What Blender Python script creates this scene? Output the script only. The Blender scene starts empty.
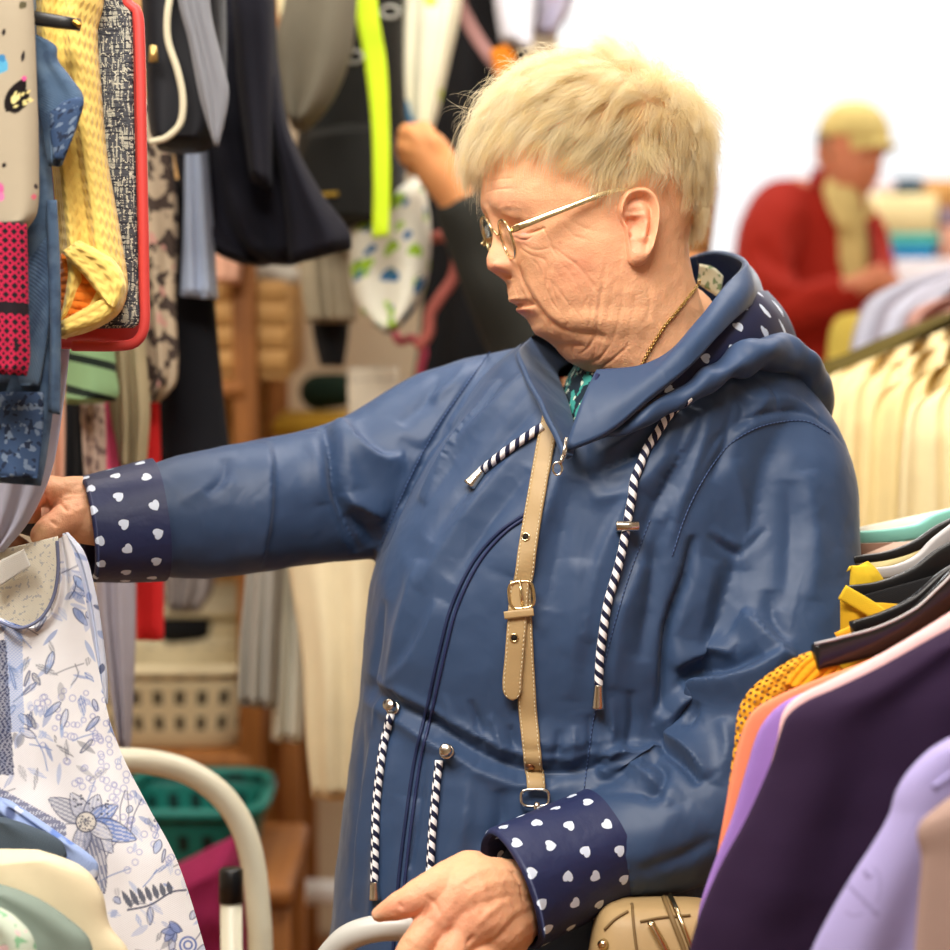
import bpy, math, random, ast
import numpy as np
from mathutils import Vector, noise
from mathutils.bvhtree import BVHTree

SC = bpy.context.scene
COL = SC.collection
rng = np.random.default_rng(7)
random.seed(7)

# ------------------------------------------------------------------ camera
FPX = 2000.0                       # focal length in pixels of the 950 px frame
PITCH = math.radians(8.0)
CAM = np.array([0.0, 0.0, 1.50])
FWD = np.array([0.0, math.cos(PITCH), -math.sin(PITCH)])
UPV = np.array([0.0, math.sin(PITCH), math.cos(PITCH)])
RGT = np.array([1.0, 0.0, 0.0])
cam = bpy.data.cameras.new('camera')
cam.sensor_width = 36.0
cam.lens = 36.0 * FPX / 950.0
cam.clip_start = 0.05
cam.clip_end = 60
cam.dof.use_dof = True
cam.dof.focus_distance = 1.64
cam.dof.aperture_fstop = 3.6
camo = bpy.data.objects.new('camera', cam)
COL.objects.link(camo)
camo.location = CAM
camo.rotation_euler = (math.pi / 2 - PITCH, 0, 0)
SC.camera = camo

# ------------------------------------------------------------------ light
SC.view_settings.view_transform = 'Standard'
SC.view_settings.look = 'None'
SC.view_settings.exposure = 0.0
SC.view_settings.gamma = 1.0
SC.view_settings.use_curve_mapping = False
W = bpy.data.worlds.new('daylight')
SC.world = W
W.use_nodes = True
W.node_tree.nodes['Background'].inputs[0].default_value = (0.97, 0.985, 1.0, 1)
W.node_tree.nodes['Background'].inputs[1].default_value = 1.25

def area(name, loc, aim, sx, sy, power, color):
    l = bpy.data.lights.new(name, 'AREA')
    l.shape = 'RECTANGLE'
    l.size, l.size_y, l.energy, l.color = sx, sy, power, color
    o = bpy.data.objects.new(name, l)
    COL.objects.link(o)
    o.location = loc
    o.rotation_euler = (Vector(aim) - Vector(loc)).to_track_quat('-Z', 'Y').to_euler()
    return o
# strip lights under the ceiling, in front of and above the shopper, and over the aisles behind
area('ceiling_light_near', (-0.40, 0.85, 2.62), (0.0, 1.7, 1.1), 1.4, 0.6, 70, (1.0, 0.95, 0.88))
area('ceiling_light_mid', (0.35, 2.2, 2.62), (0.35, 2.2, 0), 1.2, 0.5, 30, (1.0, 0.95, 0.88))
area('ceiling_light_left', (-0.8, 2.4, 2.62), (-0.8, 2.9, 0), 0.8, 0.5, 13, (1.0, 0.93, 0.82))
area('ceiling_light_far', (1.2, 5.0, 2.62), (1.2, 5.0, 0), 2.0, 1.2, 30, (1.0, 0.95, 0.88))

# daylight pouring in through the big window
area('window_daylight', (0.75, 8.5, 1.67), (0.6, 0.0, 1.3), 4.5, 1.75, 190, (0.95, 0.97, 1.0))

# ------------------------------------------------------------------ helpers
def P(px, py, d):
    """world point seen at pixel (px, py) at depth d along the view axis"""
    px, py, d = np.broadcast_arrays(np.asarray(px, float), np.asarray(py, float), np.asarray(d, float))
    x = (px - 475.0) / FPX
    y = (475.0 - py) / FPX
    return CAM + d[..., None] * (FWD + x[..., None] * RGT + y[..., None] * UPV)

def pix(V):
    q = np.asarray(V) - CAM
    d = q @ FWD
    return 475 + FPX * (q @ RGT) / d, 475 - FPX * (q @ UPV) / d, d

def lin(c):
    c = np.asarray(c, float) / 255.0
    return np.where(c <= 0.04045, c / 12.92, ((c + 0.055) / 1.055) ** 2.4)

def cr(pts, n):
    """Catmull-Rom resample of control rows to n rows"""
    p = np.asarray(pts, float)
    if len(p) == 2:
        t = np.linspace(0, 1, n)[:, None]
        return p[0] * (1 - t) + p[1] * t
    seg = np.linalg.norm(np.diff(p[:, :2], axis=0), axis=1) + 1e-9
    k = np.concatenate([[0], np.cumsum(seg)])
    t = np.linspace(0, k[-1], n)
    i = np.clip(np.searchsorted(k, t, side='right') - 1, 0, len(p) - 2)
    m = np.zeros_like(p)
    m[1:-1] = (p[2:] - p[:-2]) / (k[2:] - k[:-2])[:, None]
    m[0] = (p[1] - p[0]) / seg[0]
    m[-1] = (p[-1] - p[-2]) / seg[-1]
    h = seg[i][:, None]
    s = ((t - k[i]) / seg[i])[:, None]
    return ((2*s**3 - 3*s**2 + 1) * p[i] + (s**3 - 2*s**2 + s) * h * m[i]
            + (-2*s**3 + 3*s**2) * p[i+1] + (s**3 - s**2) * h * m[i+1])

def interp(x, tab):
    t = np.asarray(tab, float)
    return np.interp(x, t[:, 0], t[:, 1])

def sinterp(x, tab, n=600):
    """smooth interpolation of a table (x, y)"""
    t = np.asarray(tab, float)
    xs = np.linspace(t[0, 0], t[-1, 0], n)
    ys = np.interp(xs, t[:, 0], t[:, 1])
    w = max(3, n // (len(t) * 3)) | 1
    k = np.hanning(w + 2)[1:-1]
    k /= k.sum()
    ys = np.convolve(np.pad(ys, w // 2, mode='edge'), k, 'valid')
    return np.interp(x, xs, ys)

ORG = {}
def base_of(parent):
    return ORG.get(parent.name, np.zeros(3)) if parent else np.zeros(3)

def mark(o, label=None, cat=None, group=None, kind=None):
    if label: o['label'] = label
    if cat: o['category'] = cat
    if group: o['group'] = group
    if kind: o['kind'] = kind
    return o

def thing(name, label, cat, base, group=None):
    o = bpy.data.objects.new(name, None)
    o.empty_display_size = 0.05
    COL.objects.link(o)
    o.location = base
    ORG[o.name] = np.asarray(base, float)
    return mark(o, label, cat, group)

def mesh_data(name, V, quads=None, tris=None, uvq=None, uvt=None, smooth=True):
    V = np.asarray(V, np.float32)
    me = bpy.data.meshes.new(name)
    parts, starts, tot, uv, n = [], [], [], [], 0
    for f, u, k in ((quads, uvq, 4), (tris, uvt, 3)):
        if f is None or len(f) == 0: continue
        f = np.asarray(f, np.int32)
        parts.append(f.ravel())
        starts.append(n + np.arange(len(f)) * k)
        n += len(f) * k
        uv.append(np.asarray(u, np.float32).reshape(-1, 2) if u is not None else np.zeros((len(f) * k, 2), np.float32))
    idx = np.concatenate(parts)
    st = np.concatenate(starts).astype(np.int32)
    me.vertices.add(len(V)); me.loops.add(len(idx)); me.polygons.add(len(st))
    me.vertices.foreach_set('co', V.ravel())
    me.loops.foreach_set('vertex_index', idx)
    me.polygons.foreach_set('loop_start', st)
    me.polygons.foreach_set('use_smooth', np.full(len(st), smooth))
    if uvq is not None or uvt is not None:
        l = me.uv_layers.new(name='UVMap')
        l.data.foreach_set('uv', np.concatenate(uv).ravel())
    me.update(calc_edges=True)
    me.validate()
    return me

def put(name, me, m, parent=None, base=None):
    """link a mesh given in world coordinates as one object"""
    o = bpy.data.objects.new(name, me)
    COL.objects.link(o)
    n = len(me.vertices)
    co = np.empty(n * 3, np.float32)
    me.vertices.foreach_get('co', co)
    co = co.reshape(-1, 3)
    if parent is not None:
        o.parent = parent
        b = base_of(parent)
        lo = np.array([co[:, 0].mean(), co[:, 1].mean(), co[:, 2].min()])
        ORG[o.name] = lo
        o.location = lo - b
        co = co - lo
    else:
        lo = np.array([co[:, 0].mean(), co[:, 1].mean(), co[:, 2].min()]) if base is None else np.asarray(base, float)
        ORG[o.name] = lo
        o.location = lo
        co = co - lo
    me.vertices.foreach_set('co', co.astype(np.float32).ravel())
    me.update()
    if m is not None:
        me.materials.clear()
        me.materials.append(m)
        me.polygons.foreach_set('material_index', np.zeros(len(me.polygons), np.int32))
    return o

def wco(o):
    me = o.data
    co = np.empty(len(me.vertices) * 3, np.float32)
    me.vertices.foreach_get('co', co)
    return co.reshape(-1, 3).astype(float) + ORG[o.name]

def gridf(nr, nc, wrap):
    r = np.arange(nr - 1)[:, None]
    c = np.arange(nc if wrap else nc - 1)[None, :]
    c2 = (c + 1) % nc
    return np.stack([r * nc + c, r * nc + c2, (r + 1) * nc + c2, (r + 1) * nc + c], -1).reshape(-1, 4)

def loft(R, wrap=True, caps=(True, True)):
    """rings R (nr, nc, 3) -> V, quads, tris, uvq, uvt, in metres of uv"""
    nr, nc = R.shape[:2]
    if wrap:      # make the faces look outwards
        ctr = R.mean(1, keepdims=True)
        a = np.roll(R, -1, 1)[:-1] - R[:-1]; b = R[1:] - R[:-1]
        if np.sum(np.cross(a, b) * (R - ctr)[:-1]) < 0: R = R[:, ::-1]
    V = R.reshape(-1, 3)
    q = gridf(nr, nc, wrap)
    e = np.linalg.norm(np.diff(np.concatenate([R, R[:, :1]], 1), axis=1), axis=2).mean(0)
    u = np.concatenate([[0], np.cumsum(e)])
    v = np.concatenate([[0], np.cumsum(np.linalg.norm(np.diff(R, axis=0), axis=2).mean(1))])
    c = np.arange(nc if wrap else nc - 1)
    U = np.broadcast_to(np.stack([u[c], u[c+1], u[c+1], u[c]], -1)[None], (nr - 1, len(c), 4))
    Vv = np.broadcast_to(np.stack([v[:-1], v[:-1], v[1:], v[1:]], -1)[:, None], (nr - 1, len(c), 4))
    uvq = np.stack([U, Vv], -1).reshape(-1, 4, 2)
    t, uvt = [], []
    if wrap:
        for k, row in ((0, 0), (1, nr - 1)):
            if not caps[k]: continue
            ci = len(V)
            V = np.concatenate([V, R[row].mean(0)[None]])
            a = row * nc + np.arange(nc); b = row * nc + (np.arange(nc) + 1) % nc
            t.append(np.stack([np.full(nc, ci), b, a] if k == 0 else [np.full(nc, ci), a, b], -1))
            uvt.append(np.broadcast_to(np.array([[0, v[row]]] * 3), (nc, 3, 2)))
    t = np.concatenate(t) if t else None
    uvt = np.concatenate(uvt) if uvt else None
    return V, q, t, uvq, uvt

def loft_me(name, R, wrap=True, caps=(True, True)):
    return mesh_data(name, *loft(R, wrap, caps))

def frames(path, up=(0, 0, 1)):
    T = np.gradient(path, axis=0)
    T /= np.linalg.norm(T, axis=1)[:, None] + 1e-12
    N = np.zeros_like(T)
    u = np.asarray(up, float)
    n = u - T[0] * (u @ T[0])
    if np.linalg.norm(n) < 1e-4:
        u = np.array([1.0, 0.2, 0]); n = u - T[0] * (u @ T[0])
    N[0] = n / np.linalg.norm(n)
    for i in range(1, len(T)):
        n = N[i-1] - T[i] * (N[i-1] @ T[i])
        N[i] = n / (np.linalg.norm(n) + 1e-12)
    return T, N, np.cross(T, N)

def tube_rings(path, rad, sides=12, rad2=None, up=(0, 0, 1), power=2.0):
    path = np.asarray(path, float)
    rad = np.broadcast_to(np.asarray(rad, float), (len(path),))
    rad2 = rad if rad2 is None else np.broadcast_to(np.asarray(rad2, float), (len(path),))
    T, N, B = frames(path, up)
    a = np.linspace(0, 2 * np.pi, sides, endpoint=False)
    c, s = np.cos(a), np.sin(a)
    c = np.sign(c) * np.abs(c) ** (2 / power); s = np.sign(s) * np.abs(s) ** (2 / power)
    return path[:, None] + rad[:, None, None] * c[None, :, None] * N[:, None] + rad2[:, None, None] * s[None, :, None] * B[:, None]

def tube(name, path, rad, m, parent=None, sides=12, **k):
    return put(name, loft_me(name, tube_rings(path, rad, sides, **k)), m, parent)

def ball_rings(path, rad, sides=14, cap=4):
    """tapered chain with rounded ends"""
    path = np.asarray(path, float); rad = np.asarray(rad, float)
    t0 = path[0] - path[1]; t0 /= np.linalg.norm(t0)
    t1 = path[-1] - path[-2]; t1 /= np.linalg.norm(t1)
    a = np.linspace(np.pi / 2 * 0.97, 0, cap, endpoint=False)
    pp = [path[0] + t0 * rad[0] * math.sin(x) for x in a] + list(path) + [path[-1] + t1 * rad[-1] * math.sin(x) for x in a[::-1]]
    rr = [rad[0] * math.cos(x) for x in a] + list(rad) + [rad[-1] * math.cos(x) for x in a[::-1]]
    return tube_rings(np.array(pp), np.array(rr), sides)

def join_meshes(lofts):
    """lofts: list of (V,q,t,uvq,uvt) -> combined tuple"""
    V, Q, T, UQ, UT, n = [], [], [], [], [], 0
    for v, q, t, uq, ut in lofts:
        V.append(v)
        if q is not None and len(q): Q.append(np.asarray(q) + n); UQ.append(uq if uq is not None else np.zeros((len(q), 4, 2)))
        if t is not None and len(t): T.append(np.asarray(t) + n); UT.append(ut if ut is not None else np.zeros((len(t), 3, 2)))
        n += len(v)
    c = lambda x: np.concatenate(x) if x else None
    return c(V), c(Q), c(T), c(UQ), c(UT)

def box(c, s, rot=0.0, bev=0.0):
    """box as a loft tuple: centre c, full size s, turned about z; rounded in plan"""
    sx, sy, sz = np.asarray(s, float) / 2
    b = bev or min(sx, sy, sz) * 0.12
    pl = []
    for (qx, qy, a0) in ((1, 1, 0), (-1, 1, 90), (-1, -1, 180), (1, -1, 270)):
        for k in range(4):
            a = math.radians(a0 + k * 30)
            pl.append((qx * (sx - b) + b * math.cos(a), qy * (sy - b) + b * math.sin(a)))
    pl = np.array(pl)
    R = []
    for z, k in ((-sz, 1 - b / min(sx, sy)), (-sz + b, 1), (sz - b, 1), (sz, 1 - b / min(sx, sy))):
        x = pl[:, 0] - np.sign(pl[:, 0]) * b * (k != 1); y = pl[:, 1] - np.sign(pl[:, 1]) * b * (k != 1)
        R.append(np.stack([x, y, np.full(len(pl), z)], -1))
    R = np.array(R)
    cr_, sr = math.cos(rot), math.sin(rot)
    X = R[..., 0] * cr_ - R[..., 1] * sr; Y = R[..., 0] * sr + R[..., 1] * cr_
    R = np.stack([X, Y, R[..., 2]], -1) + np.asarray(c, float)
    return loft(R)

def lm(name, l, m, parent=None, smooth=True):
    return put(name, mesh_data(name, *l, smooth=smooth), m, parent)

def evaluated(me, mods):
    o = bpy.data.objects.new('tmp', me)
    COL.objects.link(o)
    for typ, kw in mods:
        md = o.modifiers.new(typ, typ)
        for k, v in kw.items(): setattr(md, k, v)
    dg = bpy.context.evaluated_depsgraph_get()
    r = bpy.data.meshes.new_from_object(o.evaluated_get(dg))
    bpy.data.objects.remove(o)
    return r

def remesh(l, voxel, smooth=4, fac=0.5):
    me = mesh_data('tmp', *l)
    return evaluated(me, [('REMESH', dict(mode='VOXEL', voxel_size=voxel)), ('SMOOTH', dict(iterations=smooth, factor=fac))])

def mco(me):
    co = np.empty(len(me.vertices) * 3, np.float32); me.vertices.foreach_get('co', co)
    return co.reshape(-1, 3).astype(float)

def mno(me):
    no = np.empty(len(me.vertices) * 3, np.float32); me.vertices.foreach_get('normal', no)
    return no.reshape(-1, 3).astype(float)

def setco(me, V):
    me.vertices.foreach_set('co', np.asarray(V, np.float32).ravel()); me.update()

def bvh_of(me):
    V = mco(me)
    return BVHTree.FromPolygons([Vector(v) for v in V], [tuple(p.vertices) for p in me.polygons])

def ray(bvh, px, py, d_default=1.7):
    d = P(px, py, 1.0) - CAM
    h = bvh.ray_cast(Vector(CAM), Vector(d).normalized())
    if h[0] is None:
        return P(px, py, d_default), -FWD
    return np.array(h[0]), np.array(h[1])

def onto(bvh, pts, n=40, off=0.0, d_default=1.7):
    """smooth path through pixels laid on a surface"""
    q = cr(pts, n)
    out, nor = [], []
    for a in q:
        p, nn = ray(bvh, a[0], a[1], d_default)
        out.append(p); nor.append(nn)
    out = np.array(out); nor = np.array(nor)
    # smooth depth so that the path bridges small folds
    k = np.array([1, 2, 3, 2, 1]) / 9.0
    sm = lambda x: np.stack([np.convolve(np.pad(x[:, i], 2, mode='edge'), k, 'valid') for i in range(3)], -1)
    nor = sm(nor); nor /= np.linalg.norm(nor, axis=1)[:, None]
    return out + nor * off, nor

def fold(V, N, path, w, h, p=2.0, ends=True):
    """raise (h>0) or press in (h<0) a ridge along a 3-D path"""
    path = np.asarray(path)
    lo, hi = path.min(0) - 3 * w, path.max(0) + 3 * w
    sel = np.where(np.all((V > lo) & (V < hi), axis=1))[0]
    if len(sel) == 0: return
    X = V[sel]
    best = np.full(len(sel), 1e9); tt = np.zeros(len(sel))
    n = len(path) - 1
    for i in range(n):
        a, b = path[i], path[i+1]
        ab = b - a
        s = np.clip(((X - a) @ ab) / (ab @ ab + 1e-12), 0, 1)
        d = np.linalg.norm(X - a - s[:, None] * ab, axis=1)
        m = d < best
        best[m] = d[m]; tt[m] = (i + s[m]) / n
    e = np.sin(np.pi * np.clip(tt, 0, 1)) ** 0.5 if ends else 1.0
    V[sel] += N[sel] * (h * np.exp(-(best / w) ** p) * e)[:, None]

def fold2(V, N, path, nor, wg, ws, h, side):
    """a lapped fold: gentle on one side of the path (side=1: right hand going along it), sharp on the other"""
    path = np.asarray(path); w = max(wg, ws)
    lo, hi = path.min(0) - 3 * w, path.max(0) + 3 * w
    sel = np.where(np.all((V > lo) & (V < hi), axis=1))[0]
    if len(sel) == 0: return
    X = V[sel]; n = len(path) - 1
    best = np.full(len(sel), 1e9); tt = np.zeros(len(sel)); sg = np.zeros(len(sel))
    for i in range(n):
        a, b = path[i], path[i+1]
        ab = b - a
        s = np.clip(((X - a) @ ab) / (ab @ ab + 1e-12), 0, 1)
        dv = X - a - s[:, None] * ab
        d = np.linalg.norm(dv, axis=1)
        m = d < best
        best[m] = d[m]; tt[m] = (i + s[m]) / n
        S = np.cross(ab / np.linalg.norm(ab), nor[i])
        sg[m] = (dv @ S)[m]
    ww = np.where(sg * side > 0, wg, ws)
    e = np.sin(np.pi * np.clip(tt, 0, 1)) ** 0.5
    V[sel] += N[sel] * (h * np.exp(-(best / ww) ** 1.5) * e)[:, None]

def setcol(me, name, C):
    a = me.color_attributes.new(name, 'FLOAT_COLOR', 'POINT')
    C = np.concatenate([np.asarray(C, np.float32), np.ones((len(C), 1), np.float32)], 1)
    a.data.foreach_set('color', C.ravel())

# ------------------------------------------------------------------ node expressions
class Nodes:
    def __init__(self, nt):
        self.nt = nt; self.vars = {}; self.cache = {}
        self.n = nt.nodes; self.l = nt.links
    def node(self, t, **k):
        x = self.n.new(t)
        for a, b in k.items(): setattr(x, a, b)
        return x
    def coord(self, which):
        if which not in self.cache:
            if 'tc' not in self.cache: self.cache['tc'] = self.node('ShaderNodeTexCoord')
            self.cache[which] = self.cache['tc'].outputs[which]
        return self.cache[which]
    def var(self, k):
        if k in self.vars: return self.vars[k]
        src = 'UV' if k in 'uv' else 'Object'
        if src not in self.cache or src + 's' not in self.cache:
            s = self.node('ShaderNodeSeparateXYZ'); self.l.new(self.coord(src), s.inputs[0]); self.cache[src + 's'] = s
        s = self.cache[src + 's']
        return s.outputs[{'u': 0, 'v': 1, 'x': 0, 'y': 1, 'z': 2}[k]]
    def math(self, op, *a):
        m = self.node('ShaderNodeMath', operation=op)
        for i, v in enumerate(a):
            if isinstance(v, (int, float)): m.inputs[i].default_value = v
            else: self.l.new(v, m.inputs[i])
        return m.outputs[0]
    def tex(self, t, out, scale, src='UV', **k):
        x = self.node(t)
        if isinstance(src, str): src = self.coord(src)
        self.l.new(src, x.inputs['Vector']); x.inputs['Scale'].default_value = scale
        for a, b in k.items(): x.inputs[a].default_value = b
        return x.outputs[out]
    def comb(self, a, b, c=0.0):
        x = self.node('ShaderNodeCombineXYZ')
        for i, v in enumerate((a, b, c)):
            if isinstance(v, (int, float)): x.inputs[i].default_value = v
            else: self.l.new(v, x.inputs[i])
        return x.outputs[0]
    def ev(self, e):
        if isinstance(e, ast.Constant): return float(e.value)
        if isinstance(e, ast.Name): return self.var(e.id)
        if isinstance(e, ast.UnaryOp): return self.math('MULTIPLY', self.ev(e.operand), -1.0)
        if isinstance(e, ast.BinOp):
            a, b = self.ev(e.left), self.ev(e.right)
            op = {ast.Add: 'ADD', ast.Sub: 'SUBTRACT', ast.Mult: 'MULTIPLY', ast.Div: 'DIVIDE', ast.Pow: 'POWER', ast.Mod: 'FLOORED_MODULO'}[type(e.op)]
            return self.math(op, a, b)
        f = e.func.id; a = [self.ev(x) for x in e.args]
        simple = dict(sin='SINE', cos='COSINE', abs='ABSOLUTE', floor='FLOOR', fract='FRACT', min='MINIMUM', max='MAXIMUM', sqrt='SQRT', gt='GREATER_THAN', lt='LESS_THAN')
        if f in simple: return self.math(simple[f], *a)
        if f == 'sstep':
            m = self.node('ShaderNodeMapRange', interpolation_type='SMOOTHSTEP')
            for i, v in ((1, a[0]), (2, a[1]), (0, a[2])):
                if isinstance(v, float): m.inputs[i].default_value = v
                else: self.l.new(v, m.inputs[i])
            return m.outputs[0]
        if f == 'noise': return self.tex('ShaderNodeTexNoise', 0, a[0], 'UV', Detail=a[1] if len(a) > 1 else 2.0)
        if f == 'onoise': return self.tex('ShaderNodeTexNoise', 0, a[0], 'Object', Detail=a[1] if len(a) > 1 else 3.0)
        if f == 'noise2': return self.tex('ShaderNodeTexNoise', 0, 1.0, self.comb(a[0], a[1]), Detail=a[2] if len(a) > 2 else 2.0)
        if f == 'vor': return self.tex('ShaderNodeTexVoronoi', 0, a[0])
        if f == 'vor2': return self.tex('ShaderNodeTexVoronoi', 0, 1.0, self.comb(a[0], a[1]))
        if f == 'ovor': return self.tex('ShaderNodeTexVoronoi', 0, a[0], 'Object')
        if f == 'hash':
            x = self.node('ShaderNodeTexWhiteNoise', noise_dimensions='2D'); self.l.new(self.comb(a[0], a[1]), x.inputs['Vector']); return x.outputs[0]
        raise ValueError(f)
    def run(self, src):
        r = None
        for st in ast.parse('\n'.join(x.strip() for x in src.replace(';', '\n').splitlines() if x.strip())).body:
            if isinstance(st, ast.Assign): self.vars[st.targets[0].id] = self.ev(st.value)
            else: r = self.ev(st.value)
        return r

MATS = {}
def M(name, rgb, layers=(), height=None, hs=0.4, hd=0.002, rough=0.8, spec=0.3, metal=0.0, sheen=0.0, mott=0.1, mscale=25, attr=None, sss=0, trans=0, coat=0, rexpr=None, alpha=None, emit=None):
    """procedural principled material; layers = [(mask expression, rgb)]"""
    if name in MATS: return MATS[name]
    m = bpy.data.materials.new(name); m.use_nodes = True
    nt = m.node_tree; N = Nodes(nt); b = nt.nodes['Principled BSDF']
    b.inputs['Roughness'].default_value = rough
    b.inputs['Specular IOR Level'].default_value = spec
    b.inputs['Metallic'].default_value = metal
    if sheen: b.inputs['Sheen Weight'].default_value = sheen; b.inputs['Sheen Roughness'].default_value = 0.4
    if coat: b.inputs['Coat Weight'].default_value = coat
    if trans: b.inputs['Transmission Weight'].default_value = trans
    if sss:
        b.inputs['Subsurface Weight'].default_value = sss
        b.inputs['Subsurface Radius'].default_value = (1.0, 0.35, 0.2)
        b.inputs['Subsurface Scale'].default_value = 0.006
    if attr:
        a = N.node('ShaderNodeVertexColor', layer_name=attr); cur = a.outputs[0]
    else:
        c = N.node('ShaderNodeRGB'); c.outputs[0].default_value = (*lin(rgb), 1); cur = c.outputs[0]
    def mix(f, c2, mode='MIX'):
        x = N.node('ShaderNodeMix', data_type='RGBA', blend_type=mode)
        if isinstance(f, float): x.inputs[0].default_value = f
        else: N.l.new(f, x.inputs[0])
        N.l.new(cur, x.inputs[6])
        if isinstance(c2, tuple): x.inputs[7].default_value = c2
        else: N.l.new(c2, x.inputs[7])
        return x.outputs[2]
    for ex, c2 in layers:
        cur = mix(N.run(ex), (*lin(c2), 1))
    if mott:
        k = N.math('MULTIPLY_ADD', N.run('onoise(%g,4.0)' % mscale), 2 * mott, 1 - mott)
        g = N.node('ShaderNodeCombineColor')
        for i in range(3): N.l.new(k, g.inputs[i])
        cur = mix(1.0, g.outputs[0], 'MULTIPLY')
    N.l.new(cur, b.inputs['Base Color'])
    if emit:
        N.l.new(cur, b.inputs['Emission Color']); b.inputs['Emission Strength'].default_value = emit
    if rexpr: N.l.new(N.run(rexpr), b.inputs['Roughness'])
    if alpha: N.l.new(N.run(alpha), b.inputs['Alpha'])
    if height:
        bp = N.node('ShaderNodeBump'); bp.inputs['Strength'].default_value = hs; bp.inputs['Distance'].default_value = hd
        N.l.new(N.run(height), bp.inputs['Height']); N.l.new(bp.outputs[0], b.inputs['Normal'])
    MATS[name] = m
    return m

WEAVE = 'sin(u*3000.0)*sin(v*3000.0)*0.3+noise(90.0,4.0)'
def cloth(name, rgb, layers=(), rough=0.85, hs=0.25, sheen=0.03, mott=0.1, height=WEAVE, **k):
    return M(name, rgb, layers, height=height, hs=hs, rough=rough, sheen=sheen, mott=mott, spec=0.15, **k)

HEARTS = '''U=u/{s}; V=v/{s}; r=floor(V); U2=U+0.5*(r%2.0); ci=floor(U2)
ang=(hash(ci,r)-0.5)*2.4+{a}; p=(U2-ci-0.5)+(hash(r,ci)-0.5)*0.16; q=V-r-0.5+(hash(r+7.0,ci)-0.5)*0.2
ca=cos(ang); sa=sin(ang); X=(p*ca-q*sa)*{k}; Y=(p*sa+q*ca)*{k}+0.15
h=X*X+Y*Y-1.0; lt(h*h*h-X*X*Y*Y*Y,0.0)'''

def drape(name, L, R, d, thick, m, parent=None, nr=60, nc=48, folds=3, amp=0.006, seed=0, d2=None, label=None, cat=None, group=None, bulge=1.0, grow=True, kind=None, topcap=True, noise_amp=0.0):
    """a hanging cloth body with front and back: left and right outline in pixels at depth d (right edge d2)"""
    r = np.random.default_rng(seed)
    l = cr(L, nr); rr = cr(R, nr)
    d2 = d if d2 is None else d2
    dl = l[:, 2] if l.shape[1] > 2 else np.full(nr, d)
    dr = rr[:, 2] if rr.shape[1] > 2 else np.full(nr, d2)
    A = P(l[:, 0], l[:, 1], dl); B = P(rr[:, 0], rr[:, 1], dr)
    t = np.linspace(0, 1, nr)
    hn = nc // 2
    s = 0.5 - 0.5 * np.cos(np.linspace(0, np.pi, hn))
    s = 0.6 * s + 0.4 * np.linspace(0, 1, hn)
    ph = r.uniform(0, 6.28, 4); fr = folds * r.uniform(0.7, 1.4, 3)
    th = thick * (np.clip(t * 9, 0.08, 1) ** 0.5 if topcap else np.ones(nr)) * np.clip((1 - t) * 30, 0.25, 1) ** 0.5
    g = (0.25 + 0.75 * t) if grow else np.ones(nr)
    rings = []
    for i in range(nr):
        ax = B[i] - A[i]
        nv = np.cross(ax, UPV); nv /= np.linalg.norm(nv) + 1e-9
        if nv @ FWD > 0: nv = -nv
        pr = np.clip(1 - np.abs(2 * s - 1) ** 3, 0, 1) ** 0.5
        w = sum(np.sin(6.283 * fr[k] * s + ph[k] + t[i] * (k - 1) * 1.6) / (k + 1) for k in range(3)) * amp * g[i] * np.sin(np.pi * s) ** 0.5
        f = A[i] + s[:, None] * ax + nv * (th[i] * 0.5 * pr * bulge + w)[:, None]
        bk = A[i] + s[:, None] * ax - nv * (th[i] * 0.5 * pr - w * 0.6)[:, None]
        rings.append(np.concatenate([f, bk[::-1][1:-1]]))
    Rg = np.array(rings)
    if noise_amp:
        flat = Rg.reshape(-1, 3)
        dz = np.array([noise.noise(Vector(p * 14 + seed)) + 0.5 * noise.noise(Vector(p * 34 + seed)) for p in flat])
        Rg = (flat - FWD * (dz * noise_amp)[:, None]).reshape(Rg.shape)
    o = put(name, loft_me(name, Rg), m, parent)
    if cat: mark(o, label, cat, group, kind)
    return o

def inside(px, py, poly):
    r = np.zeros(px.shape, bool); n = len(poly)
    for i in range(n):
        (x0, y0), (x1, y1) = poly[i], poly[(i + 1) % n]
        c = ((y0 > py) != (y1 > py)) & (px < (x1 - x0) * (py - y0) / (y1 - y0 + 1e-12) + x0)
        r ^= c
    return r

def cut(me, poly, dmin, dmax):
    """remove the faces of a garment inside an opening"""
    V = mco(me); x, y, d = pix(V)
    kill = inside(x, y, poly) & (d > dmin) & (d < dmax)
    import bmesh
    bm = bmesh.new(); bm.from_mesh(me); bm.verts.ensure_lookup_table()
    bmesh.ops.delete(bm, geom=[bm.verts[i] for i in np.where(kill)[0]], context='VERTS')
    bm.to_mesh(me); bm.free(); me.update()
    return me

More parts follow.
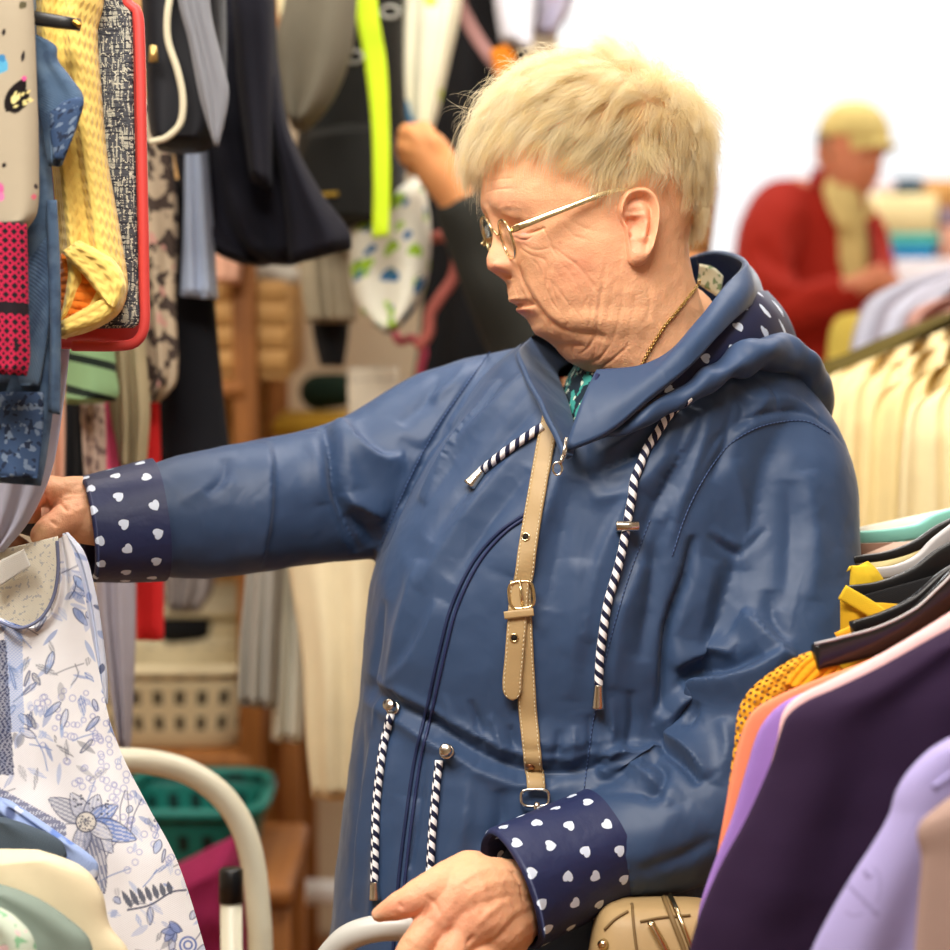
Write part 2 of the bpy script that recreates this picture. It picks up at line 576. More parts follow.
class Paint:
    """pigment of a printed cloth, laid on its vertices (x, y in print units)"""
    def __init__(self, x, y, base):
        self.x, self.y = x, y
        self.c = np.tile(lin(base), (len(x), 1))
    def put(self, m, rgb, a=1.0):
        m = np.clip(m, 0, 1)[:, None] * a
        self.c = self.c * (1 - m) + lin(rgb) * m
    def leaf(self, cx, cy, L, w, ang, rgb, a=1.0, outline=None, hatch=0):
        ca, sa = math.cos(ang), math.sin(ang)
        s = np.where(np.hypot(self.x - cx, self.y - cy) < L * 1.2)[0]
        if not len(s): return
        u = ((self.x[s] - cx) * ca + (self.y[s] - cy) * sa) / L; v = (-(self.x[s] - cx) * sa + (self.y[s] - cy) * ca)
        half = w * np.clip(4 * u * (1 - u), 0, 1) ** 0.85 * (1.15 - 0.4 * u)
        m = np.clip((half - np.abs(v)) * 1.3 + 0.5, 0, 1) * ((u > 0) & (u < 1))
        if hatch: m = m * (0.45 + 0.55 * (np.sin(v * hatch + u * 9) > 0))
        m = m[:, None] * a
        self.c[s] = self.c[s] * (1 - m) + lin(rgb) * m
        if outline:
            o = np.clip(1.2 - np.abs(half - np.abs(v)) * 1.1, 0, 1) * ((u > 0) & (u < 1)) * (half > 0.3)
            o = o[:, None] * 0.8
            self.c[s] = self.c[s] * (1 - o) + lin(outline) * o
    def line(self, pts, w, rgb, a=1.0):
        q = cr(np.array(pts, float), max(8, 5 * len(pts)))
        lo, hi = q.min(0) - 3 * w, q.max(0) + 3 * w
        s = np.where((self.x > lo[0]) & (self.x < hi[0]) & (self.y > lo[1]) & (self.y < hi[1]))[0]
        if not len(s): return
        best = np.full(len(s), 1e9)
        for p0, p1 in zip(q[:-1], q[1:]):
            d = p1 - p0; t = np.clip(((self.x[s] - p0[0]) * d[0] + (self.y[s] - p0[1]) * d[1]) / (d @ d + 1e-9), 0, 1)
            best = np.minimum(best, np.hypot(self.x[s] - p0[0] - t * d[0], self.y[s] - p0[1] - t * d[1]))
        m = (np.clip(w - best + 0.5, 0, 1) * a)[:, None]
        self.c[s] = self.c[s] * (1 - m) + lin(rgb) * m
    def ring(self, cx, cy, r, w, rgb, a=1.0):
        self.put(np.clip(w - np.abs(np.hypot(self.x - cx, self.y - cy) - r) + 0.5, 0, 1), rgb, a)
    def dot(self, cx, cy, r, rgb, a=1.0):
        self.put(np.clip(r - np.hypot(self.x - cx, self.y - cy) + 0.5, 0, 1), rgb, a)
# ================================================================== the room
def struct(name, l, m):
    return mark(lm(name, l, m, smooth=False), kind='structure')
WALLM = M('painted_wall', (214, 200, 176), height='onoise(220.0,4.0)', hs=0.15, rough=0.9, mott=0.05, mscale=3)
FLOORM = M('wood_laminate', (150, 104, 66), [('gt(fract(x*7.0),0.975)', (90, 58, 34)), ('sstep(0.45,0.75,onoise(6.0,5.0))*0.5', (118, 78, 46))], rough=0.5, mott=0.2, mscale=8)
CEILM = M('ceiling_tile', (236, 232, 224), [('max(gt(fract(x*1.667),0.985),gt(fract(y*1.667),0.985))', (200, 198, 190))], rough=0.95, mott=0.04)
WFRAME = M('window_frame_paint', (240, 240, 238), rough=0.5, mott=0.03)
struct('floor', box((0.65, 3.6, -0.05), (5.9, 10.2, 0.1), bev=0.01), FLOORM)
struct('ceiling', box((0.65, 3.6, 2.75), (5.9, 10.2, 0.1), bev=0.01), CEILM)
struct('wall_left', box((-2.25, 3.6, 1.35), (0.1, 10.2, 2.7), bev=0.01), WALLM)
struct('wall_right', box((3.55, 3.6, 1.35), (0.1, 10.2, 2.7), bev=0.01), WALLM)
struct('wall_front', box((0.65, -1.55, 1.35), (5.9, 0.1, 2.7), bev=0.01), WALLM)
struct('wall_partition', box((-1.02, 3.95, 1.35), (2.36, 0.1, 2.7), bev=0.01), WALLM)
struct('wall_back', join_meshes([box((0.65, 8.65, 0.36), (5.7, 0.1, 0.72), bev=0.01), box((0.65, 8.65, 2.66), (5.7, 0.1, 0.08), bev=0.01),
                                 box((-1.9, 8.65, 1.67), (0.6, 0.1, 1.9), bev=0.01), box((3.3, 8.65, 1.67), (0.4, 0.1, 1.9), bev=0.01)]), WALLM)
win = struct('window_1', join_meshes([box((0.75, 8.63, 0.75), (4.7, 0.12, 0.06), bev=0.01), box((0.75, 8.63, 2.59), (4.7, 0.12, 0.06), bev=0.01),
                                      box((-1.57, 8.63, 1.67), (0.06, 0.1, 1.8), bev=0.01), box((3.07, 8.63, 1.67), (0.06, 0.1, 1.8), bev=0.01)]), WFRAME)
gm = bpy.data.materials.new('window_glass'); gm.use_nodes = True
_n = gm.node_tree
_t = _n.nodes.new('ShaderNodeBsdfTransparent'); _g = _n.nodes.new('ShaderNodeBsdfGlossy'); _g.inputs['Roughness'].default_value = 0.02
_x = _n.nodes.new('ShaderNodeMixShader'); _x.inputs[0].default_value = 0.05
_n.links.new(_t.outputs[0], _x.inputs[1]); _n.links.new(_g.outputs[0], _x.inputs[2]); _n.links.new(_x.outputs[0], _n.nodes['Material Output'].inputs[0])
lm('window_pane', box((0.75, 8.62, 1.67), (4.6, 0.008, 1.8), bev=0.002), gm, win, smooth=False)
# ================================================================== heads
PXM = 1.68 / FPX                   # metres per pixel at the shopper's head
HX, HY = 585.0, 215.0              # head frame origin in the frame

FRONT = [(64,592),(70,560),(78,540),(90,522),(110,505),(130,495),(150,489),(170,485),(190,482),(204,482),(212,485),(222,492),(235,499),(250,504),(265,508),(280,509),(288,507),(296,507),(303,509),(307,514),(310,516.5),(314,517),(318,521),(322,526),(327,530),(333,532),(338,536),(343,546),(349,555),(357,561),(365,568),(372,584),(380,596),(400,600),(440,592)]
BACK = [(64,602),(70,632),(78,650),(90,668),(110,683),(130,692),(160,698),(190,699),(210,697),(230,691),(245,687),(260,689),(280,694),(300,701),(330,712),(360,722),(400,735),(440,742)]
HALFW = [(64,8),(70,30),(78,44),(90,58),(110,72),(130,80),(160,85),(190,86),(215,83),(240,80),(270,78),(300,75),(320,71),(340,66),(360,62),(380,60),(400,62),(440,72)]
NOSE = [(206,0),(214,3),(224,6),(236,9),(248,14),(256,19.5),(262,22.5),(267,23),(271,22.5),(275,19.5),(279,14.5),(283,7),(287,1),(291,0)]

def smooth_tab(tab, y, w=2):
    v = interp(y, tab)
    k = np.hanning(2 * w + 3)[1:-1]; k /= k.sum()
    return np.convolve(np.pad(v, w, mode='edge'), k, 'valid')[:len(v)] if len(k) == 2 * w + 1 else v

def head_local(nr=330, nc=300, nose=1.0):
    """rings of a head in head-frame pixels: a forward, b up, c towards the near side"""
    y = np.linspace(64, 440, nr)
    f0 = smooth_tab(FRONT, y, max(1, nr // 110))
    kw = np.hanning(2 * (nr // 18) + 3)[1:-1]; kw /= kw.sum()
    f = np.convolve(np.pad(f0, nr // 18, mode='edge'), kw, 'valid')
    _, bk, hw, ns = None, smooth_tab(BACK, y, 6), smooth_tab(HALFW, y, 6), smooth_tab(NOSE, y, 2) * nose
    t = np.linspace(0, 2 * np.pi, nc, endpoint=False)
    # more points across the face
    t = t - 0.45 * np.sin(t)
    xm = f + 0.58 * (bk - f)
    nf = interp(y, [(64, 2.1), (150, 2.5), (210, 2.6), (260, 2.2), (300, 2.0), (330, 1.95), (360, 2.0), (440, 2.1)])
    c, s = np.cos(t), np.sin(t)
    A = np.where(c >= 0, (xm - f)[:, None], (bk - xm)[:, None])
    e = np.where(c[None] >= 0, 2 / nf[:, None], 2 / 2.15)
    X = xm[:, None] - np.sign(c) * np.abs(c)[None] ** e * A
    es = np.where(c[None] >= 0, 2 / nf[:, None], 2 / 2.15)
    C = np.sign(s)[None] * np.abs(s)[None] ** es * hw[:, None]
    Y = np.broadcast_to(y[:, None], X.shape).copy()
    face = (c[None] > 0)
    ac = np.abs(C)
    X = X + np.where(face, (f0 - f)[:, None] * np.exp(-(ac / 26) ** 4), 0)
    # nose
    sg = interp(y, [(206, 9), (230, 9), (250, 11), (268, 14.5), (290, 15)])[:, None]
    X = X - np.where(face, ns[:, None] * np.exp(-(ac / sg) ** 2.4), 0)
    g = lambda yc, cc, sy, sc, h: np.where(face, h * np.exp(-((Y - yc) / sy) ** 2 - ((ac - cc) / sc) ** 2), 0)
    X = X - g(270, 16, 8, 7, 12)              # wings of the nose
    X = X + g(279.5, 9.5, 3.0, 4.5, 9)            # nostrils
    X = X + g(232, 31, 9, 14, 9)              # eye sockets
    X = X - g(226, 33, 7, 11, 4.0)            # lids
    X = X - g(209, 34, 8, 18, 1.5)                # brow
    X = X - g(246, 32, 6, 13, 2.5)              # bags under the eyes
    X = X - g(272, 42, 22, 20, 6)               # cheeks
    C = C + np.sign(C) * g(262, 56, 25, 25, 4)
    X = X - g(304, 8, 3.0, 16, 2.0)             # upper lip
    X = X - g(313.5, 6, 3.2, 13, 2.0)           # lower lip
    X = X + g(308.6, 0, 1.7, 20, 3.2)           # mouth line
    X = X + g(320, 0, 4.0, 20, 1.6)
    X = X + g(300, 22, 14, 7, 2.0)
    C = C + np.sign(C) * g(328, 50, 10, 20, 4)  # jowls
    # underlip hollow and neck hollow under the jaw
    return np.stack([HX - X, HY - Y, C], -1)

def to_world(loc, origin, yaw, scale, flip=1.0, stretch=True):
    """head frame -> world; flip=-1 faces right in the frame"""
    k = 1 / math.cos(yaw) if stretch else 1.0
    A = -flip * math.cos(yaw) * RGT - math.sin(yaw) * FWD
    Cc = flip * math.sin(yaw) * RGT - math.cos(yaw) * FWD
    return np.asarray(origin) + scale * (loc[..., 0:1] * k * A + loc[..., 1:2] * UPV + loc[..., 2:3] * Cc)

def ear_loft(sx=1.0, n=46, m=60):
    """an ear as a closed lump in ear pixels: x right, y down, z out; outline 40 x 80"""
    out = [(0, -39), (12, -38), (21, -31), (25, -18), (24, -2), (20, 14), (15, 28), (9, 38), (0, 41), (-8, 38), (-10, 28), (-11, 14), (-12, 2), (-16, -6), (-19, -16), (-16, -28), (-9, -36), (0, -39)]
    o = cr(np.array(out, float), m + 1)[:-1]
    ctr = np.array([1.0, -2.0])
    rings = []
    for r in np.linspace(0.02, 1, n):
        p = ctr + (o - ctr) * r
        rings.append(np.concatenate([p, np.full((m, 1), r)], 1))
    R = np.array(rings)
    x, y, r = R[..., 0], R[..., 1], R[..., 2]
    ang_y = y
    z = 7.0 + 0 * x
    helix = np.exp(-((r - 0.87) / 0.13) ** 2) * np.where(y < 22, 1, np.exp(-((y - 22) / 9) ** 2)) * np.where((x < -6) & (y > -12), 0.15, 1)
    z = z + 6.5 * helix
    z = z - 4.0 * np.exp(-((r - 0.66) / 0.12) ** 2) * (y < 12) * (x > -8)
    z = z + 4.5 * np.exp(-(((x - 9 + 0.2 * np.abs(y + 2)) / 4.5) ** 2) - ((y - 0) / 18) ** 2)      # inner ridge
    z = z - 9.5 * np.exp(-(((x + 3) / 9) ** 2) - ((y + 3) / 9.5) ** 2)                       # bowl
    z = z + 4.0 * np.exp(-(((x + 4) / 10) ** 2) - ((y + 9.5) / 2.8) ** 2)                    # root of the rim
    z = z + 5.0 * np.exp(-(((x + 11) / 4) ** 2) - ((y - 3) / 6) ** 2)                        # tragus
    z = z - 7 * np.exp(-(((x + 6.5) / 2.2) ** 2) - ((y - 2) / 4) ** 2)
    z = z + 2.5 * np.exp(-(((x - 4) / 6) ** 2) - ((y - 13) / 4) ** 2)
    z = z + 3.0 * np.exp(-(((x - 1) / 8) ** 2) - ((y - 28) / 9) ** 2)                        # lobe
    edge = np.clip((1 - r) / 0.10, 0, 1) ** 0.5
    zf = z * (0.35 + 0.65 * edge) 
    zf = zf + 0.16 * x                                                                        # stands off at the back
    front = np.stack([x, y, zf], -1)
    back = [np.stack([ctr[0] + (o[:, 0] - ctr[0]) * k, ctr[1] + (o[:, 1] - ctr[1]) * k, np.full(m, zz) + 0.1 * o[:, 0]], -1) for k, zz in ((0.96, -1.5), (0.80, -7), (0.55, -14))]
    Rg = np.concatenate([front, np.array(back)])
    return Rg

def boolean_union(me_a, me_b):
    oa = bpy.data.objects.new('ta', me_a); ob = bpy.data.objects.new('tb', me_b)
    COL.objects.link(oa); COL.objects.link(ob)
    md = oa.modifiers.new('b', 'BOOLEAN'); md.operation = 'UNION'; md.object = ob
    try: md.solver = 'MANIFOLD'
    except Exception: md.solver = 'EXACT'
    dg = bpy.context.evaluated_depsgraph_get()
    r = bpy.data.meshes.new_from_object(oa.evaluated_get(dg))
    bpy.data.objects.remove(oa); bpy.data.objects.remove(ob)
    return r
# ================================================================== the shopper
HO = P(HX, HY, 1.72)
YAW = math.radians(14)
woman = thing('person', 'elderly woman with short white hair in a navy rain jacket, reaching for a hanging blouse', 'person', P(560, 950, 1.78) * np.array([1, 1, 0]))

head_me = loft_me('head', to_world(head_local(460, 420), HO, YAW, PXM))
hb = bvh_of(head_me)
V = mco(head_me); Nn = mno(head_me)
WR = 0.0009
def wr(pts, w=1.6, h=-1.0, n=16):
    path, _ = onto(hb, pts, n)
    fold(V, Nn, path, w * PXM * (0.8 if w < 2 else 1), h * PXM * 1.05, p=1.6)
# folds of the face
wr([(512,256),(518,268),(524,284),(531,298),(538,308),(548,320),(562,329),(578,333)], 3.0, -3.2, 30)
wr([(522,262),(530,280),(540,300),(552,314),(566,324)], 6, 2.2, 24)
wr([(534,305),(541,311),(548,322),(552,334)], 2.2, -1.6)
wr([(516,308.5),(525,306.5),(534,305.5),(540,308)], 1.8, -2.2)
wr([(575,333),(590,334),(606,338)], 4, -2.2)
wr([(556,346),(568,345),(585,346)], 3, -2)
for pts, w, h in [
    ([(541,225),(548,238),(553,250),(562,259)], 1.5, -1.1), ([(538,256),(546,262),(547,276),(545,292)], 1.5, -1.2),
    ([(553,247),(566,257),(578,266),(592,284),(602,298)], 1.6, -1.3), ([(551,262),(550,280),(556,300),(561,312)], 1.4, -1.0),
    ([(530,258),(538,266),(541,280)], 1.3, -0.8), ([(522,243),(531,249),(540,250),(551,247)], 1.5, -1.0),
    ([(520,248),(530,255),(541,258)], 1.3, -0.9), ([(546,288),(552,302),(560,312)], 1.3, -0.9),
    ([(560,262),(572,276),(582,296),(588,312)], 1.2, -0.7), ([(536,288),(543,300),(548,309)], 1.3, -0.9),
    ([(606,262),(602,290),(598,318),(595,345)], 1.8, -1.2), ([(615,278),(611,300),(607,322)], 1.6, -0.7),
    ([(624,282),(621,312),(612,344)], 1.5, -0.8), ([(636,286),(634,308),(629,332)], 1.6, -0.7),
    ([(646,280),(650,305),(645,325)], 1.6, -0.9), ([(590,285),(592,310),(588,330)], 1.5, -0.9),
    ([(598,330),(590,345),(580,355)], 1.8, -1.2), ([(610,345),(600,358),(586,365)], 1.8, -1.2), ([(575,340),(572,352),(578,364)], 1.6, -1.0),
    ([(630,345),(612,360),(598,370)], 1.8, -1.2),
    ([(497,211),(504,207),(513,206),(524,210)], 2.6, 0.45), ([(488,182),(500,179),(515,178)], 1.6, -0.7), ([(486,192),(500,189),(516,189)], 1.6, -0.8),
    ([(509,286),(511,296),(514,303)], 1.0, -0.5), ([(515,287),(518,297),(520,304)], 1.0, -0.6), ([(521,289),(525,298),(527,304)], 1.0, -0.6),
    ([(512,231),(522,233.5),(533,232),(546,228)], 1.8, -2.4), ([(514,237),(521,239.5),(527,239.5),(532,236)], 1.2, -1.6), ([(514,233),(521,236),(528,237)], 2.2, 1.0),
    ([(560,222),(575,236),(590,240)], 1.4, -0.5), ([(563,215),(580,226),(598,232)], 1.4, -0.5)]:
    wr(pts, w, h)
for k in range(26):     # fine random creases over cheek and neck
    x0, y0 = rng.uniform(528, 650), rng.uniform(245, 345)
    an = rng.uniform(0.9, 2.1); L = rng.uniform(10, 30)
    wr([(x0, y0), (x0 + 0.5*L*math.cos(an) + rng.uniform(-2, 2), y0 + 0.5*L*math.sin(an)), (x0 + L*math.cos(an), y0 + L*math.sin(an))], 1.2, -0.55, 8)
# soft unevenness of old skin
dz = np.array([noise.noise(Vector(p * 55)) + 0.6 * noise.noise(Vector(p * 130)) for p in V])
V += Nn * (dz * 0.0006)[:, None]
setco(head_me, V)
hb = bvh_of(head_me)

# ear (near side) and its twin on the far side
ec, en = ray(hb, 634, 226)
Rg = ear_loft() * np.array([0.95, 1.0, 1.05])
tilt = math.radians(-3)
ex = Rg[..., 0] * math.cos(tilt) - Rg[..., 1] * math.sin(tilt); ey = Rg[..., 0] * math.sin(tilt) + Rg[..., 1] * math.cos(tilt)
EX = math.cos(YAW) * RGT + math.sin(YAW) * FWD; EZ = math.sin(YAW) * RGT - math.cos(YAW) * FWD
s = PXM * 0.98
ear = ec + s * (ex[..., None] * EX - ey[..., None] * UPV + (Rg[..., 2:3] + 1.0) * EZ)
ear2 = None
cc = HO + ((ec - HO) @ EX) * EX + ((ec - HO) @ UPV) * UPV
off = (ec - HO) @ EZ
mir = ear - 2 * ((ear - HO) @ EZ)[..., None] * EZ
ear_l = loft(ear); ear_r = loft(mir[:, ::-1])

# hands, arms and trunk as one flesh
S17 = 1.0 / FPX
def chain(pts, n=10, sides=14):
    q = cr(np.array(pts, float), n)
    return loft(ball_rings(P(q[:, 0], q[:, 1], q[:, 2]), q[:, 3] * q[:, 2] / FPX, sides))
LH = [  # hand on the walking frame
    [(600,868,1.64,33),(548,893,1.63,32),(520,905,1.615,34),(492,902,1.585,38)],
    [(505,895,1.595,36),(475,893,1.555,36),(450,905,1.545,31),(436,922,1.537,25),(428,936,1.535,18)],
    [(505,905,1.595,36),(480,914,1.552,36),(464,930,1.54,28),(456,944,1.535,20)],
    [(512,915,1.598,32),(492,932,1.555,31),(482,948,1.545,22)],
    [(515,925,1.60,24),(505,942,1.57,22),(500,955,1.56,17)],
    [(470,880,1.565,30),(448,886,1.55,25),(428,893,1.538,20),(408,902,1.534,16),(392,909,1.536,12.5),(380,914,1.54,8.5)],
    [(440,918,1.54,18),(423,936,1.525,17),(409,958,1.52,16.5),(400,985,1.528,15),(408,1006,1.555,13),(424,1008,1.575,12)],
    [(462,930,1.54,18),(450,954,1.522,17),(438,982,1.522,16),(434,1006,1.535,15),(440,1024,1.56,13),(452,1022,1.58,12)],
    [(484,942,1.547,17),(476,968,1.53,16),(468,995,1.535,15.5),(464,1016,1.55,14),(470,1030,1.575,12.5),(480,1027,1.59,11.5)],
    [(503,950,1.567,16),(499,974,1.55,15),(494,998,1.555,13.5),(492,1015,1.568,12),(496,1026,1.59,11)],
]
RH = [  # hand on the hanger
    [(190,521,1.745,33),(125,514,1.735,30),(96,509,1.722,30),(76,506,1.715,27)],
    [(104,520,1.72,27),(86,518,1.705,26),(72,514,1.70,21)],
    [(92,498,1.72,22),(70,494,1.712,18),(52,493,1.70,15)],
    [(88,512,1.705,22),(70,517,1.69,17),(56,524,1.68,14.5),(46,531,1.673,13),(41,535,1.672,11)],
    [(64,494,1.715,16),(50,490,1.70,13.5),(38,492,1.688,12.5),(30,503,1.686,11.5),(31,515,1.70,10.5)],
    [(62,492,1.735,15),(42,487,1.722,12.5),(29,490,1.705,12),(21,502,1.70,11),(21,515,1.715,10)],
    [(60,492,1.755,15),(36,489,1.745,12),(22,493,1.73,11),(13,505,1.725,10.5),(14,517,1.735,9.5)],
    [(62,496,1.775,14),(40,497,1.765,11),(26,502,1.755,10),(18,512,1.754,9.5)],
]
lh = remesh(join_meshes([chain(c, 14, 18) for c in LH]), 0.0013, 5)
rh = remesh(join_meshes([chain(c, 14, 18) for c in RH]), 0.0013, 5)
# knuckle creases, tendons and veins
for me, veins, creases in ((lh, [[(505,880),(480,890),(460,905)],[(512,895),(490,912),(476,925)],[(495,865),(470,875),(455,890)],[(518,910),(500,928),(492,940)]],
                       [[(425,895),(436,905),(440,916)],[(398,903),(403,909)],[(432,908),(424,916),(418,924)],[(452,925),(448,935),(440,945)],[(474,935),(466,945)],[(520,885),(523,900)],[(512,872),(520,884)]]),
                   (rh, [[(92,495),(75,497),(60,497)],[(95,507),(78,510),(62,518)]],
                       [[(34,489),(36,500),(40,512)],[(45,492),(47,502),(46,512)],[(27,494),(30,500)],[(60,503),(68,512)],[(50,520),(58,526)],[(88,497),(93,508),(93,520)]])):
    b = bvh_of(me); Vh = mco(me); Nh = mno(me)
    for p in veins: fold(Vh, Nh, onto(b, p, 14)[0], 0.0026, 0.0007)
    for p in creases: fold(Vh, Nh, onto(b, p, 10)[0], 0.0016, -0.0016)
    n_ = np.array([noise.noise(Vector(p * 90)) + 0.6 * noise.noise(Vector(p * 220)) for p in Vh])
    Vh += Nh * (n_ * 0.00045)[:, None]
    setco(me, Vh)
BODY = [
    [(672,330,1.75,50),(662,380,1.77,58),(640,440,1.79,90),(620,520,1.80,130),(590,640,1.80,140),(575,800,1.80,145),(570,960,1.80,150),(570,1120,1.80,150)],
    [(640,430,1.80,60),(735,460,1.77,48),(765,560,1.74,42),(755,680,1.70,40),(730,760,1.675,38),(670,830,1.645,34),(595,870,1.617,32)],
    [(620,430,1.80,60),(500,432,1.84,44),(400,482,1.82,38),(310,502,1.79,35),(230,514,1.765,33),(175,521,1.745,30)],
    [(520,1080,1.80,85),(520,1300,1.80,75),(520,1600,1.80,55),(520,2000,1.80,42)],
    [(630,1080,1.80,85),(630,1300,1.80,75),(630,1600,1.80,55),(630,2000,1.80,42)],
]
body_me = remesh(join_meshes([chain(c, 16, 24) for c in BODY]), 0.006, 3)
for part in (mesh_data('e', *ear_l), mesh_data('e', *ear_r), body_me, lh, rh):
    u = boolean_union(head_me, part)
    if len(u.vertices) > 0.5 * len(head_me.vertices):
        head_me = u
V = mco(head_me)
for p in head_me.polygons: pass
head_me.polygons.foreach_set('use_smooth', np.ones(len(head_me.polygons), bool))
# skin tones: thinner, redder and spotted places (pigment only)
px, py, dd = pix(V)
Csk = np.tile(lin((235, 178, 136)), (len(V), 1))
def tone(x, y, sx, sy, rgb, k, dmax=9):
    w = k * np.exp(-((px - x) / sx) ** 2 - ((py - y) / sy) ** 2) * (dd < dmax)
    Csk[:] = Csk * (1 - w[:, None]) + lin(rgb) * w[:, None]
tone(495, 268, 16, 12, (226, 140, 116), 0.55); tone(575, 270, 32, 26, (224, 142, 112), 0.45); tone(585, 262, 10, 8, (210, 120, 92), 0.3)
tone(634, 226, 24, 42, (228, 146, 118), 0.5); tone(505, 195, 24, 18, (232, 160, 134), 0.35); tone(522, 238, 14, 9, (196, 118, 104), 0.5)
tone(518, 311.5, 14, 3.2, (196, 104, 92), 0.75); tone(520, 305, 14, 2.0, (200, 116, 100), 0.5); tone(590, 355, 40, 14, (212, 138, 108), 0.4)
tone(516, 236, 4, 1.8, (96, 62, 52), 0.6); tone(523, 239, 4, 1.5, (110, 70, 60), 0.5)
tone(510, 209, 14, 2.2, (186, 150, 128), 0.5)
tone(450, 920, 60, 45, (226, 150, 122), 0.6, 1.68); tone(400, 908, 26, 12, (228, 140, 120), 0.4, 1.68); tone(376, 917, 6, 4, (238, 200, 170), 0.7, 1.68)
tone(28, 500, 22, 18, (218, 120, 98), 0.6); tone(62, 515, 30, 20, (228, 150, 122), 0.3); tone(41, 531, 6, 6, (240, 196, 150), 0.6)
for x, y in [(640, 320), (590, 300), (560, 240), (476, 900), (490, 890), (470, 910), (455, 900), (482, 915), (500, 905), (448, 918), (466, 882), (80, 505), (72, 498)]:
    tone(x + rng.uniform(-3, 3), y + rng.uniform(-3, 3), rng.uniform(1.6, 3.2), rng.uniform(1.4, 2.6), (196, 124, 90), 0.4)
setcol(head_me, 'skin', Csk)
SKIN = M('aged_skin', (224, 172, 146), attr='skin', height='onoise(420.0,5.0)+onoise(130.0,3.0)*0.8+ovor(700.0)*0.5', hs=0.35, hd=0.0012, rough=0.52, spec=0.35, sss=0.18, mott=0.10, mscale=90)
body = put('body', head_me, SKIN, woman)

# eyes (mostly closed in by the lids)
EYEM = M('eye', (190, 160, 145), rough=0.3, mott=0)
for sgn in (1, -1):
    o_ = HO + EZ * 34 * PXM; d_ = P(533, 237, 1.0) - CAM
    c0 = CAM + d_ * (((o_ - CAM) @ EZ) / (d_ @ EZ))
    if sgn < 0: c0 = c0 - 2 * ((c0 - HO) @ EZ) * EZ
    a = np.linspace(0.05, np.pi - 0.05, 12)
    lm('eye', loft(tube_rings(np.stack([c0 + UPV * 0.0108 * math.cos(x) for x in a]), 0.0108 * np.sin(a), 18)), EYEM, woman)

# ------------------------------------------------------------------ hair
def hair_material(name, rgb, tr=0.35, thin=0.42):
    m = bpy.data.materials.new(name); m.use_nodes = True
    nt = m.node_tree; b = nt.nodes['Principled BSDF']; o = nt.nodes['Material Output']
    N = Nodes(nt)
    c = N.node('ShaderNodeMix', data_type='RGBA'); N.l.new(N.run('onoise(60.0,3.0)'), c.inputs[0])
    c.inputs[6].default_value = (*lin(rgb), 1); c.inputs[7].default_value = (*lin(np.minimum(255, np.array(rgb) * np.array([1.0, 0.95, 0.82]))), 1)
    N.l.new(c.outputs[2], b.inputs['Base Color']); b.inputs['Roughness'].default_value = 0.45; b.inputs['Specular IOR Level'].default_value = 0.4
    t = N.node('ShaderNodeBsdfTranslucent'); N.l.new(c.outputs[2], t.inputs[0])
    mx = N.node('ShaderNodeMixShader'); mx.inputs[0].default_value = tr
    tp = N.node('ShaderNodeBsdfTransparent'); m2 = N.node('ShaderNodeMixShader'); m2.inputs[0].default_value = thin
    N.l.new(b.outputs[0], mx.inputs[1]); N.l.new(t.outputs[0], mx.inputs[2]); N.l.new(mx.outputs[0], m2.inputs[1]); N.l.new(tp.outputs[0], m2.inputs[2]); N.l.new(m2.outputs[0], o.inputs[0])
    return m

def strands(roots, dirs, lift, length, grav, width, clumps, seg=7, curl=0.25, seed=3, clump_k=0.55, nor=None, pull=None):
    """hair tubes (three-sided); all arrays per strand, in metres"""
    r = np.random.default_rng(seed)
    n = len(roots)
    s = np.linspace(0, 1, seg)[None, :, None]
    nor = nor[:, None]; dirs = dirs[:, None]
    p = roots[:, None] + nor * (lift[:, None, None] * (1.9 * s - 1.15 * s * s)) + dirs * (length[:, None, None] * s) + np.array([0, 0, -1.0]) * (grav[:, None, None] * s ** 2.2)
    if pull is not None: p = p + pull[:, None] * s ** 2.4
    # gather towards the guide strand of the clump, more at the tips
    g = p[clumps]
    rel = (roots - roots[clumps])[:, None]
    p = p * (1 - clump_k * s ** 1.2) + (g + rel * (1 - 0.75 * s)) * (clump_k * s ** 1.2)
    a, b_, f = r.uniform(0, 6.28, (n, 1, 1)), r.normal(0, 1, (n, 1, 3)), r.uniform(2, 5, (n, 1, 1))
    p = p + b_ * (curl * 0.0022) * np.sin(f * s + a) * s ** 0.6
    T = np.gradient(p, axis=1); T /= np.linalg.norm(T, axis=2, keepdims=True) + 1e-9
    ref = np.array([0.3, 0.5, 0.8])
    A = np.cross(T, ref); A /= np.linalg.norm(A, axis=2, keepdims=True) + 1e-9
    B = np.cross(T, A)
    w = width[:, None, None] * (1 - 0.75 * s ** 2)
    rings = np.stack([p + w * (math.cos(x) * A + math.sin(x) * B) for x in (0, 2.094, 4.189)], 2)
    V = rings.reshape(-1, 3)
    gq = gridf(seg, 3, True)
    q = (np.arange(n)[:, None, None] * (seg * 3) + gq[None]).reshape(-1, 4)
    return V, q

HV = to_world(head_local(170, 160), HO, YAW, PXM)
hm = loft_me('scalp', HV); hmV = mco(hm); hmN = mno(hm)
loc_px = lambda V: np.stack([HX - ((V - HO) @ -EX) / PXM * math.cos(YAW), HY - ((V - HO) @ UPV) / PXM, ((V - HO) @ EZ) / PXM], -1)
L3 = loc_px(hmV)
HLINE = [(470,140),(490,146),(510,150),(530,158),(545,170),(562,183),(585,187),(600,176),(618,168),(632,168),(648,182),(660,200),(672,216),(690,228),(720,228)]
hair_at = lambda L: L[:, 1] < np.interp(L[:, 0] - 12, [a for a, b in HLINE], [b for a, b in HLINE])
tri = gridf(170, 160, True)
fc = hmV[tri].mean(1); fl = loc_px(fc)
ok = hair_at(fl)
ar = np.linalg.norm(np.cross(hmV[tri[:, 2]] - hmV[tri[:, 0]], hmV[tri[:, 3]] - hmV[tri[:, 1]]), axis=1) / 2
near = fl[:, 2] > -50
pr = ar * ok * np.where(near, 1, 0.45); pr /= pr.sum()
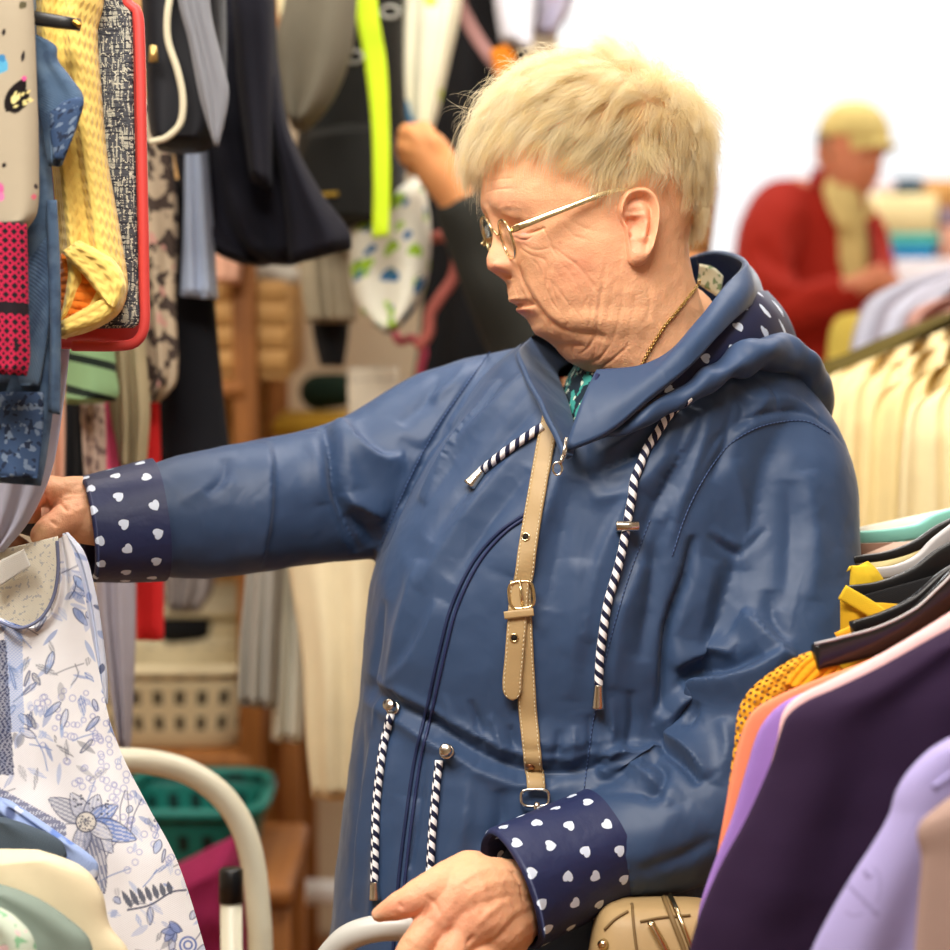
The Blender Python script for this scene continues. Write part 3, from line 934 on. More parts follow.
NS = 24000
pick = rng.choice(len(tri), NS, p=pr)
uvw = rng.dirichlet([1, 1, 1, 1], NS)
roots = (hmV[tri[pick]] * uvw[:, :, None]).sum(1)
nor = (hmN[tri[pick]] * uvw[:, :, None]).sum(1); nor /= np.linalg.norm(nor, axis=1)[:, None]
rl = loc_px(roots)
crown = to_world(np.array([HX - 655.0, HY - 92.0, 8.0]), HO, YAW, PXM)
rad = roots - crown
tang = rad - nor * (rad * nor).sum(1)[:, None]; tang /= np.linalg.norm(tang, axis=1)[:, None] + 1e-9
NC = 420
ci = rng.choice(NS, NC, replace=False)
cl = np.empty(NS, int)
for k in range(0, NS, 2000):
    d_ = ((roots[k:k+2000, None] - roots[ci][None]) ** 2).sum(2)
    cl[k:k+2000] = ci[d_.argmin(1)]
jit = rng.normal(0, 1, (NS, 3)) * 0.55
jit = 0.6 * jit[cl] + 0.4 * jit
near_r = rl[:, 2] > -60
topf = np.clip((175 - rl[:, 1]) / 90, 0, 1)              # 1 on top of the head
front = np.clip((560 - rl[:, 0]) / 60, 0, 1)
backf = np.clip((rl[:, 0] - 640) / 40, 0, 1)
tang = tang + jit * 0.55
tang -= nor * (tang * nor).sum(1)[:, None] * 0.8
tang /= np.linalg.norm(tang, axis=1)[:, None]
lift = (6 + 21 * topf + 11 * front + 5 * backf) * PXM * rng.uniform(0.75, 1.2, NS) * (0.8 + 0.4 * rng.random(NS)[cl])
leng = (28 + 12 * topf + 18 * front * topf - 8 * backf * (1 - topf)) * PXM * rng.uniform(0.7, 1.25, NS)
grav = (8 + 34 * front * topf + 2 * backf) * PXM * rng.uniform(0.6, 1.3, NS)
wild = rng.random(NS) < 0.07
lift[wild] *= 1.5; leng[wild] *= 1.3
width = rng.uniform(0.00011, 0.00024, NS)
def extra(n, sel, lift_, len_, grav_, seed):
    """loose single hairs from part of the hairline"""
    r = np.random.default_rng(seed)
    c_ = np.where(sel)[0]; k = r.choice(c_, n)
    j = r.normal(0, 1, (n, 3)) * 0.5
    t_ = tang[k] + j; t_ /= np.linalg.norm(t_, axis=1)[:, None]
    u_ = r.uniform(0.6, 1.3, n)
    return strands(roots[k], t_, lift_ * PXM * r.uniform(0.5, 1.4, n), len_ * PXM * u_, grav_ * PXM * u_, r.uniform(0.00009, 0.00016, n), np.arange(n), nor=nor[k], pull=EX[None] * (front[k] * 6 * PXM)[:, None], curl=1.3, seed=seed, seg=8)
xs_, ys_ = rl[:, 0], rl[:, 1]
hline = np.interp(xs_ - 12, [a for a, b in HLINE], [b for a, b in HLINE])
edge_ = (hline - ys_ < 22) & near_r
EX_ = [extra(900, edge_ & (xs_ < 545), 12, 20, 46, 21), extra(900, edge_ & (xs_ > 535) & (xs_ < 640), 3, 26, 16, 22), extra(500, edge_ & (xs_ > 660), 6, 18, 14, 23),
       extra(700, (ys_ < 130) & (xs_ < 560), 34, 30, 8, 24), extra(500, (ys_ < 110), 30, 18, 2, 25), extra(300, (xs_ > 660) & (ys_ < 190), 20, 16, 4, 26)]
pull = EX[None] * (front * topf * 10 * PXM)[:, None]
Vs, qs = strands(roots, tang, lift, leng, grav, width, cl, nor=nor, curl=1.0, pull=pull)
HAIRM = hair_material('white_blonde_hair', (255, 251, 236), 0.7)
# a soft under-layer close to the scalp keeps the crown from looking bald
cover = hair_at(L3)
fade = np.clip((np.interp(L3[:, 0] - 12, [a for a, b in HLINE], [b for a, b in HLINE]) - L3[:, 1]) / 40, 0, 1)
lump = np.array([noise.noise(Vector(p * 70)) for p in hmV])
cv = hmV + hmN * ((-2 + fade * (4 + 2.5 * lump) ) * PXM)[:, None]
qc = tri[cover[tri].all(1)]
hair = put('hair', mesh_data('hair', *join_meshes([(Vs, qs, None, None, None)] + [(a, b, None, None, None) for a, b in EX_] + [(cv, qc, None, None, None)])), HAIRM, woman)
# ------------------------------------------------------------------ the rain jacket
def rings_px(rows, n, m=110, pw=2.5):
    """rows (py, left, right, depth centre, half depth) -> closed rings"""
    q = cr(np.array(rows, float)[:, [1, 0, 2, 3, 4]], n)       # left, py, right, dc, hd
    t = np.linspace(0, 2 * np.pi, m, endpoint=False)
    c, s = np.cos(t), np.sin(t)
    cc = np.sign(c) * np.abs(c) ** (2 / pw); ss = np.sign(s) * np.abs(s) ** (2 / pw)
    out = []
    for L, y, Rr, dc, hd in q:
        out.append(P((L + Rr) / 2 + (Rr - L) / 2 * cc, np.full(m, y), dc) + FWD * (hd * ss)[:, None])
    return np.array(out)

TORSO = [(322,560,690,1.80,.055),(336,535,735,1.80,.075),(352,512,775,1.80,.095),(375,488,806,1.80,.115),(410,462,812,1.80,.130),(460,432,800,1.80,.142),(520,396,785,1.80,.152),
         (575,373,770,1.80,.158),(620,367,760,1.80,.160),(680,362,752,1.80,.156),(704,360,750,1.80,.153),(740,354,752,1.80,.157),(800,345,757,1.80,.164),(870,336,764,1.80,.170),(950,327,772,1.80,.175),(1060,316,784,1.80,.182),(1130,312,790,1.80,.184)]
LARM = [(700,405,1.775,40),(752,432,1.765,72),(768,480,1.755,88),(770,540,1.745,90),(768,610,1.725,91),(762,680,1.705,90),(748,745,1.685,86),(714,796,1.665,80),(662,826,1.65,70),(618,842,1.638,60),(600,849,1.632,57)]
RARM = [(545,385,1.83,45),(500,415,1.84,68),(450,446,1.845,79),(400,472,1.835,77),(352,489,1.82,72),(300,499,1.80,68),(250,508,1.78,66),(205,515,1.765,63),(165,520,1.75,58),(128,524,1.735,52)]
def sleeve_l(pts, n, k2=0.92):
    q = cr(np.array(pts, float), n)
    r = q[:, 3] * q[:, 2] / FPX
    return loft(tube_rings(P(q[:, 0], q[:, 1], q[:, 2]), r, 64, rad2=r * k2))
jk = remesh(join_meshes([loft(rings_px(TORSO, 90)), sleeve_l(LARM, 70), sleeve_l(RARM, 70)]), 0.0032, 9)
jk = evaluated(jk, [('SUBSURF', dict(levels=1))]) if False else jk
jb = bvh_of(jk)
V = mco(jk); Nn = mno(jk)
jpx, jpy, jd = pix(V)
def fo(pts, w, h, p=1.6, n=26, ends=True):
    path, _ = onto(jb, pts, n)
    fold(V, Nn, path, w * 1.66 / FPX, h * 1.66 / FPX, p, ends)
FOLDS = [
 # right (far) arm
 ([(323,422),(330,455),(335,490),(345,520),(358,552)], 5.5, -8), ([(338,418),(346,455),(352,490)], 14, 5), ([(312,432),(318,470),(322,505)], 12, 4), ([(350,512),(366,530),(374,545)], 10, -6),
 ([(225,460),(222,480),(206,494)], 6, -3.4), ([(180,500),(205,488),(236,482)], 8, 2), ([(440,372),(425,400),(400,425)], 10, -4), ([(470,360),(455,385),(430,400)], 9, 4), ([(400,440),(420,450),(440,440),(460,420)], 8, -3),
 # seam at the far shoulder
 ([(496,345),(470,385),(440,430),(410,490),(388,545),(372,565)], 3.2, -3.0), ([(488,350),(462,388),(432,432),(402,490),(380,545)], 4, 1.6),
 # chest drapes to the arm
 ([(540,360),(500,400),(455,450),(420,500)], 11, 5), ([(548,395),(510,430),(470,480),(430,540)], 12, -5), ([(545,420),(500,470),(455,530),(420,590)], 11, 4), ([(530,470),(490,520),(450,580)], 12, -4),
 ([(575,480),(560,540),(548,610)], 12, -4), ([(600,455),(640,430),(668,400)], 8, 6), ([(590,475),(640,455),(676,420)], 8, -6), ([(590,500),(630,490),(672,450)], 10, 5), ([(690,410),(670,470),(640,540),(618,600)], 10, -5), ([(712,400),(700,450),(672,520)], 10, 5),
 ([(735,395),(728,440),(712,480)], 8, -4), ([(640,560),(620,620),(612,690)], 14, 5), ([(660,520),(650,600),(640,660)], 10, -6), ([(580,560),(575,640),(570,700)], 14, 4),
 # bust and belly on the far side
 ([(420,560),(405,620),(390,680)], 14, 6), ([(385,600),(378,650),(372,700)], 9, -4),
 # waist gathers
 ([(362,684),(375,690),(395,702),(420,716),(445,732),(470,748),(505,764),(540,772),(575,772),(610,762),(650,745)], 9, -8), ([(366,672),(395,688),(440,716),(480,738),(530,758),(575,758),(620,744)], 6, 4), ([(364,700),(400,722),(440,748),(500,780),(560,788)], 7, 4),
 ([(470,700),(480,735),(476,770)], 4, -4), ([(490,715),(500,745),(498,775)], 4, 3.6), ([(510,725),(515,755),(520,785)], 4, -4), ([(560,730),(556,760),(548,790)], 4, -4), ([(575,725),(572,757),(566,782)], 4, 3.5), ([(590,715),(590,750),(580,775)], 4.5, -4),
 ([(430,690),(436,720),(432,750)], 4, -3), ([(445,695),(452,730),(450,760)], 4, 3), ([(395,680),(398,705),(392,735)], 4, -3), ([(380,676),(380,700),(374,728)], 4, 3), ([(610,700),(612,735),(604,765)], 5, 4), ([(630,690),(632,725),(625,755)], 5, -4), ([(540,740),(538,765),(534,790)], 4, 3),
 # skirt
 ([(395,740),(388,800),(378,870),(370,930)], 10, 5), ([(425,750),(416,820),(404,900)], 8, -4), ([(470,770),(465,820),(455,870)], 12, 5), ([(500,790),(500,820),(490,850)], 9, -5), ([(365,720),(358,800),(348,900)], 9, -3),
 # crease between trunk and the near sleeve
 ([(694,536),(687,575),(676,605),(668,635),(664,680),(660,712)], 5.5, -11), ([(712,560),(704,600),(694,640)], 16, 4),
 ([(732,460),(745,520),(742,570)], 12, 3.5), ([(806,470),(816,530),(812,600)], 14, 3.5), ([(790,480),(790,550),(782,610)], 12, -3.5), ([(708,535),(724,548),(737,554),(752,542),(766,528)], 4, -3.4), ([(712,528),(728,540),(742,544),(758,530)], 4, 2.6),
 ([(678,680),(700,671),(730,667),(762,654)], 8, -7), ([(770,590),(773,620),(786,642)], 9, -4), ([(660,748),(685,766),(700,785)], 5.5, -7), ([(650,761),(664,773),(660,790),(645,798)], 6, -5.5), ([(690,732),(704,706)], 5, -4),
 ([(690,800),(662,830),(642,868)], 22, 3.4), ([(640,868),(680,856),(715,838)], 8, -3.4), ([(600,792),(640,792),(690,806)], 9, -3.4), ([(724,720),(728,750),(716,785)], 9, 4),
 # near shoulder seam
 ([(660,548),(672,510),(690,472),(715,440),(745,420),(775,412),(805,412),(828,424),(846,446)], 2.6, -3.2), ([(664,556),(680,512),(700,474),(722,446),(750,428),(778,420),(806,420)], 4, 2.0),
 ([(752,372),(772,390),(778,412)], 3, -2), ([(730,385),(745,408),(735,430)], 6, -4), ([(768,385),(765,402),(750,420)], 5, 3),
]
for f_ in FOLDS: fo(f_[0], f_[1] * 0.92, f_[2] * (1.5 if abs(f_[2]) > 3.3 else 1.15), *f_[3:])
LAPS = [  # path, gentle width, sharp width, height, gentle side (1 = right hand)
 ([(342,420),(352,434),(368,450),(385,459),(404,457)], 17, 4.5, 10, 1), ([(340,497),(360,508),(386,518)], 15, 4, 9, -1), ([(267,440),(271,470),(268,520),(258,572)], 22, 3.5, 7, 1),
 ([(655,722),(680,692),(705,683),(730,680),(758,668),(790,648)], 26, 4, 16, 1), ([(670,668),(690,656),(712,651),(735,656)], 14, 4, 9, -1), ([(655,720),(668,738),(690,756),(704,780)], 16, 4.5, 10, -1),
 ([(598,776),(606,757),(620,750),(645,748),(664,753)], 22, 4, 14, 1), ([(742,612),(756,620),(776,640),(793,660)], 20, 4.5, 9, 1), ([(606,770),(640,775),(658,788),(668,808)], 13, 5, 6, -1),
 ([(560,470),(545,520),(520,580)], 30, 6, 5, 1), ([(500,380),(462,440),(425,505)], 24, 5, 6, 1), ([(700,410),(682,450),(655,500)], 22, 5, 7, 1), ([(640,470),(600,560),(580,640)], 30, 6, 5, -1), ([(600,468),(640,452),(680,412)], 16, 4, 8, 1),
 ([(440,600),(412,660),(380,690)], 26, 6, 5, -1), ([(420,800),(410,860),(402,930)], 24, 5, 5, 1), ([(372,740),(362,820),(352,910)], 18, 5, 4, -1), ([(520,740),(560,748),(610,740)], 20, 5, 5, -1),
 ([(748,400),(790,398),(820,416)], 14, 5, 4, 1)]
for pts, wg, ws, h, sd in LAPS:
    pa, pn = onto(jb, pts, 26)
    fold2(V, Nn, pa, pn, wg * 1.66 / FPX, ws * 1.66 / FPX, 1.45 * h * 1.66 / FPX, sd)
g = np.array([noise.noise(Vector((p[0] * 9, p[1] * 9, p[2] * 5))) + 0.45 * noise.noise(Vector(p * 24)) + 0.22 * noise.noise(Vector(p * 55)) for p in V])
V += Nn * (g * 0.0030)[:, None]
setco(jk, V)
jk = evaluated(jk, [('SMOOTH', dict(iterations=1, factor=0.3)), ('SUBSURF', dict(levels=1))])
jb = bvh_of(jk)
cut(jk, [(519,350),(528,374),(546,412),(569,452),(600,380),(650,380),(700,345),(750,280),(740,235),(560,235),(530,325)], 1.5, 1.80)
NYLON = M('navy_nylon', (50, 71, 104), height='a=abs(noise2(x*22.0+onoise(9.0)*3.0,z*13.0-x*9.0,2.0)-0.5); b=abs(onoise(24.0,2.0)-0.5); 0.0-sstep(0.0,0.16,a)*1.1-sstep(0.0,0.12,b)*0.55+onoise(70.0,3.0)*0.4+onoise(900.0,2.0)*0.04', hs=0.075, hd=0.005, rough=0.5, spec=0.34, sheen=0.1, mott=0.06, mscale=12)
NYLON_DK = M('navy_lining', (34, 44, 84), height='onoise(60.0,4.0)', hs=0.2, hd=0.004, rough=0.5, spec=0.4, mott=0.06)
HEARTM = M('heart_print', (36, 44, 82), [(HEARTS.format(s=0.0245, a=0.0, k=6.3), (214, 226, 244))], height='noise(60.0,3.0)', hs=0.3, hd=0.004, rough=0.5, spec=0.35, mott=0.05)
HEARTM2 = M('heart_print_small', (30, 36, 70), [(HEARTS.format(s=0.0245, a=0.0, k=6.0), (214, 226, 244))], rough=0.55, mott=0.05)
jacket = put('jacket', jk, NYLON, woman)

# cuffs with the heart print, turned back over the sleeves
def cuff(c0, c1, r0, r1, seed, thick=0.004, k2=0.9, n=70, m=150, lean0=0, lean1=0):
    """sleeve end: outer wall, rolled lip, inner wall"""
    a = P(c0[0], c0[1], c0[2]); b = P(c1[0], c1[1], c1[2])
    R0, R1 = r0 * c0[2] / FPX, r1 * c1[2] / FPX
    s = np.concatenate([np.linspace(0, 1, n), np.full(6, 1.0), np.linspace(1, 0.25, 24)])
    kk = np.concatenate([np.ones(n), 1 - np.sin(np.linspace(0, np.pi, 6) / 2) * 0.10, np.full(24, 0.89)])
    ex_ = np.concatenate([np.zeros(n), np.sin(np.linspace(0, np.pi, 6)) * 0.04, np.zeros(24)])
    path = a + (b - a) * (s + ex_)[:, None]
    rad = (R0 + (R1 - R0) * s) * kk
    base = np.linspace(0, 1, len(s))[:, None] * (b - a) + a
    T, N, B = frames(np.stack([a, (a + b) / 2, b]), (0, 0, 1))
    th = np.linspace(0, 2 * np.pi, m, endpoint=False)
    rg = path[:, None] + (rad[:, None] * np.cos(th)[None])[..., None] * N[0] + (rad[:, None] * k2 * np.sin(th)[None])[..., None] * B[0]
    w = np.array([[noise.noise(Vector((math.cos(x) * 1.6, math.sin(x) * 1.6, y * 0.9 + seed))) for x in th] for y in s])
    rg = rg + (w * 0.0022)[..., None] * (np.cos(th)[None, :, None] * N[0] + np.sin(th)[None, :, None] * B[0])
    return rg
cl_ = cuff((607,845,1.635), (513,889,1.60), 60, 65, 3.0)
cuff_l = put('cuff', loft_me('cuff', cl_, caps=(False, False)), HEARTM, jacket)
cr_ = cuff((158,521,1.740), (88,529,1.720), 61.5, 54, 9.0, k2=1.06)
cuff_r = put('cuff', loft_me('cuff', cr_, caps=(False, False)), HEARTM, jacket)

# stand-up collar
def strip(upper, lower, n=90, m=26, thick=0.004, bow=0.0, wob=0.0015, seed=0):
    """a band of cloth with two faces between two 3-D edge curves (pixel, pixel, depth)"""
    u = cr(np.array(upper, float), n); l = cr(np.array(lower, float), n)
    U = P(u[:, 0], u[:, 1], u[:, 2]); L = P(l[:, 0], l[:, 1], l[:, 2])
    ctr = (U.mean(0) + L.mean(0)) / 2
    T = np.gradient((U + L) / 2, axis=0)
    nv = np.cross(T, U - L); nv /= np.linalg.norm(nv, axis=1)[:, None] + 1e-9
    sg = np.sign(np.sum(nv * ((U + L) / 2 - ctr), axis=1).sum()) or 1
    nv *= sg
    s = np.linspace(0, 1, m)
    out = U[:, None] * (1 - s)[None, :, None] + L[:, None] * s[None, :, None]
    w = np.array([[noise.noise(Vector((i * 0.09, x * 1.5, seed))) for x in s] for i in range(n)]) * wob
    f = out + nv[:, None] * (thick / 2 + bow * np.sin(np.pi * s)[None] + w)[..., None]
    bk = out + nv[:, None] * (-thick / 2 + bow * np.sin(np.pi * s)[None] + w)[..., None]
    return np.concatenate([f, bk[:, ::-1]], 1)
COLU = [(519,350,1.795),(516,356,1.775),(530,378,1.755),(548,408,1.715),(566,440,1.672)]
# far flap folded open, then the near half that runs round the neck
colR = strip([(597,371,1.655),(640,367,1.650),(672,350,1.655),(700,318,1.668),(726,284,1.70),(745,264,1.74),(736,256,1.80),(712,252,1.85),(680,262,1.88),(640,285,1.885),(600,312,1.87),(560,338,1.835)],
             [(566,452,1.630),(606,434,1.624),(650,398,1.630),(690,366,1.642),(722,332,1.668),(750,304,1.72),(762,296,1.80),(745,300,1.87),(700,325,1.90),(640,340,1.90),(590,355,1.88),(545,378,1.84)], bow=0.006, thick=0.005)
put('collar', loft_me('collar', colR), NYLON, jacket)
colL = strip([(560,338,1.84),(536,336,1.82),(521,346,1.775),(517,354,1.735),(528,380,1.695),(543,410,1.655),(556,436,1.635),(564,456,1.622)],
             [(574,362,1.845),(562,368,1.82),(556,376,1.80),(562,392,1.755),(569,412,1.705),(572,430,1.672),(572,445,1.65),(570,458,1.632)], bow=0.0, thick=0.005, n=80)
put('collar_flap', loft_me('collar', colL), NYLON, jacket)
# hood lying behind the neck: gathered roll and its printed lining
roll = cr(np.array([(596,436,1.638,5),(632,424,1.638,8),(664,406,1.646,10),(694,390,1.655,11),(722,371,1.668,13),(752,356,1.685,16),(780,354,1.715,18),(800,372,1.745,19),(812,396,1.775,18),(815,420,1.80,12)], float), 120)
wv = 1 + 0.16 * np.sin(np.linspace(0, 46, 120)) * np.interp(np.linspace(0, 1, 120), [0, .35, .5, .75, 1], [0.1, .5, 1, 1, .3])
rr = tube_rings(P(roll[:, 0], roll[:, 1], roll[:, 2]), roll[:, 3] * roll[:, 2] / FPX * wv, 30, rad2=roll[:, 3] * roll[:, 2] / FPX * 1.3, up=(0.3, 0, 1))
rr += (np.array([[noise.noise(Vector(p * 45)) for p in r_] for r_ in rr]) * 0.006)[..., None] * np.array([0.2, -0.7, 0.7])
hood = put('hood', loft_me('hood', rr), NYLON, jacket)
lining = strip([(600,424,1.645),(642,394,1.646),(674,368,1.658),(702,342,1.676),(730,312,1.70),(750,292,1.735),(766,292,1.80)],
               [(610,436,1.648),(654,414,1.648),(686,396,1.660),(710,378,1.674),(740,352,1.69),(774,340,1.735),(800,352,1.80)], thick=0.004, bow=0.004, n=70)
put('hood_lining', loft_me('hood_lining', lining), HEARTM2, jacket)

# zip line, its teeth at the neck, pull and stitching
def ribbon(pts, width, off, n=70, thick=0.0022, ww=None):
    """flat strap laid on the jacket along pixels"""
    p, nn = onto(jb, pts, n, off, 1.66)
    T = np.gradient(p, axis=0); T /= np.linalg.norm(T, axis=1)[:, None]
    S = np.cross(T, nn); S /= np.linalg.norm(S, axis=1)[:, None]
    nn = np.cross(S, T)
    w = np.broadcast_to(np.asarray(width if ww is None else ww, float), (n,))[:, None] / 2
    h = thick / 2
    prof = [(-1, -0.6), (-1, 0.5), (-0.93, 1), (-0.5, 1.12), (0, 1.15), (0.5, 1.12), (0.93, 1), (1, 0.5), (1, -0.6), (0.9, -1), (-0.9, -1)]
    return np.stack([p + S * w * a + nn * h * b for a, b in prof], 1), p, nn, S
ZIPT = M('zip_tape', (28, 40, 76), rough=0.6, mott=0.04)
for dx, r_ in ((0, 0.0016), (6, 0.0014)):
    zp, zn = onto(jb, [(526 + dx, 514), (500 + dx, 532), (474 + dx, 562), (452 + dx, 606), (440 + dx, 650), (428 + dx, 704), (415 + dx, 760), (406 + dx, 820), (399 + dx, 880), (394 + dx, 945), (388 + dx, 1010)], 90, 0.0008)
    tube('zip_piping', zp, r_, ZIPT if dx == 0 else NYLON_DK, jacket, 8)
SILVER = M('silver_metal', (214, 208, 196), rough=0.22, metal=1.0, mott=0.05)
zt, _ = onto(jb, [(598,374),(585,404),(574,436),(566,452)], 30, 0.004)
tube('zip_edge', np.array([P(598,374,1.648), P(592,392,1.645), P(582,418,1.64), P(571,446,1.632)]), 0.0018, NYLON_DK, jacket, 8)
zb = P(565, 444, 1.622)
pull = [loft(tube_rings(np.array([P(567,438,1.622), P(565,452,1.620), P(562,462,1.618)]), [0.0030, 0.0034, 0.0022], 10, rad2=[0.0016, 0.0018, 0.0014])),
        loft(tube_rings(np.array([P(563,455,1.616), P(560,465,1.614)]), 0.0014, 8))]
a = np.linspace(0, 2 * np.pi, 28)
pull.append(loft(tube_rings(P(557.5 + 4.6 * np.cos(a), 468.5 + 6.4 * np.sin(a), 1.614), 0.0009, 8), caps=(False, False)))
lm('zip_pull', join_meshes(pull), SILVER, jacket)
def stitches(name, pts, n, off=0.0004, r=0.00055, m=None):
    p, nn = onto(jb, pts, n, off)
    return tube(name, p, r, m or NYLON_DK, jacket, 6)
THREAD = M('blue_thread', (40, 56, 92), [('gt(sin(v*1600.0),0.2)', (74, 96, 138))], rough=0.7, mott=0)
stitches('seam_stitching', [(490,352),(464,388),(434,432),(404,490),(382,545)], 60, m=THREAD)
stitches('seam_stitching', [(672,556),(686,514),(704,478),(726,448),(752,430),(780,422),(808,422),(830,434)], 80, m=THREAD)
stitches('seam_stitching', [(650,520),(628,580),(608,650),(592,730),(584,790)], 80, m=THREAD)

# striped cords
CORDM = M('striped_cord', (28, 32, 62), [('gt(sin(u*{a}+v*{b}),-0.05)'.format(a=2 * math.pi / 0.0148, b=2 * math.pi / 0.0098), (244, 244, 246))], height='abs(sin(u*212.0+v*320.0))', hs=0.6, hd=0.001, rough=0.75, mott=0.05)
def cord(p, r=0.0036, m=None):
    c = put('drawstring', loft_me('drawstring', tube_rings(p, r, 14)), m or CORDM, jacket)
    return c
def cone_end(a, b, r0, r1, parent):
    """metal cord end from a to b"""
    a, b = np.asarray(a), np.asarray(b)
    t = np.array([0, 0.04, 0.12, 0.85, 0.95, 1.0]); k = np.array([0.8, 1, 1.0, 1, 1.05, 0.9])
    return lm('cord_end', loft(tube_rings(a + (b - a) * t[:, None], (r0 + (r1 - r0) * t) * k, 16)), SILVER, jacket)
p, nn = onto(jb, [(690,396),(668,420),(648,452),(633,490),(625,527),(618,560),(608,600),(602,640),(599,676),(598,690)], 90, 0.0038); p[:5] = P(np.linspace(690, 684, 5), np.linspace(397, 403, 5), 1.645)
cord(p)
cone_end(p[-3], P(598, 709, pix(p[-1:])[2][0]), 0.0036, 0.0054, jacket)
i = int(np.argmin(np.abs(pix(p)[1] - 527)))
lm('cord_toggle', join_meshes([loft(tube_rings(np.stack([p[i] - RGT * 0.0095 + nn[i] * 0.002, p[i] - RGT * 0.0088 + nn[i] * 0.002, p[i] + RGT * 0.0088 + nn[i] * 0.002, p[i] + RGT * 0.0095 + nn[i] * 0.002]), [0.0038, 0.0046, 0.0046, 0.0038], 16, up=(0, 0, 1)))]), SILVER, jacket)
p, nn = onto(jb, [(543,428),(534,434),(520,445),(500,461),(484,474)], 40, 0.0038)
cord(p); cone_end(p[-2], P(469, 486, pix(p[-1:])[2][0] - 0.002), 0.0036, 0.0062, jacket)
p, nn = onto(jb, [(393,716),(388,740),(384,770),(380,810),(377,850),(376,884)], 50, 0.0038)
cord(p, 0.0034); cone_end(p[-2], P(375, 900, pix(p[-1:])[2][0]), 0.0034, 0.0048, jacket)
e1 = p[0]
p, nn = onto(jb, [(441,760),(438,785),(435,820),(433,850),(431,885)], 50, 0.0038)
cord(p, 0.0034)
e2 = p[0]
for e, q in ((e1, (394, 709)), (e2, (447, 752))):
    c, cn = ray(jb, *q)
    a = np.linspace(0, 2 * np.pi, 24)
    u_ = np.cross(cn, UPV); u_ /= np.linalg.norm(u_); w_ = np.cross(u_, cn)
    ring = c + cn * 0.002 + 0.0052 * (np.cos(a)[:, None] * u_ + np.sin(a)[:, None] * w_)
    tg = tube_rings(np.stack([c + cn * 0.002, c + cn * 0.004, c + cn * 0.012, c + cn * 0.013]), [0.004, 0.0052, 0.0052, 0.004], 18)
    lm('cord_stopper', join_meshes([loft(tube_rings(ring, 0.0012, 8), caps=(False, False)), loft(tg)]), SILVER, jacket)

# blouse glimpsed at the neck, trousers and shoes below
FLORALG = M('green_floral_cotton', (24, 40, 52), [('gt(noise(70.0,2.0),0.56)', (60, 150, 140)), ('gt(noise(120.0,1.0),0.64)', (206, 220, 200))], rough=0.8)
bl = rings_px([(352,584,700,1.80,.085),(380,566,712,1.80,.110),(420,552,730,1.80,.125),(470,540,720,1.80,.135)], 30, 60)
put('blouse', loft_me('blouse', bl), FLORALG, woman)
lab = strip([(700,264,1.80),(714,268,1.79),(723,276,1.785)], [(698,284,1.795),(710,292,1.785),(720,298,1.78)], n=12, m=8, thick=0.002)
put('blouse_collar', loft_me('blouse_collar', lab), M('blouse_collar_cotton', (206, 206, 178), [('gt(noise(120.0,2.0),0.55)', (120, 140, 100))], rough=0.8), woman)
TROU = cloth('dark_trousers', (40, 42, 52))
hipz = P(560, 1090, 1.80)
for sx in (-0.085, 0.085):
    pts = np.array([[hipz[0] + sx * 0.9, hipz[1], 0.86], [hipz[0] + sx, hipz[1], 0.6], [hipz[0] + sx, hipz[1] + 0.01, 0.35], [hipz[0] + sx, hipz[1], 0.09]])
    put('trouser_leg', loft_me('trouser_leg', tube_rings(pts, [0.115, 0.1, 0.085, 0.08], 28, up=(0, 1, 0))), TROU, woman)
    f_ = np.array([[hipz[0] + sx + 0.05, hipz[1] + 0.05, 0.045], [hipz[0] + sx, hipz[1], 0.05], [hipz[0] + sx - 0.08, hipz[1] - 0.08, 0.035], [hipz[0] + sx - 0.12, hipz[1] - 0.12, 0.028]])
    put('shoe', loft_me('shoe', ball_rings(f_, [0.04, 0.045, 0.038, 0.026], 18)), cloth('black_shoe', (26, 26, 28)), woman)
# ================================================================== glasses, necklace, handbag
GOLD = M('pale_gold_metal', (232, 214, 170), rough=0.2, metal=1.0, mott=0.03)
glasses = thing('eyeglasses', 'gold framed oval eyeglasses worn by the white haired woman', 'glasses', P(505, 250, 1.66))
side = EZ                      # towards the near temple
def gp(px, py, c):             # point of the head frame seen at a pixel, c px out from the middle of the face
    o = HO + EZ * c * PXM
    d = P(px, py, 1.0) - CAM
    return CAM + d * (((o - CAM) @ EZ) / (d @ EZ))
fwd_dir = -EX * math.cos(math.radians(19)) - UPV * math.sin(math.radians(19))    # the way she looks
upg = np.cross(fwd_dir, EZ); upg *= np.sign(upg @ UPV)
hinge = gp(514, 228, 78)
def lens(center, w, h, tilt):
    a = np.linspace(0, 2 * np.pi, 48, endpoint=False)
    lat = (EZ * math.cos(tilt) - fwd_dir * math.sin(tilt))
    x = np.sign(np.cos(a)) * np.abs(np.cos(a)) ** 0.85 * w; y = np.sign(np.sin(a)) * np.abs(np.sin(a)) ** 0.85 * h
    return center + x[:, None] * lat + y[:, None] * upg, lat
GL = bpy.data.materials.new('lens_glass'); GL.use_nodes = True
_n = GL.node_tree; _t = _n.nodes.new('ShaderNodeBsdfTransparent'); _t.inputs[0].default_value = (0.93, 0.95, 0.92, 1); _g = _n.nodes.new('ShaderNodeBsdfGlossy'); _g.inputs['Roughness'].default_value = 0.03
_x = _n.nodes.new('ShaderNodeMixShader')
_x.inputs[0].default_value = 0.2; _n.links.new(_t.outputs[0], _x.inputs[1]); _n.links.new(_g.outputs[0], _x.inputs[2]); _n.links.new(_x.outputs[0], _n.nodes['Material Output'].inputs[0])
cn_, cf_ = gp(507, 239, 40), gp(489, 236, -36)
rims = []
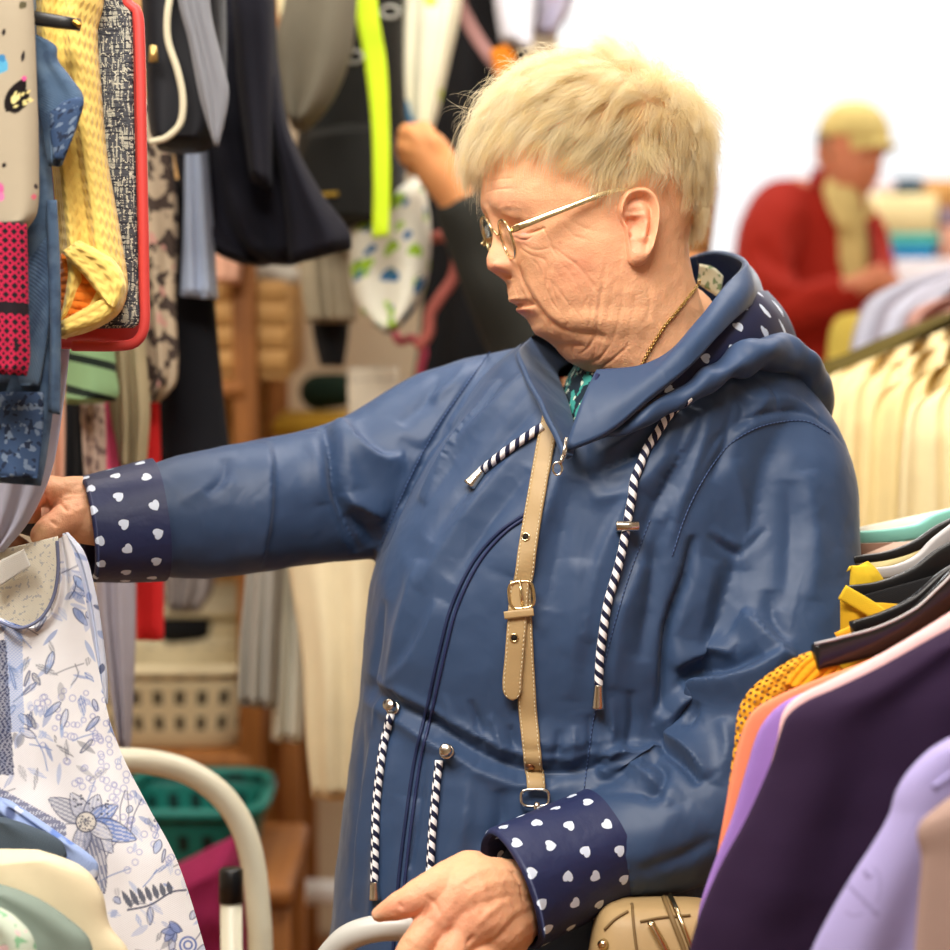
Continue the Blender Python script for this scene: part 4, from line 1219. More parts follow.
for c, sg in ((cn_, 1), (cf_, -1)):
    ring, lat = lens(c, 0.0235, 0.0165, -0.10)
    ringc = np.concatenate([ring, ring[:1]])
    fr = put('rim', loft_me('rim', tube_rings(ringc, 0.0013, 8), caps=(False, False)), GOLD, glasses)
    nn = np.cross(lat, upg)
    k = np.linspace(0.05, 1, 8)
    R = [c + (ring - c) * x + nn * (0.0022 * (1 - x * x)) + nn * 0.0006 for x in k] + [c + (ring - c) * x + nn * (0.0022 * (1 - x * x)) - nn * 0.0006 for x in k[::-1]]
    put('lens', loft_me('lens', np.array(R)), GL, glasses)
    rims.append(ring)
br = cr(np.stack([rims[0][20], (rims[0][22] + rims[1][22]) / 2 + upg * 0.004 + fwd_dir * 0.004, rims[1][20]]), 14) if False else None
bq = np.stack([cn_ - EZ * 0.022 + upg * 0.006, (cn_ + cf_) / 2 + upg * 0.009 + fwd_dir * 0.003, cf_ + EZ * 0.022 + upg * 0.006])
t = np.linspace(0, 1, 14)[:, None]
put('bridge', loft_me('bridge', tube_rings((1 - t) ** 2 * bq[0] + 2 * t * (1 - t) * bq[1] + t * t * bq[2], 0.0011, 8)), GOLD, glasses)
for sg in (1, -1):
    pts = [gp(509, 229, 62), gp(513, 229.5, 68), gp(520, 226.5, 74), gp(560, 210.5, 85), gp(600, 195, 89), gp(618, 189.5, 89), gp(630, 190, 86)]
    pts = np.array(pts)
    if sg < 0: pts[:3] -= EZ * np.array([[12], [12], [9]]) * PXM
    if sg < 0: pts = pts - 2 * ((pts - HO) @ EZ)[:, None] * EZ
    q = np.array(list(pts))
    if sg < 0: q[0] = q[1] - (q[2] - q[1]) * 0.1
    path = np.concatenate([q[:1] + (q[1:2] - q[:1]) * x for x in (0, .5)] + [q[1:2]] + [q[1 + i:2 + i] + (q[2 + i:3 + i] - q[1 + i:2 + i]) * x for i in range(5) for x in (0.25, .5, .75, 1)])
    n = len(path)
    hgt = np.interp(np.linspace(0, 1, n), [0, .1, .2, .75, 1], [0.0016, 0.0030, 0.0030, 0.0022, 0.0012])
    if sg < 0: hgt[:4] *= 0.45
    put('temple', loft_me('temple', tube_rings(path, hgt, 12, rad2=np.full(n, 0.0009), up=UPV, power=3.0)), GOLD, glasses)
# necklace
nb = bvh_of(body.data.copy())
nl = []
bw = mesh_data('bw', wco(body), None, np.array([[0, 1, 2]])) if False else None
Vb = wco(body)
nbv = BVHTree.FromPolygons([Vector(v) for v in Vb], [tuple(p.vertices) for p in body.data.polygons])
pn, nn = onto(nbv, [(700,281),(690,294),(676,312),(664,326),(654,342),(646,356),(641,368),(637,384)], 60, 0.0012)
links = []
for i in range(0, 59):
    a = np.linspace(0, 2 * np.pi, 9)
    t_ = pn[min(i + 1, 59)] - pn[i]; t_ /= np.linalg.norm(t_)
    u_ = np.cross(t_, nn[i]); u_ /= np.linalg.norm(u_)
    w_ = u_ if i % 2 else nn[i]
    links.append(loft(tube_rings(pn[i] + 0.0013 * (np.cos(a)[:, None] * t_ * 1.2 + np.sin(a)[:, None] * w_), 0.00042, 5), caps=(False, False)))
o = lm('necklace', join_meshes(links), M('old_gold', (190, 160, 96), rough=0.3, metal=1.0, mott=0.05))
mark(o, 'thin gold chain necklace around the neck of the white haired woman', 'necklace')

# handbag worn across the chest
TAN = M('tan_leather', (176, 148, 104), height='onoise(500.0,4.0)', hs=0.15, hd=0.001, rough=0.5, spec=0.4, mott=0.06, mscale=40)
TANE = M('tan_leather_edge', (120, 96, 60), rough=0.6, mott=0.05)
CREAMT = M('cream_thread', (236, 226, 196), rough=0.8, mott=0)
bag = thing('handbag', 'tan leather crossbody handbag with buckled strap over the navy jacket', 'handbag', P(610, 1080, 1.63))
pts = [(552,417),(547,440),(540,480),(533,520),(527,556),(523,582),(522,600)]
SM = 1.63 / FPX
def strap(name, pts, wpx, off, n=70, st=True, parent=bag, ends=None):
    ww = np.full(n, wpx * SM)
    if ends is not None: ww = ww * ends(np.linspace(0, 1, n))
    R, p, nn, S = ribbon(pts, 0, off, n, 0.0030, ww)
    o = put(name, loft_me(name, R), TAN, parent)
    if st:
        ls = []
        L = np.linalg.norm(np.diff(p, axis=0), axis=1).sum(); k = int(L / 0.0036)
        idx = np.linspace(2, n - 3, k)
        for sg in (-1, 1):
            e = p + S * (ww[:, None] / 2 - 0.0014) * sg + nn * 0.0017
            for i in idx:
                i0 = int(i); fr_ = i - i0
                q = e[i0] * (1 - fr_) + e[min(i0 + 1, n - 1)] * fr_
                t_ = e[min(i0 + 1, n - 1)] - e[i0]; t_ /= np.linalg.norm(t_) + 1e-9
                ls.append(loft(tube_rings(np.stack([q - t_ * 0.0011, q + t_ * 0.0011]), 0.0003, 4)))
        lm('stitching', join_meshes(ls), CREAMT, o)
    return o, p, nn, S
s1, p1, n1, S1 = strap('strap', pts, 19, 0.0022)
s2, p2, n2, S2 = strap('strap', [(522,592),(523,620),(525,660),(528,710),(533,755),(536,790)], 18.5, 0.0024)
s3, p3, n3, S3 = strap('strap_end', [(521,580),(519,600),(517,630),(515,655),(513,678),(513,698)], 19.5, 0.0062, n=60, ends=lambda t: np.where(t < 0.9, 1, np.sqrt(np.clip(1 - ((t - 0.9) / 0.1) ** 2, 0.02, 1))))
def eyelet(q, off, r=0.0031, name='eyelet', parent=bag, m=None):
    c, cn = ray(jb, *q); c = c + cn * off
    u_ = np.cross(cn, UPV); u_ /= np.linalg.norm(u_); w_ = np.cross(u_, cn)
    a = np.linspace(0, 2 * np.pi, 24)
    o = put(name, loft_me(name, tube_rings(c + r * (np.cos(a)[:, None] * u_ + np.sin(a)[:, None] * w_), 0.0008, 8), caps=(False, False)), m or GOLD, parent)
    put('hole', loft_me('hole', tube_rings(np.stack([c - cn * 0.0004, c + cn * 0.0003]), r * 0.8, 18)), M('hole_shade_paint', (24, 18, 12), mott=0), o)  # solid dark disc, the shade inside the hole put in as colour
eyelet((527,538), 0.0042); eyelet((515,637), 0.0083)
# rivet low on the strap
c, cn = ray(jb, 531, 763); c = c + cn * 0.004
put('rivet', loft_me('rivet', tube_rings(np.stack([c, c + cn * 0.0010, c + cn * 0.0018]), [0.0042, 0.0040, 0.0015], 20)), M('copper_rivet', (150, 108, 78), rough=0.3, metal=1, mott=0.03), bag)
# buckle: frame, bar and tongue, plus the keeper loop
def fr_box(q, w, h, r, off, name, m, parent=bag, tilt=0.1, corner=3.5):
    c, cn = ray(jb, *q); c = c + cn * off
    u_ = np.cross(cn, UPV); u_ /= np.linalg.norm(u_); u_ *= np.sign(u_ @ RGT); w_ = np.cross(u_, cn); w_ *= np.sign(w_ @ UPV)
    u2 = u_ * math.cos(tilt) + w_ * math.sin(tilt); w2 = -u_ * math.sin(tilt) + w_ * math.cos(tilt)
    a = np.linspace(0, 2 * np.pi, 49)
    x = np.sign(np.cos(a)) * np.abs(np.cos(a)) ** (2 / corner) * w / 2 * SM; y = np.sign(np.sin(a)) * np.abs(np.sin(a)) ** (2 / corner) * h / 2 * SM
    return put(name, loft_me(name, tube_rings(c + x[:, None] * u2 + y[:, None] * w2, r, 10, up=cn), caps=(False, False)), m, parent), c, cn, u2, w2
bk, c, cn, u2, w2 = fr_box((522,595), 25, 27, 0.0015, 0.0075, 'buckle', GOLD)
put('tongue', loft_me('tongue', tube_rings(np.stack([c - w2 * 0.011, c + cn * 0.004, c + w2 * 0.012 + cn * 0.002]), [0.0012, 0.0014, 0.0010], 8)), GOLD, bk)
R, p, nn, S = ribbon([(506,615),(519,613.5),(534,612)], 0, 0.0095, 24, 0.0026, np.full(24, 8 * SM))
put('keeper_loop', loft_me('keeper_loop', R), TAN, bag)
dr, c, cn, u2, w2 = fr_box((535,797), 28, 17, 0.0014, 0.006, 'ring', SILVER, tilt=0.02)
q = P(537, 802, pix(c[None])[2][0] - 0.003)
put('swivel_clip', loft_me('swivel_clip', tube_rings(np.stack([q, q - UPV * 0.004, q - UPV * 0.009, q - UPV * 0.012]), [0.0020, 0.0032, 0.0022, 0.003], 12)), SILVER, bag)
# the bag itself: soft box with flap, zip and fittings, mostly below the picture
def bagring(y, L, R_, d, hd): return (y, L, R_, d, hd)
BG = rings_px([(899,622,690,1.60,.010),(904,606,712,1.60,.026),(918,596,722,1.598,.034),(960,588,730,1.595,.040),(1040,580,735,1.595,.044),(1090,582,732,1.595,.042),(1100,600,715,1.595,.03)], 60, 80, 3.5)
put('bag_body', loft_me('bag_body', BG), TAN, bag)
bgb = bvh_of(loft_me('x', BG))
def on_bag(pts, n=24, off=0.002): return onto(bgb, pts, n, off, 1.55)
for a_ in ([(664,900),(672,920),(682,945),(690,970)], [(670,898),(679,918),(689,943),(697,968)]):
    pz, _ = on_bag(a_, 24, 0.002); tube('zip_track', pz, 0.0022, TANE if a_[0][0] == 664 else GOLD, bag, 8)
pz, _ = on_bag([(650,924),(660,940),(668,955)], 12, 0.005); tube('zip_slider', pz, [0.0022] * 12, GOLD, bag, 8, rad2=[0.0035] * 12)
for a_ in ([(632,905),(634,930),(638,960)], [(640,922),(662,918),(690,916)], [(605,930),(615,920),(628,912)]):
    pz, _ = on_bag(a_, 20, 0.0008); tube('seam', pz, 0.0012, TANE, bag, 6)
pz, pn_ = on_bag([(604,945),(605,949)], 4, 0.001)
put('stud', loft_me('stud', tube_rings(np.stack([pz[0], pz[0] + pn_[0] * 0.004]), [0.005, 0.003], 16)), GOLD, bag)
# ================================================================== garments on the left, close by
def rail(name, label, a, b, drops, r=0.0125):
    """hanging rail with drop rods to the ceiling"""
    t = thing(name, label, 'clothes rail', np.array([(a[0] + b[0]) / 2, (a[1] + b[1]) / 2, a[2]]))
    tube('bar', np.array([a, b], float), r, CHROME, t, 14)
    for d in drops:
        tube('drop_rod', np.array([d, (d[0], d[1], 2.7)], float), 0.007, CHROME, t, 10)
    return t
CHROME = M('brushed_chrome', (190, 190, 188), rough=0.3, metal=1.0, mott=0.03)
BLACKP = M('black_plastic', (18, 18, 20), rough=0.35, spec=0.5, mott=0.03)
rail('clothes_rail', 'chrome clothes rail above the garments at the left edge', (-0.40, 1.30, 1.715), (-0.40, 1.76, 1.715), [(-0.40, 1.32, 1.715), (-0.40, 1.74, 1.715)])

def painted(o, mname, C, height=WEAVE, rough=0.85, hs=0.25, **k):
    setcol(o.data, 'print', C)
    o.data.materials.clear()
    o.data.materials.append(M(mname, (255, 255, 255), attr='print', height=height, hs=hs, rough=rough, sheen=0.03, spec=0.15, mott=0.05, **k))

# beige printed garment at the very edge
o = drape('printed_tunic', [(-55,-90),(-55,60),(-55,150),(-50,215),(-30,236)], [(26,-90),(33,0),(37,90),(39,170),(37,212),(26,231)], 1.50, 0.028, None, nr=260, nc=200, folds=2, amp=0.003, seed=3,
          label='beige linen tunic with butterfly print at the left edge', cat='tunic')
x, y, d = pix(wco(o)); pt = Paint(x, y, (176, 164, 142))
pt.leaf(6, 112, 40, 9, -1.05, (24, 18, 20)); pt.leaf(10, 108, 26, 10, -0.75, (24, 18, 20)); pt.leaf(8, 110, 16, 5, -0.2, (24, 18, 20))
for k in range(16):
    a_ = rng.uniform(-1.25, -0.3); r_ = rng.uniform(7, 26); pt.leaf(7 + r_ * math.cos(a_), 111 + r_ * math.sin(a_), 6, 1.3, a_, (236, 222, 150))
for a_ in ((24, 76, 5, 3, 1.5, (224, 90, 150)), (-6, 62, 16, 9, 0.5, (90, 168, 205)), (0, 55, 8, 4, 1.0, (60, 130, 180)), (3, 36, 8, 2, -1.4, (30, 24, 28)), (22, 62, 12, 2, -1.4, (40, 34, 36)), (2, 164, 5, 3, 0.6, (26, 22, 26)), (-4, 182, 14, 5, 1.1, (206, 96, 150)), (0, 192, 10, 4, 1.4, (216, 120, 168)), (34, 194, 6, 3, 1.6, (222, 110, 130)), (35, 184, 6, 2, 1.2, (40, 30, 40)), (26, 2, 9, 4, 2.4, (90, 84, 60))):
    pt.leaf(*a_)
painted(o, 'butterfly_print', pt.c)
# pink and black scarf
SCARF = M('keffiyeh_weave', (190, 28, 70), [('p=abs(fract(u*150.0)-0.5); q=abs(fract(v*150.0)-0.5); max(gt(p+q,0.58),lt(p+q,0.24))', (26, 18, 26)), ('lt(sin(v*75.0),-0.95)', (28, 18, 26)), ('gt(noise(50.0),0.68)', (30, 20, 28))], height=WEAVE, hs=0.3, rough=0.9, mott=0.1)
drape('scarf', [(-40,222),(-40,300),(-38,372)], [(27,224),(28,260),(29,320),(30,360),(27,376)], 1.485, 0.016, SCARF, nr=60, nc=60, folds=3, amp=0.003, seed=5, topcap=False,
      label='pink and black checked scarf hanging below the beige printed tunic', cat='scarf')
# faded denim jacket
DENIM = M('faded_denim', (74, 98, 126), [('sstep(0.45,0.62,noise(60.0,5.0))*0.7', (50, 70, 98)), ('sstep(0.48,0.65,noise(24.0,4.0))*0.6', (104, 128, 152))], height='sin(u*2600.0+v*2600.0)*0.4+noise(80.0,4.0)', hs=0.3, rough=0.8, sheen=0.1, mott=0.1)
DENIMP = M('flowered_denim', (52, 74, 108), [('gt(noise(130.0,3.0)+sstep(0.3,0.1,vor(90.0))*0.12,0.58)', (108, 126, 150)), ('gt(noise(160.0,1.0),0.60)', (30, 42, 66))], height=WEAVE, hs=0.2, rough=0.8, mott=0.1)
dj = thing('denim_jacket', 'faded blue denim jacket with flowered facings, left of the yellow sweater', 'jacket', P(20, 480, 1.545))
drape('body', [(-60,-90),(-60,150),(-60,330),(-55,478)], [(36,-90),(38,60),(52,170),(57,260),(57,330),(54,400),(46,462),(41,486)], 1.545, 0.03, DENIM, dj, nr=80, nc=60, folds=2.4, amp=0.004, seed=8)
drape('lapel', [(26,34),(32,80),(42,130),(48,166)], [(34,33),(56,46),(58,60),(70,76),(84,99),(76,128),(62,166)], 1.525, 0.010, DENIM, dj, nr=60, nc=40, folds=1.5, amp=0.003, seed=9)
drape('lapel_facing', [(50,112),(50,120),(50,134),(54,160)], [(54,110),(66,100),(83,99),(78,124),(64,160)], 1.518, 0.006, DENIMP, dj, nr=40, nc=30, folds=1, amp=0.001, seed=10)
drape('front_placket', [(46,200),(48,260),(50,330),(48,412)], [(57,200),(60,260),(61,340),(60,415)], 1.53, 0.010, DENIM, dj, nr=50, nc=24, folds=1, amp=0.001, seed=11)
drape('flowered_hem', [(-40,392),(-40,430),(-40,476)], [(44,392),(43,430),(38,478)], 1.524, 0.008, DENIMP, dj, nr=40, nc=40, folds=2, amp=0.003, seed=12)
drape('pocket_flap', [(-40,352),(-40,372),(-40,384)], [(48,235),(50,320),(40,386)], 1.53, 0.008, DENIM, dj, nr=40, nc=40, folds=2, amp=0.002, seed=13)
# yellow knitted jumper with an orange one inside
KNIT = 'ru=u*500.0; rv=v*640.0; abs(sin(ru))*0.8+sin(rv+abs(fract(ru/3.14159)-0.5)*5.0)*0.5+noise(140.0,3.0)*0.5'
YK = M('yellow_knit', (240, 208, 112), [('gt(abs(sin(u*400.0))*abs(sin(v*330.0))+noise(90.0)*0.4,1.1)*0.4', (222, 178, 86))], height=KNIT, hs=0.4, hd=0.002, rough=0.9, sheen=0.3, mott=0.1)
OK_ = M('orange_knit', (228, 122, 34), height='abs(sin(u*330.0))+abs(sin(v*420.0))*0.8+noise(200.0,2.0)', hs=0.8, hd=0.002, rough=0.9, sheen=0.3, mott=0.15)
yj = thing('sweater', 'pale yellow cable knitted sweater beside the denim jacket', 'sweater', P(90, 337, 1.58))
drape('body', [(36,-90),(36,40),(48,120),(58,230),(62,300),(60,338)], [(100,-90),(103,0),(97,30),(101,90),(106,150),(114,200),(122,245),(127,286),(119,312),(96,328),(64,338)], 1.585, 0.05, YK, yj, nr=120, nc=90, folds=1.8, amp=0.006, seed=21, noise_amp=0.003)
drape('neck_roll', [(62,252),(70,262),(84,276),(95,290),(104,300),(112,306)], [(80,240),(98,250),(116,262),(126,284),(121,304),(116,312)], 1.552, 0.024, YK, yj, nr=60, nc=40, folds=1, amp=0.002, seed=22)
drape('hem_band', [(60,322),(78,312),(96,302),(110,296)], [(62,338),(84,331),(106,322),(122,304)], 1.553, 0.020, YK, yj, nr=60, nc=30, folds=1, amp=0.001, seed=24)
drape('lining', [(60,256),(60,290),(60,328)], [(66,250),(92,274),(107,296),(100,308),(64,328)], 1.566, 0.014, OK_, yj, nr=60, nc=50, folds=1.5, amp=0.003, seed=23)
# black hanger arm poking out between them
hg = thing('coat_hanger', 'black flat hanger arm poking out in front of the yellow sweater', 'hanger', P(58, 30, 1.52))
q = P(np.array([-30, 20, 60, 80]), np.array([10, 16, 22, 25]), 1.525)
put('arm', loft_me('arm', tube_rings(q, np.array([7, 7, 6.5, 5.5]) * 1.52 / FPX, 16, rad2=0.004, up=UPV, power=5)), BLACKP, hg)
put('notch', loft_me('notch', ball_rings(P(np.array([75, 79]), np.array([22, 25]), 1.519), [0.0022, 0.0022], 10)), M('brass', (206, 160, 70), rough=0.3, metal=1, mott=0), hg)
# red edged tweed case
tw = thing('case', 'grey tweed case with a red piped edge, hanging right of the yellow sweater', 'case', P(110, 348, 1.62))
TWEED = M('grey_tweed', (74, 76, 82), [('gt(noise2(u*500.0,v*50.0,2.0),0.54)', (168, 166, 152)), ('gt(noise2(u*60.0,v*520.0,2.0),0.56)', (44, 46, 54)), ('gt(noise(420.0,1.0),0.62)', (192, 188, 170))], height='noise(500.0,2.0)', hs=0.6, rough=0.9, mott=0.1)
RED = M('red_leatherette', (190, 52, 48), rough=0.5, spec=0.4, mott=0.05)
REDS = M('red_piping', (206, 66, 62), rough=0.5, spec=0.4, mott=0.04)
cx = [(60,-70),(100,-70),(125,-70),(126,2),(136,8),(141,24),(142,80),(143.5,160),(145,240),(146.5,315),(145,334),(138,344),(126,348),(100,348),(60,348)]
drape('shell', [(40,-70),(40,40),(40,160),(40,280),(40,348)], [(112,-70),(128,2),(139,12),(141.5,40),(143.5,150),(146,290),(146,326),(139,343),(126,348)], 1.64, 0.055, RED, tw, nr=120, nc=40, folds=0.5, amp=0.0, seed=31, topcap=False)
drape('tweed_panel', [(60,-70),(60,60),(60,180),(62,329)], [(112,-70),(126,4),(132,12),(134,100),(137,210),(139,300),(140,322),(134,328)], 1.598, 0.010, TWEED, tw, nr=90, nc=40, folds=0.5, amp=0.0005, seed=32, topcap=False)
pth = cr(np.array([(118,-60,1.60),(127,2,1.60),(137,11,1.60),(140,40,1.60),(142,150,1.60),(144.5,290,1.60),(144,328,1.60),(136,342,1.60),(120,346,1.60),(72,346,1.60)], float), 90)
tube('piping', P(pth[:, 0], pth[:, 1], pth[:, 2] - 0.002), 0.0042, REDS, tw, 10)
# pale lavender slip behind the sweater and another by the hand
LAV = cloth('lavender_satin', (196, 196, 214), rough=0.45)
drape('slip', [(-40,330),(-40,430),(-40,560)], [(72,330),(64,400),(52,470),(30,520),(4,552)], 1.66, 0.02, LAV, nr=60, nc=50, folds=3, amp=0.004, seed=41, label='pale lavender satin slip showing below the denim jacket by the reaching hand', cat='slip')

# the blouse she has picked out
bl_t = thing('blouse', 'white blouse with blue flower print, held up on its hanger by the shopper', 'blouse', P(90, 960, 1.62))
def blouse_print(x, y):
    pt = Paint(x, y, (238, 238, 242))
    r = np.random.default_rng(11)
    NV, MD, LT, GY = (62, 74, 120), (104, 134, 196), (150, 174, 222), (118, 122, 138)
    # fine net of little rings along a slanting band
    for i in range(120):
        t = r.uniform(0, 1); cx_, cy_ = 62 + t * 90 + r.uniform(-34, 34), 700 + t * 150 + r.uniform(-26, 26)
        pt.ring(cx_, cy_, r.uniform(2.4, 3.4), 0.5, (150, 156, 206), 0.75)
    # scattered leaves and sprays
    for i in range(380):
        cx_, cy_ = r.uniform(-20, 215), r.uniform(545, 960)
        if 20 < cx_ < 128 and 770 < cy_ < 880: continue
        pt.leaf(cx_, cy_, r.uniform(9, 26), r.uniform(1.4, 4.2), r.uniform(0.2, 2.6), [LT, MD, GY, (176, 190, 226)][r.integers(4)], r.uniform(0.35, 0.8), outline=(NV if r.random() < 0.25 else None), hatch=(2.4 if r.random() < 0.6 else 0))
    for i in range(60):
        x0, y0, a = r.uniform(-10, 210), r.uniform(550, 955), r.uniform(0, 3.1)
        L = r.uniform(14, 44)
        pt.line([(x0, y0), (x0 + L * .5 * math.cos(a) + r.uniform(-5, 5), y0 + L * .5 * math.sin(a)), (x0 + L * math.cos(a), y0 + L * math.sin(a))], 0.6, [NV, GY, MD][r.integers(3)], 0.8)
    # blue band and paisley on the left
    s = (x > 4 + (y - 620) * 0.02) & (x < 22 + (y - 620) * 0.02) & (y > 618) & (y < 732)
    pt.put(s * (0.6 + 0.4 * np.sin(x * 1.7) * np.sin(y * 1.9)), (126, 160, 220), 0.85)
    s = (x < 6 + (y - 640) * 0.06) & (y > 640) & (y < 775)
    pt.put(s * 1.0, (120, 126, 150), 0.8); pt.put(s * (np.sin(x * 1.3 + np.sin(y * 0.4) * 2) * np.sin(y * 1.1) > 0.1), (40, 50, 86), 0.85)
    s = (y > 788 + x * 0.55) & (y < 815 + x * 0.42) & (x < 66)
    pt.put(s * 1.0, (104, 112, 150), 0.85); pt.put(s * (np.sin(x * 0.9) * np.sin(y * 0.9 + x) > 0.35), (220, 226, 240), 0.8)
    # the big flower
    for a, L, w, c in ((-2.6, 46, 11, (150, 156, 176)), (-2.1, 34, 9, (196, 200, 216)), (-1.2, 30, 9, (178, 184, 206)), (-0.5, 34, 9, (120, 146, 206)), (0.35, 52, 11, (110, 140, 208)), (0.9, 40, 10, (196, 202, 220)), (1.35, 74, 10, (112, 120, 150)), (1.9, 40, 9, (170, 178, 204)), (0.6, 30, 8, (226, 228, 236))):
        pt.leaf(88, 822, L, w, a, c, 0.9, outline=(66, 74, 108), hatch=1.6)
    pt.dot(86, 822, 10, (226, 222, 214)); pt.ring(86, 822, 10, 0.7, (70, 76, 100)); 
    for i in range(40): a = r.uniform(0, 6.28); q_ = r.uniform(1, 9); pt.dot(86 + q_ * math.cos(a), 822 + q_ * math.sin(a), 0.8, (96, 100, 116))
    for i in range(22): a = r.uniform(-2.3, -0.4); q_ = r.uniform(14, 30); pt.dot(88 + q_ * math.cos(a), 822 + q_ * math.sin(a), 1.1, (84, 90, 110))
    # fern and buds low down
    pt.line([(128, 910), (150, 905), (172, 892), (186, 890)], 0.9, (70, 78, 108))
    for i in range(7): pt.leaf(132 + i * 6.5, 908 - i * 2.2, 20 - i, 3.0, -2.1 + i * 0.05, (88, 94, 112), 0.95)
    for i in range(5): pt.leaf(168 + i * 3, 925 + i * 2, 16, 4, 0.4 + i * 0.9, (128, 146, 200), 0.8, outline=(70, 80, 120))
    pt.ring(188, 945, 8, 1.0, (98, 122, 190)); pt.ring(188, 945, 4, 1.0, (98, 122, 190))
    return pt
BLW = dict(nr=330, nc=330)
o = drape('back_panel', [(-40,560),(-40,600),(-40,650)], [(58,536),(60,580),(58,640)], 1.665, 0.006, cloth('cream_blouse_back', (250, 244, 224), [('gt(noise(260.0,2.0),0.6)', (214, 212, 204))], rough=0.8), bl_t, nr=50, nc=50, folds=2, amp=0.002, seed=51)
o = drape('front_panel', [(-30,608),(0,622),(22,628),(40,620),(52,600),(58,570),(57,545),(62,536)], [(-60,980),(0,990),(60,990),(120,985),(170,975),(206,955),(190,890),(168,840)], 1.62, 0.008, None, bl_t, nr=60, nc=60, amp=0.0) if False else None
o = drape('front_panel', [(57,540),(57,570),(53,598),(40,620),(20,628),(0,622),(-40,606),(-60,700),(-60,840),(-60,985)], [(66,534),(76,560),(84,590),(90,625),(97,660),(104,695),(112,728),(126,764),(148,806),(178,862),(206,952),(212,985)], 1.62, 0.010, None, bl_t, nr=420, nc=420, folds=2.2, amp=0.006, seed=52, noise_amp=0.002)
x, y, d = pix(wco(o)); painted(o, 'blouse_print', blouse_print(x, y).c, rough=0.75)
o = drape('sleeve', [(62,534),(76,566),(86,608),(92,650),(98,690),(104,704)], [(68,532),(84,552),(95,590),(102,630),(107,672),(108,704)], 1.635, 0.014, None, bl_t, nr=180, nc=80, folds=2, amp=0.003, seed=53)
x, y, d = pix(wco(o)); pt = Paint(x, y, (214, 220, 236))
for i in range(26): pt.leaf(60 + rng.uniform(0, 48), 540 + i * 6.5, rng.uniform(8, 18), rng.uniform(2, 4), rng.uniform(0.2, 1.8), [(110, 136, 190), (70, 84, 124), (150, 168, 210)][i % 3], 0.85)
painted(o, 'blouse_sleeve_print', pt.c, rough=0.75)
tube('neck_binding', P(*cr(np.array([(57,541,1.612),(58,570,1.610),(53,598,1.608),(40,619,1.607),(20,628,1.607),(0,622,1.608),(-30,610,1.61)], float), 50).T), 0.0014, cloth('grey_blue_binding', (120, 128, 160)), bl_t, 8)
o = drape('label', [(-12,566),(-6,590)], [(24,549),(31,566)], 1.652, 0.002, cloth('white_label', (240, 238, 230), [('lt(abs(u-0.014),0.004)*lt(abs(v-0.008),0.0022)*gt(noise(900.0),0.5)', (170, 168, 160))], rough=0.7), bl_t, nr=20, nc=24, folds=0.5, amp=0.0004, seed=54)
bh = thing('coat_hanger', 'black plastic hanger gripped by the reaching hand, inside the blue flowered blouse', 'hanger', P(20, 560, 1.69))
q = cr(np.array([(-60,498,1.70),(-20,510,1.70),(10,522,1.70),(34,530,1.70),(56,538,1.70),(70,548,1.70)], float), 30)
put('bar', loft_me('bar', tube_rings(P(q[:, 0], q[:, 1], q[:, 2]), 7.5 * 1.7 / FPX, 16, rad2=0.005, up=UPV, power=4)), M('dark_grey_plastic', (50, 46, 44), rough=0.35, spec=0.5, mott=0.05), bh)
q = cr(np.array([(-40,545,1.74),(-5,545,1.74),(12,548,1.74),(22,556,1.74),(26,566,1.74)], float), 20)
put('lower_bar', loft_me('lower_bar', tube_rings(P(q[:, 0], q[:, 1], q[:, 2]), 15 * 1.7 / FPX, 14, rad2=0.006, up=UPV)), M('brown_wood_hanger', (110, 66, 34), rough=0.5, mott=0.1), bh)

# things laid at the lower left corner
o = drape('shirt', [(-40,788),(-40,800),(-40,812)], [(10,800),(66,838),(97,862),(96,880),(70,862),(40,846)], 1.55, 0.014, None, nr=120, nc=90, folds=2, amp=0.003, seed=61, label='blue flowered shirt with navy lining folded at the lower left corner', cat='shirt')
x, y, d = pix(wco(o)); pt = Paint(x, y, (150, 170, 214))
for i in range(60): pt.leaf(rng.uniform(-20, 100), rng.uniform(785, 885), rng.uniform(8, 16), rng.uniform(3, 6), rng.uniform(0, 3), [(96, 126, 196), (214, 220, 236), (60, 70, 110), (120, 146, 206)][i % 4], 0.85)
painted(o, 'shirt_print', pt.c)
drape('dress', [(-40,806),(-40,820),(-40,862)], [(20,822),(60,840),(66,858),(40,862)], 1.535, 0.014, cloth('slate_cotton', (72, 84, 96)), nr=40, nc=40, folds=2, amp=0.002, seed=62, label='slate grey dress between the blue flowered shirt and the cream cardigan', cat='dress')
drape('cardigan', [(-60,850),(-60,900),(-60,985)], [(40,850),(84,868),(102,892),(110,925),(128,950),(134,990)], 1.50, 0.03, cloth('cream_cotton', (226, 212, 178)), nr=70, nc=60, folds=2, amp=0.004, seed=63, label='cream cardigan hanging in the lower left corner', cat='cardigan')
drape('top', [(-60,884),(-60,930),(-60,985)], [(0,884),(40,900),(70,920),(90,940),(98,990)], 1.465, 0.03, cloth('sage_jersey', (128, 142, 132)), nr=60, nc=60, folds=2, amp=0.004, seed=64, label='sage green jersey top in front of the cream cardigan', cat='top')
FLW = cloth('pale_flowered_cotton', (196, 208, 190), [('gt(noise(70.0,2.0),0.6)', (130, 180, 140)), ('gt(noise(90.0,2.0),0.65)', (222, 190, 190))])
drape('skirt', [(-60,908),(-60,940),(-60,985)], [(-4,906),(16,918),(34,940),(42,990)], 1.43, 0.025, FLW, nr=50, nc=50, folds=2, amp=0.003, seed=65, label='pale green flowered skirt in the bottom left corner', cat='skirt')
